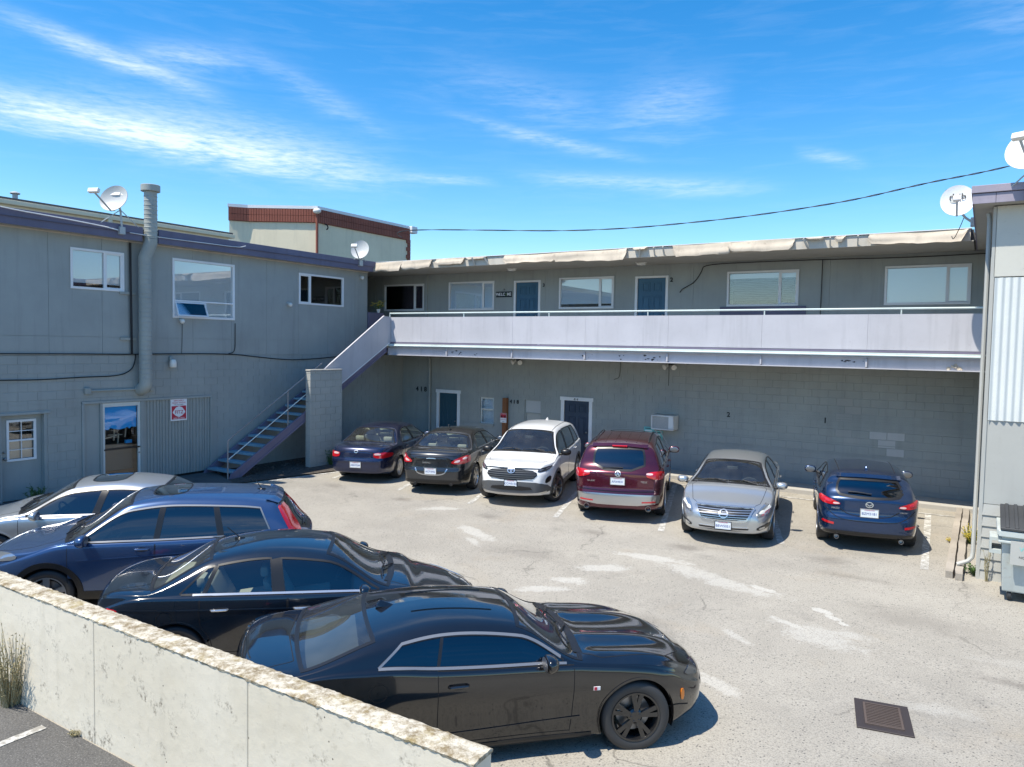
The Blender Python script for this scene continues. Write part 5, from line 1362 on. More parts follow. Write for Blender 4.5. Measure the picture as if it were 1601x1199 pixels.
class Car:
    def __init__(c, S, label, loc, heading, tilt=0.0):
        c.S = S; z = S.get('z', None)
        x, y = loc; g = ground_z(x, y) if z is None else z
        c.root = thing(S['name'], label, S['cat'], (x, y, g), R(heading), group='cars parked in the lot')
        # lie on the slope of the lot
        if tilt is not None:
            e = .6; h = R(heading)
            fx = (ground_z(x+math.cos(h)*e, y+math.sin(h)*e)-ground_z(x-math.cos(h)*e, y-math.sin(h)*e))/(2*e)
            lx = (ground_z(x-math.sin(h)*e, y+math.cos(h)*e)-ground_z(x+math.sin(h)*e, y-math.cos(h)*e))/(2*e)
            c.root.rotation_euler = (Matrix.Rotation(R(heading), 3, 'Z') @ Matrix.Rotation(-math.atan(fx), 3, 'Y') @ Matrix.Rotation(math.atan(lx), 3, 'X')).to_euler()
        c.top = interp(S['top']); c.belt = interp(S['belt']); c.hw = interp(S['hw']); c.W = max(p[1] for p in S['hw'])
        c.xr, c.xf = S['top'][0][0], S['top'][-1][0]; c.xr, c.xf = min(c.xr, c.xf), max(c.xr, c.xf)
        c.endf = interp(S['endf']); c.endr = interp(S['endr']); c.crown = interp(S['crown']); c.k = S.get('tumble', .56)
        c.shell(); c.cut()
    def sill(c, x): return c.S.get('sill', .22)+.05*sstep((x-(c.xf-.5))/.5)+.06*sstep(((c.xr+.5)-x)/.5)
    def section(c, x, shrink=0.0):
        zt = c.top(x)-shrink*.6; w = c.hw(x)-shrink; zs = c.sill(x)+shrink*.5; zb = c.belt(x); cr = c.crown(x); ze = zt-cr
        zbe = min(zb, ze-.012); h = ze-zbe; g = min(1, h/.2); wb = w-.040-.025*g; k = c.k
        zm = zs+(zbe-zs)*.5; bul = c.S.get('waist', .012)
        yE = wb-k*h-.03*g
        pts = [(0, zs), (w-.20, zs), (w-.055, zs+.004), (w-.022-bul, zs+.10), (w-bul*1.3, zm-.04), (w-.004, zm+(zbe-zm)*.30), (w, zm+(zbe-zm)*.52), (w-.012, zbe-.055), (w-.028, zbe-.012), (wb, zbe+.004*g),
               (wb-k*h*.28, zbe+h*.34), (wb-k*h*.64, zbe+h*.72), (yE+.022*g, ze-.012*g), (yE*.90, zt-cr*.62), (yE*.62, zt-cr*.26), (yE*.3, zt-cr*.06), (0, zt)]
        return chaikin(pts, 2, False)
    def ye(c, x):
        zt = c.top(x); w = c.hw(x); cr = c.crown(x); ze = zt-cr; zbe = min(c.belt(x), ze-.012); h = ze-zbe; g = min(1, h/.2)
        return w-.040-.025*g-c.k*h-.03*g
    def ztop_edge(c, x): return c.top(x)-c.crown(x)
    def deform(c, x, y, z):
        tf = sstep((x-(c.xf-1.1))/1.1); tr = sstep(((c.xr+.9)-x)/.9); r = min(1.15, abs(y)/c.W)
        tf2 = sstep((x-(c.xf-.40))/.40); tr2 = sstep(((c.xr+.40)-x)/.40)
        mid = .07*r**2.2
        wsf = sstep((x-.1)/.5)*(1-tf); wsr = sstep((-.6-x)/.5)*(1-tr)
        return x-c.S['bowf']*tf*r**2.4+c.S['bowr']*tr*r**2.4+tf2*c.endf(z)-tr2*c.endr(z)-mid*wsf+mid*wsr
    def shell(c):
        rnd = c.S.get('rnd', .07); st = []
        n = int((c.xf-c.xr-2*rnd)/.042)
        xs = [(c.xr+rnd+(c.xf-c.xr-2*rnd)*i/n, 0.0) for i in range(n+1)]
        A = [R(a) for a in (18, 36, 54, 72, 90)]
        front = [(c.xf-rnd+rnd*math.sin(a), rnd*(1-math.cos(a))) for a in A]; rear = [(c.xr+rnd-rnd*math.sin(a), rnd*(1-math.cos(a))) for a in A[::-1]]
        V = []; m = None
        for x, sh in rear+xs+front:
            sec = c.section(x, sh); m = len(sec)
            ring = [(p[0], p[1]) for p in sec]+[(-p[0], p[1]) for p in sec[-2:0:-1]]
            hb = c.S.get('hood_bulge'); xcw = max(c.S['windshield'][0], c.S['windshield'][1])
            def lift(x, y, z):
                if not hb or x < xcw+.05 or z < c.belt(x)-.03: return z
                f = sstep((x-xcw-.05)/.15)*sstep((c.xf-.12-x)/.5); a_ = abs(y)
                return z+f*(hb*math.exp(-((a_-.33)/.10)**2)-hb*.6*math.exp(-(a_/.16)**2)+hb*.7*math.exp(-((a_-.72)/.08)**2))
            V.append([(c.deform(x, y, z), y, lift(x, y, z)) for y, z in ring])
        c.nst = len(V); c.ring = len(V[0]); verts = [p for r_ in V for p in r_]; faces = []
        for i in range(c.nst-1):
            for j in range(c.ring):
                j2 = (j+1) % c.ring; faces.append((i*c.ring+j, (i+1)*c.ring+j, (i+1)*c.ring+j2, i*c.ring+j2))
        M = 26
        for end, (x, sh) in ((0, rear[0]), (c.nst-1, front[-1])):
            sec = c.section(x, sh); rows = []
            for j in range(m):
                y, z = sec[j]; row = []
                for k in range(M+1):
                    if k == 0: row.append(end*c.ring+j)
                    elif k == M: row.append(end*c.ring+(c.ring-j) % c.ring)
                    elif j in (0, m-1): row.append(end*c.ring+j)
                    else:
                        yy = y*(1-2*k/M); row.append(len(verts)); verts.append((c.deform(x, yy, z), yy, z))
                rows.append(row)
            for j in range(m-1):
                for k in range(M):
                    q = [rows[j][k], rows[j+1][k], rows[j+1][k+1], rows[j][k+1]]
                    q2 = []
                    for v in q:
                        if v not in q2: q2.append(v)
                    if len(q2) >= 3: faces.append(tuple(q2 if end else q2[::-1]))
        c.co = np.array(verts, float); c.faces = faces
        c.fc = np.array([c.co[list(f)].mean(0) for f in faces])
        nr = []
        for f in faces:
            p = c.co[list(f)]; v = np.cross(p[2]-p[0], (p[3] if len(f) > 3 else p[1])-p[1]) if len(f) > 3 else np.cross(p[1]-p[0], p[2]-p[0]); l = np.linalg.norm(v); nr.append(v/l if l > 1e-12 else v)
        c.fn = np.array(nr)
        ns_ = (c.nst-1)*c.ring; nc = (len(faces)-ns_)//2
        for a_, b_ in ((0, ns_), (ns_, ns_+nc), (ns_+nc, len(faces))):
            ctr = np.array([0, 0, .6])
            if (c.fn[a_:b_]*(c.fc[a_:b_]-ctr)).sum() < 0:
                c.fn[a_:b_] *= -1
                for i in range(a_, b_): faces[i] = tuple(faces[i][::-1])
        c.bvh = BVHTree.FromPolygons([tuple(p) for p in c.co], faces)
        c.tag = np.array(['body']*len(faces), dtype=object)
        # smooth vertex normals of the whole shell
        vn = np.zeros_like(c.co)
        for f, n_ in zip(faces, c.fn):
            for v in f: vn[v] += n_
        c.vn = vn/np.maximum(np.linalg.norm(vn, axis=1, keepdims=True), 1e-9)
    # --- projection onto the shell
    def proj(c, mode, a, b):
        """mode side+ / side- : (x, z); top: (x, y); front/rear: (y, z) -> (point, normal)"""
        if mode in ('L', 'R'):
            s = 1 if mode == 'L' else -1; o, d = Vector((a, 3*s, b)), Vector((0, -s, 0))
        elif mode == 'T': o, d = Vector((a, b, 4)), Vector((0, 0, -1))
        elif mode == 'F': o, d = Vector((6, a, b)), Vector((-1, 0, 0))
        else: o, d = Vector((-6, a, b)), Vector((1, 0, 0))
        p, n, i, dist = c.bvh.ray_cast(o, d)
        if p is not None and ((mode == 'F' and p.x < c.xf-.62) or (mode == 'B' and p.x > c.xr+.62 and b < 1.0)):
            p, n, i, dist = c.bvh.find_nearest(Vector(((c.xf-.25) if mode == 'F' else (c.xr+.25), a, b))); return p, (n if n.dot(d) < 0 else -n)
        if p is None:
            q, n, i, dist = c.bvh.find_nearest(o+d*(3 if mode in 'LR' else 4)); return q, n if n.dot(d) < 0 else -n
        return p, (n if n.dot(d) < 0 else -n)
    def mask(c, mode, poly):
        f, n = c.fc, c.fn
        if mode == 'L': return inside(f[:, 0], f[:, 2], poly) & (f[:, 1] > .3) & (n[:, 1] > .12)
        if mode == 'R': return inside(f[:, 0], f[:, 2], poly) & (f[:, 1] < -.3) & (n[:, 1] < -.12)
        if mode == 'T': return inside(f[:, 0], f[:, 1], poly) & (n[:, 2] > .1) & (f[:, 2] > .5)
        if mode == 'F': return inside(f[:, 1], f[:, 2], poly) & (f[:, 0] > 0) & (n[:, 0] > .15)
        return inside(f[:, 1], f[:, 2], poly) & (f[:, 0] < 0) & (n[:, 0] < -.15)
    def region(c, mode, poly, tag, only=('body',), snap=True):
        m = c.mask(mode, poly); m &= np.isin(c.tag, np.array(only, dtype=object)) if only else True
        idx = np.nonzero(m)[0]
        if len(idx) == 0: return
        ins = set(); 
        for i in idx: ins.update(c.faces[i])
        if snap:
            outv = set(); ms = set(idx)
            ax = {'L': (0, 2), 'R': (0, 2), 'T': (0, 1), 'F': (1, 2), 'B': (1, 2)}[mode]
            lo, hi = np.array(poly).min(0)-.15, np.array(poly).max(0)+.15
            cand = np.nonzero((c.fc[:, ax[0]] > lo[0]) & (c.fc[:, ax[0]] < hi[0]) & (c.fc[:, ax[1]] > lo[1]) & (c.fc[:, ax[1]] < hi[1]))[0]
            for i in cand:
                if i not in ms: outv.update(c.faces[i])
            for v in ins & outv:
                p = Vector((c.co[v][ax[0]], c.co[v][ax[1]])); d, q = near_outline(p, poly)
                if d < .06 and d > 1e-5:
                    P, n = c.proj(mode, q.x, q.y)
                    if (P-Vector(c.co[v])).length < .12: c.co[v] = P
        c.tag[idx] = tag
    def emit(c, tag, name, mat, parent=None, off=0.0):
        idx = np.nonzero(c.tag == tag)[0]
        if len(idx) == 0: return None
        vm = {}; vs = []; fs = []; ns = []
        for i in idx:
            f = []
            for v in c.faces[i]:
                if v not in vm: vm[v] = len(vs); vs.append(tuple(c.co[v]+c.vn[v]*off)); ns.append(tuple(c.vn[v]))
                f.append(vm[v])
            fs.append(tuple(f))
        me = bpy.data.meshes.new(name); me.from_pydata(vs, [], fs)
        me.polygons.foreach_set('use_smooth', [True]*len(fs))
        me.normals_split_custom_set_from_vertices(ns)
        return link(name, me, mat, parent or c.root)
    def patch(c, mode, outline, name, mat, off=.006, nu=10, nv=6, parent=None, depth=.012, inset=0.0):
        """a shaped piece that follows the shell, proud of it by off, with a skirt"""
        us = [p[0] for p in outline]; lo_, hi_ = min(us), max(us); cols = sorted(set([round(lo_+(hi_-lo_)*i/nu, 5) for i in range(nu+1)]+[round(u, 5) for u in us]))
        cols = [cols[0]]+[u for p_, u in zip(cols[:-1], cols[1:]) if u-p_ > 1e-4]
        grid = []
        for u in cols:
            uu = min(max(u, lo_+1e-5), hi_-1e-5); hit = []
            for i in range(len(outline)):
                (a, b), (e, f) = outline[i], outline[(i+1) % len(outline)]
                if (a <= uu < e) or (e <= uu < a): hit.append(b+(f-b)*(uu-a)/(e-a))
            if len(hit) < 2: continue
            h0, h1 = min(hit), max(hit); grid.append([(u, h0+(h1-h0)*k/nv) for k in range(nv+1)])
        mb = MB(); R_ = []; 
        for col in grid:
            row = []
            for (a, b) in col:
                p, n = c.proj(mode, a, b); row.append(len(mb.v)); mb.v.append(tuple(p+n*(off)))
            R_.append(row)
        for i in range(len(R_)-1):
            for k in range(nv): mb.f.append((R_[i][k], R_[i+1][k], R_[i+1][k+1], R_[i][k+1]))
        edge = [r[0] for r in R_]+R_[-1][1:]+[r[nv] for r in R_[-2::-1]]+R_[0][-2:0:-1]
        base = len(mb.v); flat = [p for col in grid for p in col]
        inv = {}
        for i, row in enumerate(R_):
            for k, v in enumerate(row): inv[v] = grid[i][k]
        for v in edge:
            p, n = c.proj(mode, *inv[v]); mb.v.append(tuple(p-n*depth))
        L_ = len(edge)
        for i in range(L_): mb.f.append((edge[i], edge[(i+1) % L_], base+(i+1) % L_, base+i))
        o = mb.build(name, mat, parent or c.root, off=(0, 0, 0)); auto_smooth(o, 50); return o
    def strip(c, mode, pts, width, name, mat, off=.002, closed=False, parent=None, dens=.035, shift=0.0):
        P = []
        n = len(pts)
        for i in range(n if closed else n-1):
            a, b = Vector(pts[i]), Vector(pts[(i+1) % n]); k = max(1, int((b-a).length/dens))
            for j in range(k): P.append(a+(b-a)*j/k)
        if not closed: P.append(Vector(pts[-1]))
        mb = MB(); N = len(P)
        for i, p in enumerate(P):
            a = P[(i-1) % N] if closed or i > 0 else p; b = P[(i+1) % N] if closed or i < N-1 else p
            d = (b-a); d = d.normalized() if d.length > 1e-9 else Vector((1, 0)); q = Vector((-d.y, d.x))
            pr = []
            for s in (-.5, .5):
                e = p+q*(width*s+shift); w, n_ = c.proj(mode, e.x, e.y); pr.append((w, n_))
            for w, n_ in pr: mb.v.append(tuple(w-n_*.004))
            for w, n_ in pr: mb.v.append(tuple(w+n_*off))
        rng = range(N if closed else N-1)
        for i in rng:
            j = (i+1) % N; a, b = 4*i, 4*j
            mb.f += [(a+2, b+2, b+3, a+3), (a, b, b+2, a+2), (a+3, b+3, b+1, a+1)]
        return auto_smooth(mb.build(name, mat, parent or c.root, off=(0, 0, 0)), 60)
    # --- openings
    def dlo(c):
        """side glass outlines (x, z), front to rear, from the pillars"""
        S = c.S; mt = S.get('dlo_top', .055); mbm = S.get('dlo_bot', .018)
        up = lambda x: c.ztop_edge(x)-mt; dn = lambda x: c.belt(x)+mbm
        xfront = 0.0; xcap = max(S['windshield'][0], S['windshield'][1])-.10; out = []
        while xfront < xcap and up(xfront)-dn(xfront) > .015: xfront += .01
        bounds = S['pillars']     # list of ((xb_front, xt_front), (xb_rear, xt_rear)) per window; None = A pillar
        for (fr_, rr) in bounds:
            bf, tf_ = fr_ if fr_ else (xfront, xfront)
            br, tr_ = rr; n = 14; lo_ = []; hi_ = []
            for i in range(n+1):
                x = bf+(br-bf)*i/n; lo_.append((x, dn(x)))
            for i in range(n+1):
                x = tr_+(tf_-tr_)*i/n; hi_.append((x, max(up(x), dn(x)+.006)))
            pl = lo_+hi_
            q = [pl[0]]
            for p in pl[1:]:
                if abs(p[0]-q[-1][0])+abs(p[1]-q[-1][1]) > .004: q.append(p)
            if abs(q[0][0]-q[-1][0])+abs(q[0][1]-q[-1][1]) < .004: q.pop()
            out.append(q)
        return out
    def cut(c):
        S = c.S; r = S['r']; c.arch = S.get('arch', r+.045)
        for xa in S['axles']:
            circ = [(xa+c.arch*math.cos(t), r+c.arch*math.sin(t)) for t in np.linspace(0, 2*math.pi, 48, endpoint=False)]
            for mode in 'LR': c.region(mode, circ, 'gone')
            f = c.fc; m = ((f[:, 0]-xa)**2+(f[:, 2]-r)**2 < c.arch**2) & (np.abs(f[:, 1]) > c.W-.42) & (f[:, 2] < r+c.arch*.7); c.tag[m] = 'gone'
        c.wins = c.dlo()
        for i, w in enumerate(c.wins):
            for mode in 'LR': c.region(mode, w, 'win%d%s' % (i, mode))
        ws = S['windshield']; c.ws = c.glass_outline(ws); c.region('T', c.ws, 'windshield')
        if 'rear_glass' in S: c.rg = c.glass_outline(S['rear_glass']); c.region('T', c.rg, 'rear_window'); c.rgm = 'T'
        if 'rear_glass_b' in S: c.rg = chaikin(S['rear_glass_b'], 1); c.region('B', c.rg, 'rear_window'); c.rgm = 'B'
        c.doors = []
        for i, d in enumerate(S['doors']):
            pl = c.door_outline(*d); c.doors.append(pl)
            for mode in 'LR': c.region(mode, pl, 'door%d%s' % (i, mode))
        if 'hood' in S: c.hood = c.sym(S['hood']); c.region('T', c.hood, 'hood')
        if 'trunk' in S: c.trunk = c.sym(S['trunk']); c.region('T', c.trunk, 'trunk')
        if 'sunroof' in S: c.sr = chaikin(c.sym(S['sunroof']), 2); c.region('T', c.sr, 'sunroof')
    def sym(c, half): return list(half)+[(x, -y) for x, y in reversed(half)]
    def glass_outline(c, g):
        """g = (x at one end, x at other end, side margin, plan bow at each end)"""
        x0, x1, mg, b0, b1 = g; pts = []
        half = lambda x: max(.2, c.ye(x)-mg)
        n = 12
        for i in range(n+1):
            y = -half(x0)+2*half(x0)*i/n; pts.append((x0+b0*(1-(y/half(x0))**2), y))
        for i in range(1, n):
            x = x0+(x1-x0)*i/n; pts.append((x, half(x)))
        for i in range(n+1):
            y = half(x1)-2*half(x1)*i/n; pts.append((x1+b1*(1-(y/half(x1))**2), y))
        for i in range(1, n):
            x = x1+(x0-x1)*i/n; pts.append((x, -half(x)))
        # same sideways sweep as the shell
        return [(c.deform(x, y, .9)-0 if False else x, y) for x, y in pts]
    def door_outline(c, xf, xr, lower=.10, cutw=None):
        n = 10; P = []; zs = c.S.get('sill', .22)+lower
        for i in range(n+1): x = xf+(xr-xf)*i/n; P.append((x, c.belt(x)-.004))
        xe = xr; r = c.S['r']; ra = c.arch+.05
        axr = min(c.S['axles'])
        if cutw:                       # rear edge follows the wheel arch
            for t in np.linspace(0, 1, 8):
                a = R(62)+t*R(100); x, z = axr+ra*math.cos(R(62)-0), 0
            zr = c.belt(xr); P.append((xr, r+ra+.02) if xr < axr+ra*.6 else (xr, zr-.3))
            for a in np.linspace(R(75), R(10), 7):
                x, z = axr+ra*math.cos(a), r+ra*math.sin(a)
                if x > xr-.02 and z > zs: P.append((max(x, xr), z))
            P.append((axr+ra+.01, zs))
        else: P.append((xr, zs))
        P.append((xf-.03, zs)); P.append((xf-.01, zs+.15))
        return P
    # --- everything else
    def dress(c):
        S = c.S; pm = S['paint']; rt = c.root
        body = c.emit('body', 'body', pm)
        gt = S.get('glass_side', 'glass_tint'); gr = S.get('glass_rear', gt)
        ring = S.get('ring', 'trim_black'); rw = S.get('ring_w', .020)
        for i, w in enumerate(c.wins):
            for mode in 'LR':
                o = c.emit('win%d%s' % (i, mode), 'side_window', gt, off=-.004)
                if o: c.strip(mode, w, rw, 'window_trim', ring, .004, True, o, shift=0.004 if i >= 0 else 0)
        if S.get('chrome_belt'):
            x0, x1 = S['chrome_belt']; n = 24
            for mode in 'LR': c.strip(mode, [(x0+(x1-x0)*i/n, c.belt(x0+(x1-x0)*i/n)+.010) for i in range(n+1)], .022, 'belt_moulding', S.get('belt_mat', 'chrome'), .009)
        if S.get('dlo_chrome'):
            mt = S.get('dlo_top', .055)-.012; f0 = max(p[0] for p in c.wins[0])-.02; br, tr_ = S['pillars'][-1][1]
            P = [(f0+(tr_-f0)*i/30, c.ztop_edge(f0+(tr_-f0)*i/30)-mt) for i in range(31)]+[(br+.0, c.belt(br)+.014)]
            for mode in 'LR': c.strip(mode, P, .020, 'window_surround', S['dlo_chrome'], .009)
        if S.get('pillar_black'):
            for i in range(len(c.wins)-1):
                a, b = c.S['pillars'][i][1], c.S['pillars'][i+1][0]
                mid = lambda q, k: (q[0][k]+q[1][k])/2
                xb, xt = (a[0]+b[0])/2, (a[1]+b[1])/2; wd = max(.03, abs(a[0]-b[0])-.004)
                for mode in 'LR': c.strip(mode, [(xb, c.belt(xb)+.02), (xt, c.ztop_edge(xt)-S.get('dlo_top', .055))], wd, 'door_pillar', 'trim_black', .003)
        o = c.emit('windshield', 'windshield', S.get('glass_front', 'glass_green'), off=-.003); c.strip('T', c.ws, .045, 'windshield_seal', 'trim_black', .003, True, o)
        o = c.emit('rear_window', 'rear_window', gr, off=-.003); c.strip(c.rgm, c.rg, .040, 'rear_window_seal', 'trim_black', .003, True, o)
        for i, d in enumerate(c.doors):
            for mode in 'LR':
                o = c.emit('door%d%s' % (i, mode), 'door', pm); c.strip(mode, d, .007, 'door_seam', 'seam', .0012, True, o)
                hx = S['handles'][i]; hz = c.belt(hx)-S.get('handle_drop', .10)
                c.handle(mode, hx, hz, o)
        for tg in ('hood', 'trunk'):
            if tg in S:
                o = c.emit(tg, 'hood' if tg == 'hood' else 'trunk_lid', pm); pl = c.hood if tg == 'hood' else c.trunk
                c.strip('T', pl, .008, tg+'_seam', 'seam', .0012, True, o)
        if 'sunroof' in S:
            o = c.emit('sunroof', 'sunroof', 'glass_tint', off=-.002); c.strip('T', c.sr, .022, 'sunroof_seal', 'trim_black', .003, True, o)
            MB().box(min(p[0] for p in c.sr)-.1, max(p[0] for p in c.sr)+.1, -.45, .45, c.top(0)-.14, c.top(0)-.12).build('sunroof_shade', 'cloth_grey', rt, off=(0, 0, 0))
        c.wheels(); c.interior(); c.mirrors(); c.wipers()
        for it in S.get('items', []): it(c)
    def handle(c, mode, x, z, parent):
        s = 1 if mode == 'L' else -1
        hm = c.S.get('handle_mat', c.S['paint'])
        cup = [(x+.075*math.cos(t), z-.004+.030*math.sin(t)) for t in np.linspace(0, 2*math.pi, 16, endpoint=False)]
        c.patch(mode, cup, 'handle_cup', 'trim_black', .0015, 8, 3, parent, .003)
        p0, n0 = c.proj(mode, x-.095, z); p1, n1 = c.proj(mode, x+.095, z); pm, nm = c.proj(mode, x, z)
        mb = MB().tube([p0+n0*.004, p0+n0*.026+Vector((.015, 0, 0)), pm+nm*.032, p1+n1*.026-Vector((.015, 0, 0)), p1+n1*.004], [.010, .014, .014, .014, .010], 8)
        auto_smooth(mb.build('door_handle', hm, parent, off=(0, 0, 0)))
    def wheels(c):
        S = c.S; r = S['r']; tw = S.get('tw', .215); rr = S.get('rim_r', r*.70)
        ty = MB().lathe([(rr-.01, -tw*.40), (rr+.012, -tw*.47), (r*.86, -tw*.51), (r*.955, -tw*.46), (r*.99, -tw*.38), (r, -tw*.2), (r, tw*.2), (r*.99, tw*.38), (r*.955, tw*.46), (r*.86, tw*.51), (rr+.012, tw*.47), (rr-.01, tw*.40)], 48, axis='Y')
        # tread grooves
        for k in (-.22, 0, .22): ty.lathe([(r+.0005, tw*(k-.02)), (r+.001, tw*k), (r+.0005, tw*(k+.02))], 48, axis='Y')
        tyre = ty.mesh('wheel', recalc=False); tyre.materials.append(MATS['rubber']); tyre.polygons.foreach_set('use_smooth', [True]*len(tyre.polygons))
        rim = MB(); o = tw*.46
        rim.lathe([(rr+.004, o), (rr+.006, o+.006), (rr-.012, o+.004), (rr-.022, o-.03), (rr-.03, -tw*.3), (rr+.004, -tw*.42)], 40, axis='Y')
        ns = S.get('spokes', 5); sw = S.get('spoke_w', .07); tws = S.get('twin', False)
        face = o-.012
        if S.get('hubcap'):
            rim.lathe([(0, o+.012), (.05, o+.012), (.06, o+.004), (rr*.5, o+.004), (rr*.55, o+.012), (rr*.80, o+.012), (rr*.86, o), (rr, o+.002)], 40, axis='Y')
            for k in range(ns*2):
                a = 2*math.pi*k/(ns*2); d = Vector((math.cos(a), 0, math.sin(a))); rim.bar(d*rr*.56+Vector((0, o+.013, 0)), d*rr*.80+Vector((0, o+.013, 0)), .014, .008, (0, 1, 0))
        else:
            rim.lathe([(0, face+.006), (.055, face+.006), (.075, face-.01), (.08, face-.05)], 24, axis='Y')
            for k in range(ns):
                for dv in ((-.11, .11) if tws else (0,)):
                    a = 2*math.pi*k/ns+.3; a2 = a+dv*1.5; d0 = Vector((math.cos(a+dv*.5), 0, math.sin(a+dv*.5))); d1 = Vector((math.cos(a2), 0, math.sin(a2)))
                    w = sw*(.5 if tws else 1); p = d0*.05; q = d1*(rr-.012); t_ = Vector((0, 1, 0)).cross((q-p).normalized())
                    A = [p+t_*w*.45, p-t_*w*.45]; B = [q+t_*w*.6, q-t_*w*.6]
                    rim.hexa([v+Vector((0, y, 0)) for e, ys in ((A, (face-.035, face+.004)), (B, (o-.035, o-.004))) for v in e for y in ys])
            for k in range(5):
                a = 2*math.pi*k/5; rim.sphere((.045*math.cos(a), face+.006, .045*math.sin(a)), .009, 8, 5)
        rm = rim.mesh('rim', recalc=True); rm.materials.append(MATS[S.get('rim_mat', 'alloy')])
        br = MB().lathe([(0, -.01), (rr*.72, -.01), (rr*.72, .012), (0, .012)], 32, axis='Y').mesh('brake_disc', recalc=False); br.materials.append(MATS['steel'])
        for me in (rm,):
            me.polygons.foreach_set('use_smooth', [True]*len(me.polygons))
            try: me.set_sharp_from_angle(angle=R(35))
            except Exception: pass
        steer = R(S.get('steer', 0)); fx = max(S['axles'])
        for xa in S['axles']:
            for s in (1, -1):
                wb = c.hw(xa)-tw*.5-.018
                w = bpy.data.objects.new('wheel', tyre); COL.objects.link(w); w.parent = c.root; w.location = (xa, s*wb, r)
                w.rotation_euler = (0, random.uniform(0, 1.2), (0 if s > 0 else math.pi)+(steer if xa == fx else 0))
                for nm, me in (('rim', rm), ('brake_disc', br)):
                    k = bpy.data.objects.new(nm, me); COL.objects.link(k); k.parent = w
                # dark liner of the arch
                ra = c.arch+.012; mb = MB(); n = 22; y0, y1 = s*(wb-.24), s*(c.hw(xa)-.035)
                for i in range(n+1):
                    a = -.35+(math.pi+.7)*i/n
                    for y in (y0, y1): mb.v.append((xa+ra*math.cos(a), y, r+ra*math.sin(a)))
                for i in range(n): mb.f.append((2*i, 2*i+1, 2*i+3, 2*i+2))
                mb.poly([(xa+ra*math.cos(-.35+(math.pi+.7)*i/n), y0, r+ra*math.sin(-.35+(math.pi+.7)*i/n)) for i in range(n+1)])
                mb.build('wheel_well', 'trim_black', c.root, off=(0, 0, 0), recalc=False)
                if S.get('arch_trim'):
                    c.strip('L' if s > 0 else 'R', [(xa+(c.arch+.035)*math.cos(a), r+(c.arch+.035)*math.sin(a)) for a in np.linspace(-.30, math.pi+.30, 30)], .075, 'arch_trim', S['arch_trim'], .010)
                else:
                    c.strip('L' if s > 0 else 'R', [(xa+(c.arch+.010)*math.cos(a), r+(c.arch+.010)*math.sin(a)) for a in np.linspace(-.25, math.pi+.25, 30)], .022, 'arch_lip', S['paint'], .006)
    def interior(c):
        S = c.S; cl = S.get('cloth', 'cloth_grey'); zb = c.belt(0); wi = c.hw(0)-.13
        xa = S.get('cabin', (-1.35, .95)); fl = S.get('floor', .30)
        tub = MB(); tub.box(xa[0], xa[1], -wi, wi, fl-.02, fl); tub.box(xa[0], xa[1], wi, wi+.02, fl, zb-.03); tub.box(xa[0], xa[1], -wi-.02, -wi, fl, zb-.03)
        tub.build('cabin_tub', 'cloth_black', c.root, off=(0, 0, 0))
        def seat(x, y, w, back=S.get('seat_h', .54), name='seat'):
            b = MB(); b.hexa([(x-.26, y-w/2, fl+.14), (x-.26, y-w/2, fl+.28), (x-.26, y+w/2, fl+.14), (x-.26, y+w/2, fl+.28), (x+.26, y-w/2, fl+.16), (x+.26, y-w/2, fl+.34), (x+.26, y+w/2, fl+.16), (x+.26, y+w/2, fl+.34)])
            o = b.build(name, cl, c.root, off=(0, 0, 0), bevel=.045)
            k = MB(); k.hexa([(x-.34, y-w/2, fl+.2), (x-.34-back*.32, y-w/2*.88, fl+.2+back), (x-.34, y+w/2, fl+.2), (x-.34-back*.32, y+w/2*.88, fl+.2+back), (x-.18, y-w/2, fl+.2), (x-.26-back*.32, y-w/2*.88, fl+.2+back), (x-.18, y+w/2, fl+.2), (x-.26-back*.32, y+w/2*.88, fl+.2+back)])
            auto_smooth(k.build('seat_back', cl, o, off=(0, 0, 0), bevel=.045), 50)
            for yy in ((y,) if w < .7 else (y-.42, y+.42)):
                hx = x-.34-back*.32+.02; h = MB().box(hx-.05, hx+.05, yy-.13, yy+.13, fl+.2+back+.02, fl+.2+back+.15)
                auto_smooth(h.build('headrest', cl, o, off=(0, 0, 0), bevel=.04), 50)
            auto_smooth(o, 50)
        seat(S.get('seat_x', .12), .36, .50); seat(S.get('seat_x', .12), -.36, .50)
        rx = S.get('rear_seat', -.75)
        if rx is not None: seat(rx, 0, 1.22, S.get('rear_h', .46), 'rear_seat')
        dx = xa[1]; d = MB(); d.hexa([(dx-.42, -wi+.02, zb-.36), (dx-.38, -wi+.02, zb-.03), (dx-.42, wi-.02, zb-.36), (dx-.38, wi-.02, zb-.03), (dx+.05, -wi+.06, zb-.36), (dx+.12, -wi+.08, zb-.04), (dx+.05, wi-.06, zb-.36), (dx+.12, wi-.08, zb-.04)])
        auto_smooth(d.build('dashboard', S.get('dash', 'cloth_black'), c.root, off=(0, 0, 0), bevel=.03), 50)
        sw = MB(); n = 24; A = []
        cx, cz = dx-.52, zb-.05; tl = R(28)
        for i in range(n+1):
            a = 2*math.pi*i/n; A.append((cx-.185*math.sin(a)*math.sin(tl)*-1, .36+.185*math.cos(a), cz+.185*math.sin(a)*math.cos(tl)))
        sw.tube(A, .016, 8, False); sw.bar((cx, .20, cz), (cx, .52, cz), .06, .03); sw.bar((cx, .36, cz), (cx+.18, .36, cz-.08), .06, .06)
        auto_smooth(sw.build('steering_wheel', 'cloth_black', c.root, off=(0, 0, 0)))
        if 'shelf' in S:
            x0, x1 = S['shelf']; MB().box(x0, x1, -wi+.08, wi-.08, c.belt(x0)-.06, c.belt(x0)-.03).build('parcel_shelf', cl, c.root, off=(0, 0, 0))
        rm = S['windshield']; hx = min(rm[0], rm[1])+.18
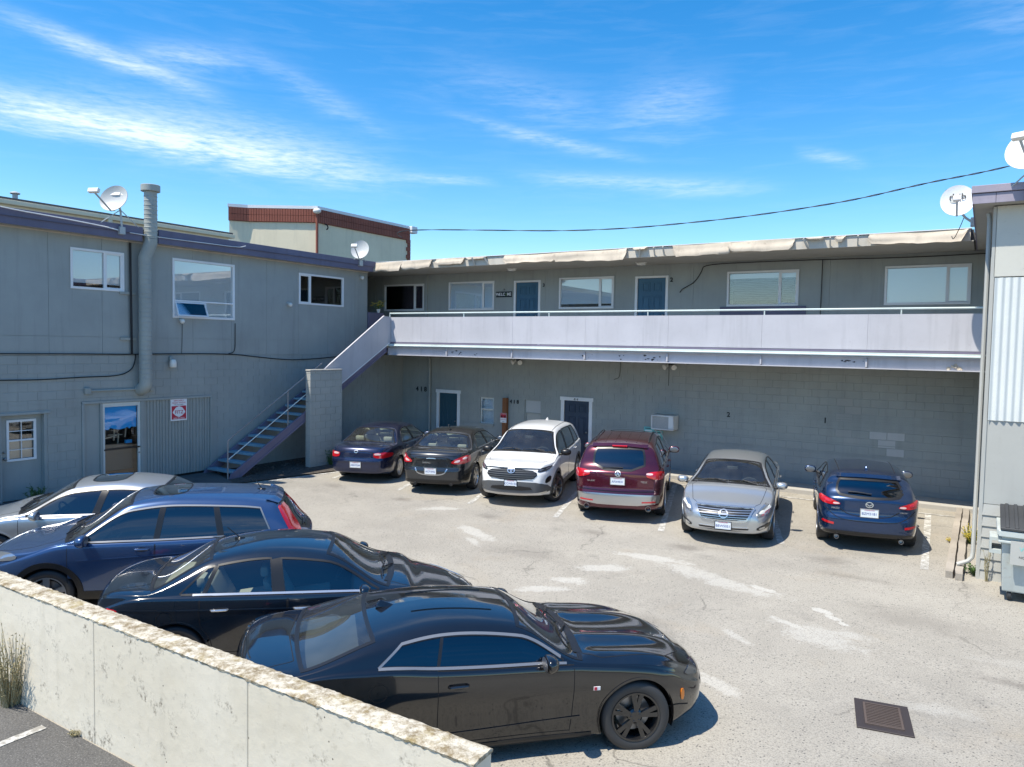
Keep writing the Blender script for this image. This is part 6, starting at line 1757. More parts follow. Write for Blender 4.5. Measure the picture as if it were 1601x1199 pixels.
        mr = MB().box(hx-.015, hx+.02, -.11, .11, c.top(hx)-.14, c.top(hx)-.075); mr.build('rear_view_mirror', 'cloth_black', c.root, off=(0, 0, 0), bevel=.01)
    def mirrors(c):
        S = c.S; x = S['mirror'][0]; z = c.belt(x)+S['mirror'][1]; mw = S.get('mirror_size', 1.0)
        for mode, s in (('L', 1), ('R', -1)):
            w = c.hw(x); y = w+.085
            mb = MB().sphere((0, 0, 0), 1, 20, 12); 
            mb.v = [(x+(p[0]*.10*mw if p[0] > 0 else p[0]*.035), s*(y+abs(p[1])**.8*(1 if p[1] > 0 else -1)*.118*mw), z+abs(p[2])**.8*(1 if p[2] > 0 else -1)*.075*mw) for p in mb.v]
            o = auto_smooth(mb.build('side_mirror', S.get('mirror_mat', S['paint']), c.root, off=(0, 0, 0)), 60)
            g = MB().sphere((0, 0, 0), 1, 20, 6); g.v = [(x-.034+p[0]*.006, s*(y+p[1]*.10*mw), z+p[2]*.062*mw) for p in g.v]
            auto_smooth(g.build('mirror_glass', 'steel', o, off=(0, 0, 0)))
            a = MB().hexa([(x+dx, s*yy, z+dz) for dx in (-.02, .06) for yy in (w-.075, w+.02) for dz in (-.075, -.035)]); a.build('mirror_foot', 'trim_black', o, off=(0, 0, 0), bevel=.008)
    def wipers(c):
        ws = c.S['windshield']; xb = max(ws[0], ws[1])
        for y0, y1 in ((.52, -.02), (-.08, -.56)):
            p = []
            for k in range(9):
                t = k/8; y = y0+(y1-y0)*t; x = xb-.05-.05*t*0-.03*math.sin(t*3)+.04*(1-abs(y)/.6)
                q, n = c.proj('T', x, y); p.append(q+n*.018)
            mb = MB().tube(p, .009, 6); mb.tube([p[0]+Vector((.10, .04, -.02)), p[4]+Vector((0, 0, .012))], .010, 6)
            mb.build('wiper', 'trim_black', c.root, off=(0, 0, 0))
        cw = [(xb+.01, -.55), (xb+.075, 0), (xb+.01, .55)]
        c.strip('T', chaikin([(xb+.0, -c.ye(xb)+.16), (xb+.055, -.4), (xb+.075, 0), (xb+.055, .4), (xb+.0, c.ye(xb)-.16)], 2, False), .08, 'cowl_panel', 'trim_black', .003)
# --- trimmings as small factories
def both(out): return (out, [(-a, b) for a, b in out])
def lamp(mode, out, name, mat, off=.008, smooth=2, sym=True, sub=None):
    def f(c):
        for k, o in enumerate(both(chaikin(out, smooth)) if sym else (chaikin(out, smooth),)):
            L_ = c.patch(mode, o, name, mat, off, 14, 8, None, .012)
            for (so, sm, nm) in (sub or []):
                q = chaikin(so, 2); q = q if k == 0 else [(-a, b) for a, b in q]
                c.patch(mode, q, nm, sm, off+.004, 8, 5, L_, .002)
    return f
def side_lamp(out, name, mat, off=.007):
    def f(c):
        for m in 'LR': c.patch(m, chaikin(out, 1), name, mat, off, 10, 5)
    return f
def panel(mode, out, name, mat, off=.006, smooth=1, depth=.02):
    return lambda c: c.patch(mode, chaikin(out, smooth) if smooth else out, name, mat, off, 18, 8, None, depth)
def slats(mode, y, zs, name, mat, w=.014, off=.016, bend=None):
    def f(c):
        for i, z in enumerate(zs):
            h = y[i] if isinstance(y, (list, tuple)) else y
            c.strip(mode, [(-h+2*h*k/16, z+(bend or 0)*(1-(2*k/16-1)**2)) for k in range(17)], w, name, mat, off)
    return f
def line(mode, pts, w, name, mat, off=.006, closed=False, sm=2):
    return lambda c: c.strip(mode, chaikin(pts, sm, closed), w, name, mat, off, closed)
def ringed(mode, y, z, rx, rz, w, mat='chrome', off=.016, extra=None):
    def f(c):
        o = c.strip(mode, [(y+rx*math.cos(t), z+rz*math.sin(t)) for t in np.linspace(0, 2*math.pi, 24, endpoint=False)], w, 'emblem', mat, off, True, None, .02)
        for pts in (extra or []): c.strip(mode, chaikin([(y+a*rx, z+b*rz) for a, b in pts], 1, False), w, 'emblem_stroke', mat, off, False, o, .02)
    return f
def plate(mode, z, txt, y=0.0, frame='chrome', size=.066, off=.012):
    def f(c):
        s = 1 if mode == 'F' else -1
        xs = [c.proj(mode, y+a, z+b)[0].x*s for a in (-.15, 0, .15) for b in (-.07, 0, .07)]; x = (max(xs)+off)*s
        t = MB().box(x-.004, x+.004, y-.152, y+.152, z-.076, z+.076).build('licence_plate', 'plate', c.root, off=(0, 0, 0), bevel=.003)
        fr = lambda u, w, v: (x+s*(w+.0045), y+u*s, v)
        frame_bars(MB(), fr, -.158, .158, z-.082, z+.082, .012, -.004, .003).build('plate_frame', frame, t, off=(0, 0, 0))
        text(txt, size, 'ink_blue', t, lambda u, w, v: fr(u, .001+w, z-.012+v), .0006, off=(0, 0, 0))
        text('WASHINGTON', .026, 'sign_red', t, lambda u, w, v: fr(u, .001+w, z+.054+v), .0005, off=(0, 0, 0))
        bk = MB().box(min(x, x-s*.10), max(x-s*.004, x-s*.10), y-.14, y+.14, z-.065, z+.065); bk.build('plate_mount', 'trim_black', t, off=(0, 0, 0))
    return f
def word(mode, s_, y, z, size, mat='chrome', off=.008):
    def f(c):
        s = 1 if mode == 'F' else -1; p, n = c.proj(mode, y, z)
        text(s_, size, mat, c.root, lambda u, w, v: (p.x+s*(off+w), y+u*s, z+v), .002, off=(0, 0, 0))
    return f
def antenna(x, kind='stub', y=0.0, lean=-.6, L_=.2):
    def f(c):
        p, n = c.proj('T', x, y)
        if kind == 'fin':
            mb = MB(); P = [(-.11, 0), (-.075, .062), (-.055, .064), (.10, .0)]
            mb.v = []; w = .028
            for a, h in P: mb.v += [(p.x+a, -w*(1-h/.09)+y, p.z+h-.004), (p.x+a, w*(1-h/.09)+y, p.z+h-.004)]
            mb.f = [(0, 2, 4, 6), (1, 7, 5, 3), (0, 1, 3, 2), (2, 3, 5, 4), (4, 5, 7, 6)]
            auto_smooth(mb.build('roof_antenna', c.S['paint'], c.root, off=(0, 0, 0), bevel=.006), 40); return
        mb = MB().lathe([(.0, .02), (.02, .016), (.035, 0), (.04, -.01)], 12, (p.x, y, p.z)); mb.tube([(p.x, y, p.z+.01), (p.x+lean*L_, y, p.z+.01+L_*.8)], [.008, .005], 6)
        mb.bar((p.x-.06, y, p.z+.006), (p.x+.06, y, p.z+.006), .035, .018)
        auto_smooth(mb.build('roof_antenna', 'trim_black', c.root, off=(0, 0, 0)))
    return f
def exhaust(ys, z, r=.04, x=-.02, mat='steel'):
    def f(c):
        for y in ys:
            p, n = c.proj('B', y, z+.10); xx = p.x+x
            auto_smooth(MB().lathe([(r*.8, .18), (r, .0), (r, -.05), (r*.86, -.05), (r*.8, .05), (0, .06)], 20, (xx+.06, y, z), 'X').build('exhaust_tip', mat, c.root, off=(0, 0, 0)), 50)
    return f
def rails(x0, x1, y, mat='trim_black', h=.035, r=.014):
    def f(c):
        for s in (1, -1):
            P = []
            for k in range(15):
                t = k/14; x = x0+(x1-x0)*t; q, n = c.proj('T', x, s*y); P.append(q+Vector((0, 0, h*min(1, 8*t, 8*(1-t))+.004)))
            auto_smooth(MB().tube(P, r, 8).build('roof_rail', mat, c.root, off=(0, 0, 0)))
    return f
def fuel_door(x, z, r=.085, mode='R'):
    return lambda c: c.strip(mode, [(x+r*math.cos(t), z+r*math.sin(t)) for t in np.linspace(0, 2*math.pi, 28, endpoint=False)], .007, 'fuel_door', 'seam', .0012, True)
def lower_valance(mode, z0, z1, w, mat='cladding', off=.006):
    return lambda c: c.patch(mode, chaikin([(-w, z0+.02), (-w*.9, z0), (w*.9, z0), (w, z0+.02), (w, z1-.03), (w*.8, z1), (-w*.8, z1), (-w, z1-.03)], 1), 'bumper_valance', mat, off, 24, 6)
def side_sill(z0, z1, x0, x1, mat='cladding'):
    return lambda c: [c.patch(m, [(x0, z0), (x1, z0), (x1, z1), (x0, z1)], 'side_sill', mat, .009, 20, 4) for m in 'LR']
def rear_wiper(z, y0, y1):
    def f(c):
        P = [];
        for k in range(7):
            t = k/6; q, n = c.proj('B', y0+(y1-y0)*t, z+.02*math.sin(t*2)); P.append(q+n*.02)
        MB().tube(P, .011, 6).build('rear_wiper', 'trim_black', c.root, off=(0, 0, 0))
    return f
def sedan(name, L_, W, H, ax, r, xc, xh, xrr, xb, zd, zh, zb, zn=.68, **k):
    a, b = -L_/2, L_/2; w = W/2
    S = dict(name=name, cat='car', r=r, axles=ax,
        top=[(a, zd-.12), (a+.10, zd-.03), (a+.30, zd), (xb-.10, zd+.012), (xb, zd+.035), (xrr, H-.06), ((xrr+xh)/2-.05, H), (xh, H-.055), (xc, zh+.065), (xc+.25, zh+.03), (b-.75, zh-.06), (b-.25, zn+.06), (b-.08, zn), (b, zn-.05)],
        belt=[(a, zb-.12), (a+.5, zb+.02), (xb, zb+.03), (0, zb), (xc, zb-.03), (b-.7, zh-.13), (b, zn-.16)],
        hw=[(a, w*.80), (a+.16, w*.90), (a+.55, w*.975), (-.9, w), (0, w*.995), (1.2, w), (b-.55, w*.965), (b-.2, w*.88), (b, w*.76)],
        crown=[(a, .03), (a+.4, .035), (xb, .05), (xrr, .075), (xh, .075), (xc, .06), (b-.6, .06), (b, .035)],
        endf=[(.15, -.10), (.35, -.01), (.5, 0), (.62, -.02), (.8, -.10), (1.2, -.15)], endr=[(.2, -.06), (.45, 0), (.62, 0), (.70, -.035), (.95, -.05), (1.3, -.05)],
        bowf=.34, bowr=.17, windshield=(xh+.02, xc-.02, .045, .05, .07), rear_glass=(xb+.04, xrr-.03, .05, -.07, -.05),
        pillars=[(None, (.0, -.10)), ((-.10, -.20), (xb+.50, xrr+.22))], pillar_black=True,
        doors=[(xc-.03, -.06), (-.07, xb+.58, .10, True)], handles=[.10, -.82],
        hood=[(b-.20, .02), (b-.24, .45), (b-.5, w*.70), (xc+.16, w*.80), (xc+.02, w*.72), (xc+.085, .02)],
        trunk=[(xb-.09, .02), (xb-.02, w*.58), (a+.22, w*.70), (a+.09, w*.60), (a+.055, .02)],
        mirror=(xc-.32, .05), cabin=(xb+.15, xc-.05), seat_x=.12, rear_seat=-.62, shelf=(xb-.1, xb+.25))
    S.update(k); return S
def wagon(name, L_, W, H, ax, r, xc, xh, xrr, zr, zh, zb, zn=.8, **k):
    a, b = -L_/2, L_/2; w = W/2
    S = dict(name=name, cat='car', r=r, axles=ax,
        top=[(a, zr), (a+.10, zr+.06), (a+.22, zr+.16), (xrr-.05, H-.17), (xrr+.06, H-.085), (xrr+.6, H-.02), (-.3, H), (xh, H-.06), (xc, zh+.07), (xc+.22, zh+.03), (b-.65, zh-.05), (b-.22, zn+.06), (b-.07, zn), (b, zn-.05)],
        belt=[(a, zb-.02), (a+.5, zb+.05), (-1, zb+.03), (0, zb), (xc, zb-.02), (b-.6, zh-.14), (b, zn-.16)],
        hw=[(a, w*.83), (a+.14, w*.92), (a+.45, w*.985), (-1, w), (0, w*.995), (1.1, w), (b-.5, w*.975), (b-.18, w*.89), (b, w*.78)],
        crown=[(a, .03), (a+.3, .05), (xrr, .07), (xh, .075), (xc, .06), (b-.6, .05), (b, .03)],
        endf=[(.15, -.10), (.35, -.01), (.55, 0), (.75, -.02), (.95, -.09), (1.3, -.12)], endr=[(.2, -.05), (.45, 0.02), (.62, .02), (.72, -.03), (.95, -.05), (1.3, -.08), (1.6, -.08)],
        bowf=.30, bowr=.16, windshield=(xh+.02, xc-.02, .045, .05, .07), rear_glass_b=[(-.56, zr+.03), (.56, zr+.03), (.54, H-.22), (.46, H-.16), (-.46, H-.16), (-.54, H-.22)],
        pillars=[(None, (.02, -.06)), ((-.10, -.17), (-1.0, -1.02)), ((-1.07, -1.08), (xrr+.22, xrr+.42))], pillar_black=True,
        doors=[(xc-.05, -.04), (-.05, -1.06, .10, True)], handles=[.12, -.86], tumble=.42,
        hood=[(b-.16, .02), (b-.20, .45), (b-.42, w*.70), (xc+.14, w*.82), (xc+.02, w*.72), (xc+.085, .02)],
        mirror=(xc-.28, .07), cabin=(a+.45, xc-.05), seat_x=.15, rear_seat=-.72, floor=.42, seat_h=.58, rear_h=.55, tw=.225, sill=.24, mirror_size=1.12)
    S.update(k); return S
CARS = []
# navy sedan by the pier (rear view)
s = sedan('navy_sedan', 4.84, 1.77, 1.43, (1.40, -1.32), .315, 1.18, .42, -.92, -1.52, 1.00, .93, .93, paint='paint_navy', glass_side='glass_side', glass_rear='glass_clear', cloth='cloth_tan', dash='cloth_tan',
    rim_mat='alloy', hubcap=True, spokes=9, ring='trim_black', items=[
    lamp('B', [(.50, .70), (.80, .70), (.86, .74), (.84, .84), (.50, .84), (.47, .80)], 'taillight', 'tail_red', .012, 1, True, [([(.49, .78), (.66, .78), (.66, .83), (.50, .83)], 'tail_clear', 'reverse_lens')]),
    panel('B', [(-.45, .705), (.45, .705), (.44, .80), (-.44, .80)], 'trunk_recess', 'paint_navy', .004), ringed('B', 0, .865, .05, .03, .014),
    lower_valance('B', .30, .36, .80, 'paint_navy'), line('B', [(-.84, .56), (-.4, .60), (.4, .60), (.84, .56)], .016, 'bumper_moulding', 'paint_navy', .012),
    plate('B', .52, 'ABD7204'), lamp('F', [(.42, .56), (.78, .58), (.76, .70), (.42, .68)], 'headlight', 'headlamp'), panel('F', [(-.33, .58), (.33, .58), (.3, .66), (-.3, .66)], 'grille', 'trim_black')])
CARS.append((s, 'navy blue sedan parked nose-in beside the block pier', (2.96, -4.13), 110.9))
# charcoal sedan (rear view)
s = sedan('charcoal_sedan', 4.85, 1.81, 1.49, (1.42, -1.345), .335, 1.15, .35, -1.02, -1.62, 1.09, .98, 1.0, .72, paint='paint_charcoal', glass_side='glass_side', glass_rear='glass_clear', cloth='cloth_tan', dash='cloth_tan',
    spokes=7, spoke_w=.06, chrome_belt=(.9, -1.05), handle_mat='chrome', waist=.016, items=[
    lamp('B', [(.50, .82), (.62, .80), (.86, .80), (.90, .90), (.86, .985), (.72, .97), (.54, .88)], 'taillight', 'tail_red', .014, 1, True, [([(.56, .83), (.70, .84), (.72, .90), (.62, .89)], 'tail_clear', 'reverse_lens'), ([(.74, .90), (.82, .90), (.83, .95), (.77, .95)], 'tail_clear', 'reverse_lens')]),
    line('B', [(-.62, .995), (0, 1.03), (.62, .995)], .018, 'trunk_lip', 'paint_charcoal', .014), word('B', 'SEBRING', .12, .82, .055),
    line('B', [(-.12, .925), (-.04, .935), (0, .93), (.04, .935), (.12, .925)], .020, 'emblem', 'chrome', .010), line('B', [(-.25, .875), (.25, .875)], .008, 'badge_shadow', 'seam', .002),
    line('B', [(-.42, .68), (-.33, .52), (.33, .52), (.42, .68)], .028, 'plate_recess_edge', 'alloy', .006), plate('B', .62, 'ACF1842'), lower_valance('B', .30, .40, .74, 'trim_black'), exhaust((.42, -.52), .29, .03),
    antenna(-.80, 'stub', 0, -1.0, .16), lamp('F', [(.42, .58), (.80, .62), (.78, .74), (.42, .70)], 'headlight', 'headlamp'), panel('F', [(-.36, .56), (.36, .56), (.34, .70), (-.34, .70)], 'grille', 'trim_black')])
CARS.append((s, 'charcoal grey sedan parked nose-in between the navy sedan and the white SUV', (5.6, -4.11), 109.0))
# white SUV (front view)
s = wagon('white_suv', 4.60, 1.855, 1.69, (1.33, -1.36), .355, 1.12, .38, -1.82, 1.02, 1.10, 1.08, .98, paint='paint_white', glass_side='glass_tint', glass_front='glass_clear', cloth='cloth_black', mirror_mat='trim_black', arch_trim='cladding', spokes=5, twin=True, steer=-22, hood=[(2.05, .02), (2.00, .40), (1.80, .66), (1.28, .80), (1.14, .70), (1.205, .02)],
    bowf=.26, items=[
    panel('F', [(-.50, .66), (.50, .66), (.64, .80), (.44, .90), (-.44, .90), (-.64, .80)], 'grille', 'trim_black', .008),
    slats('F', [.50, .54, .58, .55, .48], (.69, .735, .78, .825, .865), 'grille_bar', 'cladding', .016, .018), line('F', [(-.66, .92), (-.4, .935), (0, .935), (.4, .935), (.66, .92)], .022, 'grille_brow', 'paint_white', .020), 
    line('F', [(-.62, .905), (0, .912), (.62, .905)], .010, 'grille_slot', 'seam', .012),
    ringed('F', 0, .865, .085, .058, .016, 'chrome', .034, [[(-.95, 0), (0, .45), (.95, 0)], [(0, .9), (-.25, 0), (0, -.9), (.25, 0), (0, .9)]]),
    lamp('F', [(.60, .83), (.80, .85), (.87, .92), (.85, .955), (.62, .915)], 'headlight', 'headlamp_dark', .012, 1, True, [([(.64, .86), (.72, .87), (.72, .905), (.64, .895)], 'headlamp', 'projector'), ([(.75, .875), (.83, .90), (.83, .93), (.76, .915)], 'headlamp', 'projector')]),
    panel('F', [(-.82, .34), (.82, .34), (.86, .42), (.78, .56), (.50, .62), (-.50, .62), (-.78, .56), (-.86, .42)], 'bumper_valance', 'cladding', .010), panel('F', [(-.52, .42), (.52, .42), (.44, .52), (-.44, .52)], 'lower_intake', 'trim_black', .018), line('F', [(-.78, .37), (-.5, .33), (.5, .33), (.78, .37)], .04, 'skid_strip', 'alloy', .018),
    lamp('F', [(.76, .56), (.85, .60), (.86, .74), (.78, .70)], 'fog_lamp_housing', 'trim_black', .012, 1, True), plate('F', .58, 'CCW0152', 0, 'sign_black'),
    antenna(-1.45, 'fin'), side_sill(.26, .40, -.95, .90), lamp('B', [(.5, .95), (.86, .95), (.88, 1.08), (.5, 1.04)], 'taillight', 'tail_red'), line('T', [(-1.6, .52), (0, .545), (.35, .54)], .012, 'roof_ditch', 'seam', .003), line('T', [(-1.6, -.52), (0, -.545), (.35, -.54)], .012, 'roof_ditch', 'seam', .003)])
CARS.append((s, 'white SUV backed in with its black grille facing the lot', (8.08, -4.17), -73.3))
# maroon SUV (rear view)
s = wagon('maroon_suv', 4.84, 1.99, 1.73, (1.40, -1.35), .375, 1.12, .38, -1.98, 1.10, 1.10, 1.10, .92, paint='paint_maroon', glass_side='glass_tint', glass_rear='glass_tint', glass_front='glass_green', chrome_belt=(.9, -1.5), mirror_mat='paint_maroon', spokes=7, rim_mat='alloy',
    sunroof=[(.12, .02), (.10, .40), (-.32, .42), (-.36, .02)], items=[
    lamp('B', [(.60, 1.02), (.66, .99), (.90, .93), (.97, 1.0), (.95, 1.12), (.62, 1.10)], 'taillight', 'tail_red', .014, 1, True, [([(.60, 1.05), (.74, 1.045), (.74, 1.08), (.60, 1.085)], 'tail_clear', 'reverse_lens')]),
    line('B', [(-.90, .745), (-.4, .71), (.4, .71), (.90, .745)], .035, 'tailgate_edge', 'paint_maroon', .014), line('B', [(-.88, .70), (0, .665), (.88, .70)], .010, 'tailgate_gap', 'seam', .003),
    panel('B', [(-.86, .40), (.86, .40), (.90, .60), (.84, .635), (-.84, .635), (-.90, .60)], 'bumper_cover', 'alloy', .014, 1), lamp('B', [(.52, .46), (.80, .47), (.80, .50), (.52, .49)], 'reflector', 'tail_red', .020, 0),
    panel('B', [(-.28, .82), (.28, .82), (.33, .99), (-.33, .99)], 'plate_recess', 'paint_maroon', .004), plate('B', .905, 'AFX4931'), ringed('B', 0, 1.06, .055, .05, .014, 'chrome', .014, [[(-.5, -.8), (0, .9), (.5, -.8)], [(-.35, -.1), (.35, -.1)]]),
    word('B', 'SH-AWD', .56, .885, .05), word('B', 'MDX', -.56, .90, .06), rear_wiper(1.15, .34, -.10), exhaust((.66, -.66), .34, .06, -.04), line('B', [(-.60, 1.59), (0, 1.63), (.60, 1.59)], .05, 'roof_spoiler', 'paint_maroon', .03),
    lamp('B', [(-.16, 1.585), (.16, 1.585), (.16, 1.60), (-.16, 1.60)], 'brake_light', 'tail_red', .045, 0, False),
    rails(-1.6, .2, .60, 'trim_black', .03, .012), line('T', [(-1.75, .34), (-.5, .35)], .014, 'roof_crease', 'paint_maroon', .010), line('T', [(-1.75, -.34), (-.5, -.35)], .014, 'roof_crease', 'paint_maroon', .010), line('T', [(-1.75, .12), (-.5, .12)], .014, 'roof_crease', 'paint_maroon', .010), line('T', [(-1.75, -.12), (-.5, -.12)], .014, 'roof_crease', 'paint_maroon', .010),
    lamp('F', [(.5, .82), (.85, .84), (.84, .96), (.5, .92)], 'headlight', 'headlamp'), panel('F', [(-.4, .7), (.4, .7), (.42, .88), (-.42, .88)], 'grille', 'steel')])
CARS.append((s, 'maroon SUV parked nose-in with twin chrome exhaust tips', (10.65, -4.0), 108.2))
# silver sedan (front view)
s = sedan('silver_sedan', 4.86, 1.83, 1.47, (1.44, -1.335), .325, 1.20, .42, -.98, -1.60, 1.05, .98, .95, .72, paint='paint_silver', glass_side='glass_tint', glass_front='glass_clear', cloth='cloth_grey', dash='cloth_grey', spokes=9, chrome_belt=(.9, -1.15), items=[
    panel('F', [(-.40, .53), (.40, .53), (.55, .70), (.50, .735), (-.50, .735), (-.55, .70)], 'grille', 'trim_black', .008, 1), slats('F', [.40, .43, .47, .50, .53], (.555, .592, .63, .668, .70), 'grille_bar', 'chrome', .010, .018),
    line('F', [(-.56, .725), (-.52, .70), (-.42, .54), (-.36, .52), (.36, .52), (.42, .54), (.52, .70), (.56, .725)], .030, 'grille_surround', 'chrome', .022), line('F', [(-.55, .745), (0, .765), (.55, .745)], .022, 'hood_lip', 'chrome', .014),
    ringed('F', 0, .635, .075, .06, .018, 'chrome', .036, [[(-1.2, 0), (1.2, 0)]]),
    lamp('F', [(.56, .62), (.74, .61), (.87, .70), (.90, .84), (.84, .86), (.68, .77)], 'headlight', 'headlamp', .012, 1, True, [([(.62, .645), (.72, .645), (.74, .70), (.66, .70)], 'lamp_glass', 'projector'), ([(.77, .69), (.85, .74), (.86, .80), (.79, .77)], 'lamp_glass', 'projector')]),
    panel('F', [(-.42, .33), (.42, .33), (.48, .40), (-.48, .40)], 'lower_intake', 'trim_black', .008, 1), slats('F', .46, (.355, .40), 'intake_bar', 'chrome', .012, .014), lamp('F', [(.60, .34), (.82, .38), (.84, .47), (.62, .42)], 'fog_lamp_housing', 'trim_black', .008, 1, True, [([(.64, .36), (.74, .38), (.74, .42), (.64, .405)], 'headlamp', 'fog_lamp')]),
    plate('F', .43, 'BBW5051', 0, 'sign_black'), lamp('B', [(.5, .80), (.86, .82), (.84, .96), (.5, .92)], 'taillight', 'tail_red')])
CARS.append((s, 'silver sedan backed in with its chrome grille facing the lot', (13.41, -4.48), -79.1))
# blue hatchback (rear view)
s = wagon('blue_hatchback', 4.46, 1.795, 1.46, (1.36, -1.34), .325, 1.10, .34, -1.72, 1.02, .95, .97, .72, paint='paint_blue', glass_side='glass_tint', glass_rear='glass_tint', glass_front='glass_green', spokes=5, twin=True, rim_mat='steel',
    rear_glass_b=[(-.58, 1.07), (-.3, 1.03), (.3, 1.03), (.58, 1.07), (.53, 1.27), (.46, 1.31), (-.46, 1.31), (-.53, 1.27)], pillars=[(None, (.0, -.10)), ((-.10, -.18), (-.98, -1.02)), ((-1.04, -1.07), (-1.34, -1.22))], mirror_size=1.05, mirror_mat='paint_blue', items=[
    lamp('B', [(.46, .885), (.62, .86), (.84, .88), (.86, .98), (.80, 1.0), (.62, .955)], 'taillight', 'tail_red', .014, 1, True, [([(.50, .885), (.62, .875), (.62, .915), (.52, .915)], 'tail_clear', 'reverse_lens'), ([(.67, .91), (.75, .91), (.75, .96), (.68, .955)], 'sign_red', 'lamp_core')]),
    line('B', [(-.50, .80), (-.32, .685), (.32, .685), (.50, .80)], .014, 'hatch_crease', 'seam', .003), line('B', [(-.78, .82), (-.6, .66), (-.4, .60), (.4, .60), (.6, .66), (.78, .82)], .012, 'hatch_gap', 'seam', .003), panel('B', [(-.30, .70), (.30, .70), (.36, .84), (-.36, .84)], 'plate_recess', 'paint_blue', .003),
    plate('B', .765, 'BZM3181'), ringed('B', 0, .915, .062, .048, .014, 'chrome', .014, [[(-.9, .3), (-.3, -.1), (0, -.5), (.3, -.1), (.9, .3)]]), word('B', 'MAZDA3', .56, .805, .045), word('B', 'SKYACTIV', -.57, .80, .032),
    lower_valance('B', .24, .40, .78, 'trim_black'), lamp('B', [(.60, .50), (.80, .52), (.79, .56), (.60, .54)], 'reflector', 'tail_red', .012, 0), exhaust((.55, -.55), .27, .042, -.03), rear_wiper(1.085, -.04, .36), line('B', [(-.56, 1.335), (0, 1.36), (.56, 1.335)], .045, 'roof_spoiler', 'paint_blue', .03),
    antenna(-1.15, 'fin'), line('T', [(-1.3, .50), (0, .53), (.3, .52)], .012, 'roof_ditch', 'seam', .003), line('T', [(-1.3, -.50), (0, -.53), (.3, -.52)], .012, 'roof_ditch', 'seam', .003),
    lamp('F', [(.45, .64), (.82, .68), (.80, .78), (.45, .72)], 'headlight', 'headlamp_dark'), panel('F', [(-.45, .45), (.45, .45), (.5, .66), (-.5, .66)], 'grille', 'trim_black')])
CARS.append((s, 'deep blue hatchback parked nose-in nearest the timbers', (15.83, -3.59), 101.6))
# pale silver sedan behind the blue SUV
s = sedan('pale_sedan', 4.75, 1.78, 1.45, (1.42, -1.35), .325, 1.10, .34, -.98, -1.65, 1.03, .95, .94, .70, paint='paint_silver', glass_side='glass_tint', glass_rear='glass_tint', glass_front='glass_green', cloth='cloth_tan', dash='cloth_tan', dlo_chrome='satin', sunroof=[(.16, .02), (.14, .38), (-.36, .40), (-.40, .02)], chrome_belt=(.85, -1.05), belt_mat='alloy', spokes=7, items=[
    lamp('F', [(.42, .58), (.80, .62), (.78, .74), (.42, .70)], 'headlight', 'headlamp'), panel('F', [(-.36, .5), (.36, .5), (.38, .68), (-.38, .68)], 'grille', 'trim_black'), lamp('B', [(.5, .80), (.84, .82), (.82, .94), (.5, .92)], 'taillight', 'tail_red'), lower_valance('F', .24, .38, .7, 'trim_black')])
CARS.append((s, 'pale silver sedan with sunroof at the far left of the angled row', (5.07, -13.84), -135))
# blue SUV
s = wagon('blue_suv', 4.53, 1.82, 1.655, (1.32, -1.30), .345, 1.12, .30, -1.72, 1.04, 1.05, 1.06, .86, paint='paint_crv', glass_side='glass_tint', glass_rear='glass_tint', glass_front='glass_green', dlo_chrome='satin', belt_mat='satin', chrome_belt=(.92, -1.62), sunroof=[(.10, .02), (.08, .40), (-.36, .42), (-.40, .02)], cloth='cloth_grey', spokes=5,
    pillars=[(None, (-.02, -.08)), ((-.09, -.15), (-.88, -.80)), ((-.96, -.87), (-1.62, -1.45))], dlo_top=.075, arch_trim='trim_black', items=[
    side_lamp([(-1.68, 1.50), (-1.78, 1.47), (-1.98, 1.20), (-2.07, 1.04), (-1.93, 1.02), (-1.88, 1.14), (-1.76, 1.36)], 'taillight', 'tail_red', .012),
    lamp('B', [(.60, 1.0), (.80, 1.0), (.76, 1.15), (.66, 1.4), (.60, 1.4), (.66, 1.15)], 'taillight_inner', 'tail_red', .006, 1), antenna(-1.42, 'stub', 0, .5, .20), rear_wiper(1.12, .3, -.1), line('B', [(-.56, 1.52), (0, 1.55), (.56, 1.52)], .05, 'roof_spoiler', 'paint_crv', .03), plate('B', .82, 'AJR6257'),
    line('R', [(.95, .82), (0, .86), (-1.2, .93)], .012, 'door_crease', 'paint_crv', .007), line('L', [(.95, .82), (0, .86), (-1.2, .93)], .012, 'door_crease', 'paint_crv', .007), lower_valance('B', .28, .5, .8, 'cladding'), side_sill(.26, .38, -.88, .88, 'trim_black'),
    lamp('F', [(.42, .76), (.82, .80), (.80, .92), (.42, .86)], 'headlight', 'headlamp'), panel('F', [(-.40, .66), (.40, .66), (.42, .84), (-.42, .84)], 'grille', 'trim_black')])
CARS.append((s, 'metallic blue SUV with sunroof and tall red tail lamps in the angled row', (7.42, -14.3), -133))
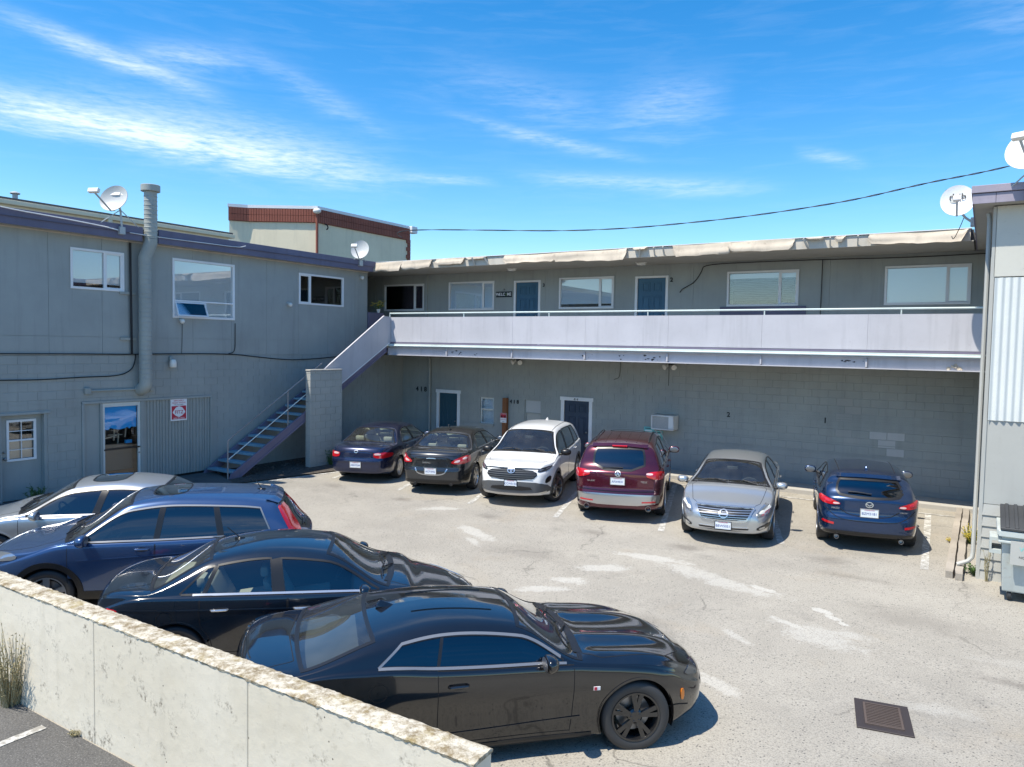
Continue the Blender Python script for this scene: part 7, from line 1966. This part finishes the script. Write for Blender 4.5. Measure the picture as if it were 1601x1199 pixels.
# dark ink sedan
s = sedan('dark_sedan', 4.62, 1.80, 1.46, (1.38, -1.32), .325, 1.12, .36, -.93, -1.62, 1.05, .97, .96, .72, paint='paint_ink', glass_side='glass_side', glass_rear='glass_clear', glass_front='glass_clear', cloth='cloth_tan', dash='cloth_grey', handle_mat='chrome', chrome_belt=(.80, -1.12), ring='trim_black',
    pillars=[(None, (-.10, -.16)), ((-.24, -.28), (-.98, -.86)), ((-1.02, -.90), (-1.26, -.98))], spokes=5, handle_drop=.15, items=[
    antenna(-.72, 'stub', 0, -.9, .17), fuel_door(-1.42, .74, .085, 'R'), lamp('B', [(.5, .72), (.78, .72), (.80, .84), (.62, .84)], 'taillight', 'tail_red', .006), side_lamp([(-2.06, .80), (-1.92, .81), (-1.94, .86), (-2.07, .87)], 'taillight', 'tail_red', .010),
    plate('B', .66, 'AWT3380'), lamp('F', [(.42, .60), (.80, .66), (.78, .80), (.42, .74)], 'headlight', 'headlamp'), panel('F', [(-.4, .44), (.4, .44), (.36, .66), (-.36, .66)], 'grille', 'trim_black'), line('R', [(.9, .78), (0, .80), (-1.9, .86)], .014, 'door_crease', 'paint_ink', .008)])
CARS.append((s, 'dark ink-blue sedan with chrome door handles behind the black coupe', (10.62, -14.46), 44))
# black coupe
s = sedan('black_coupe', 4.784, 1.90, 1.35, (1.44, -1.37), .348, .90, .28, -1.06, -1.76, 1.07, .965, .945, .72, paint='paint_black', z=-.285, glass_side='glass_tint', glass_rear='glass_clear', glass_front='glass_clear', cloth='cloth_black', rim_mat='black_alloy', spokes=5, twin=True, spoke_w=.075, rim_r=.238, tw=.25, sill=.17, ring='trim_black', ring_w=.018, tumble=.60,
    top=[(-2.392, .96), (-2.33, 1.045), (-2.15, 1.068), (-1.90, 1.07), (-1.76, 1.095), (-1.06, 1.285), (-.42, 1.348), (.28, 1.288), (.90, .985), (1.15, .958), (1.65, .912), (2.12, .81), (2.30, .73), (2.392, .65)],
    belt=[(-2.392, .86), (-2.0, .965), (-1.45, 1.035), (-1.0, 1.02), (-.5, .968), (0, .940), (.8, .915), (1.6, .835), (2.1, .72), (2.392, .54)],
    hw=[(-2.392, .80), (-2.2, .885), (-1.85, .935), (-1.37, .950), (-.6, .918), (.3, .905), (1.0, .925), (1.44, .945), (1.9, .925), (2.2, .855), (2.392, .74)],
    pillars=[(None, (-.50, -.45)), ((-.52, -.47), (-1.06, -.84))], dlo_top=.058, dlo_bot=.022, pillar_black=False, doors=[(.79, -.52)], handles=[-.33], handle_drop=.135, waist=.03, arch=.385,
    hood=[(2.10, .02), (2.06, .50), (1.80, .72), (1.10, .80), (.93, .72), (1.0, .02)], trunk=[(-1.86, .02), (-1.80, .60), (-2.12, .70), (-2.25, .62), (-2.28, .02)], mirror=(.50, .065), cabin=(-1.35, .76), seat_x=-.12, rear_seat=None, hood_bulge=.024, floor=.16, seat_h=.52, dash='cloth_grey', shelf=(-1.75, -1.2), dlo_chrome='satin', chrome_belt=(.72, -1.06), belt_mat='satin', steer=-6, handle_mat='paint_black', items=[
    antenna(-.92, 'fin'), fuel_door(-1.06, .84, .082, 'R'),
    side_lamp([(1.94, .44), (1.98, .44), (1.965, .56), (1.925, .56)], 'side_marker', 'amber', .010), 
    line('T', [(-.70, .26), (.10, .30)], .020, 'roof_crease', 'paint_black', .008), line('T', [(-.70, -.26), (.10, -.30)], .020, 'roof_crease', 'paint_black', .008),
    lamp('F', [(.40, .62), (.74, .62), (.80, .70), (.42, .70)], 'headlight', 'headlamp_dark', .012), panel('F', [(-.62, .44), (.62, .44), (.66, .58), (-.66, .58)], 'grille', 'trim_black'), panel('F', [(-.5, .24), (.5, .24), (.6, .36), (-.6, .36)], 'lower_intake', 'trim_black'),
    lamp('B', [(.36, .78), (.76, .78), (.76, .86), (.36, .86)], 'taillight', 'tail_red'), line('B', [(-.80, .99), (0, 1.02), (.80, .99)], .04, 'trunk_spoiler', 'paint_black', .02),
    line('R', [(.86, .40), (0, .36), (-.9, .36)], .02, 'door_crease', 'paint_black', .010), side_sill(.175, .235, -.92, .98, 'trim_black'),
    lambda c: [c.patch('R', [(.98, .665), (1.045, .665), (1.045, .70), (.98, .70)], 'fender_badge', 'sign_white', .006, 4, 2), c.patch('R', [(.985, .668), (1.012, .668), (1.012, .697), (.985, .697)], 'fender_badge', 'sign_red', .0085, 4, 2)],
    line('R', [(1.75, .10+.30), (1.90, .40), (2.05, .36)], .012, 'bumper_gap', 'seam', .003)])
CARS.append((s, 'black two-door coupe with black wheels in the foreground', (13.60, -14.76), 46.4))
for s, lab, loc, hd in CARS:
    car = Car(s, lab, loc, hd); car.dress()
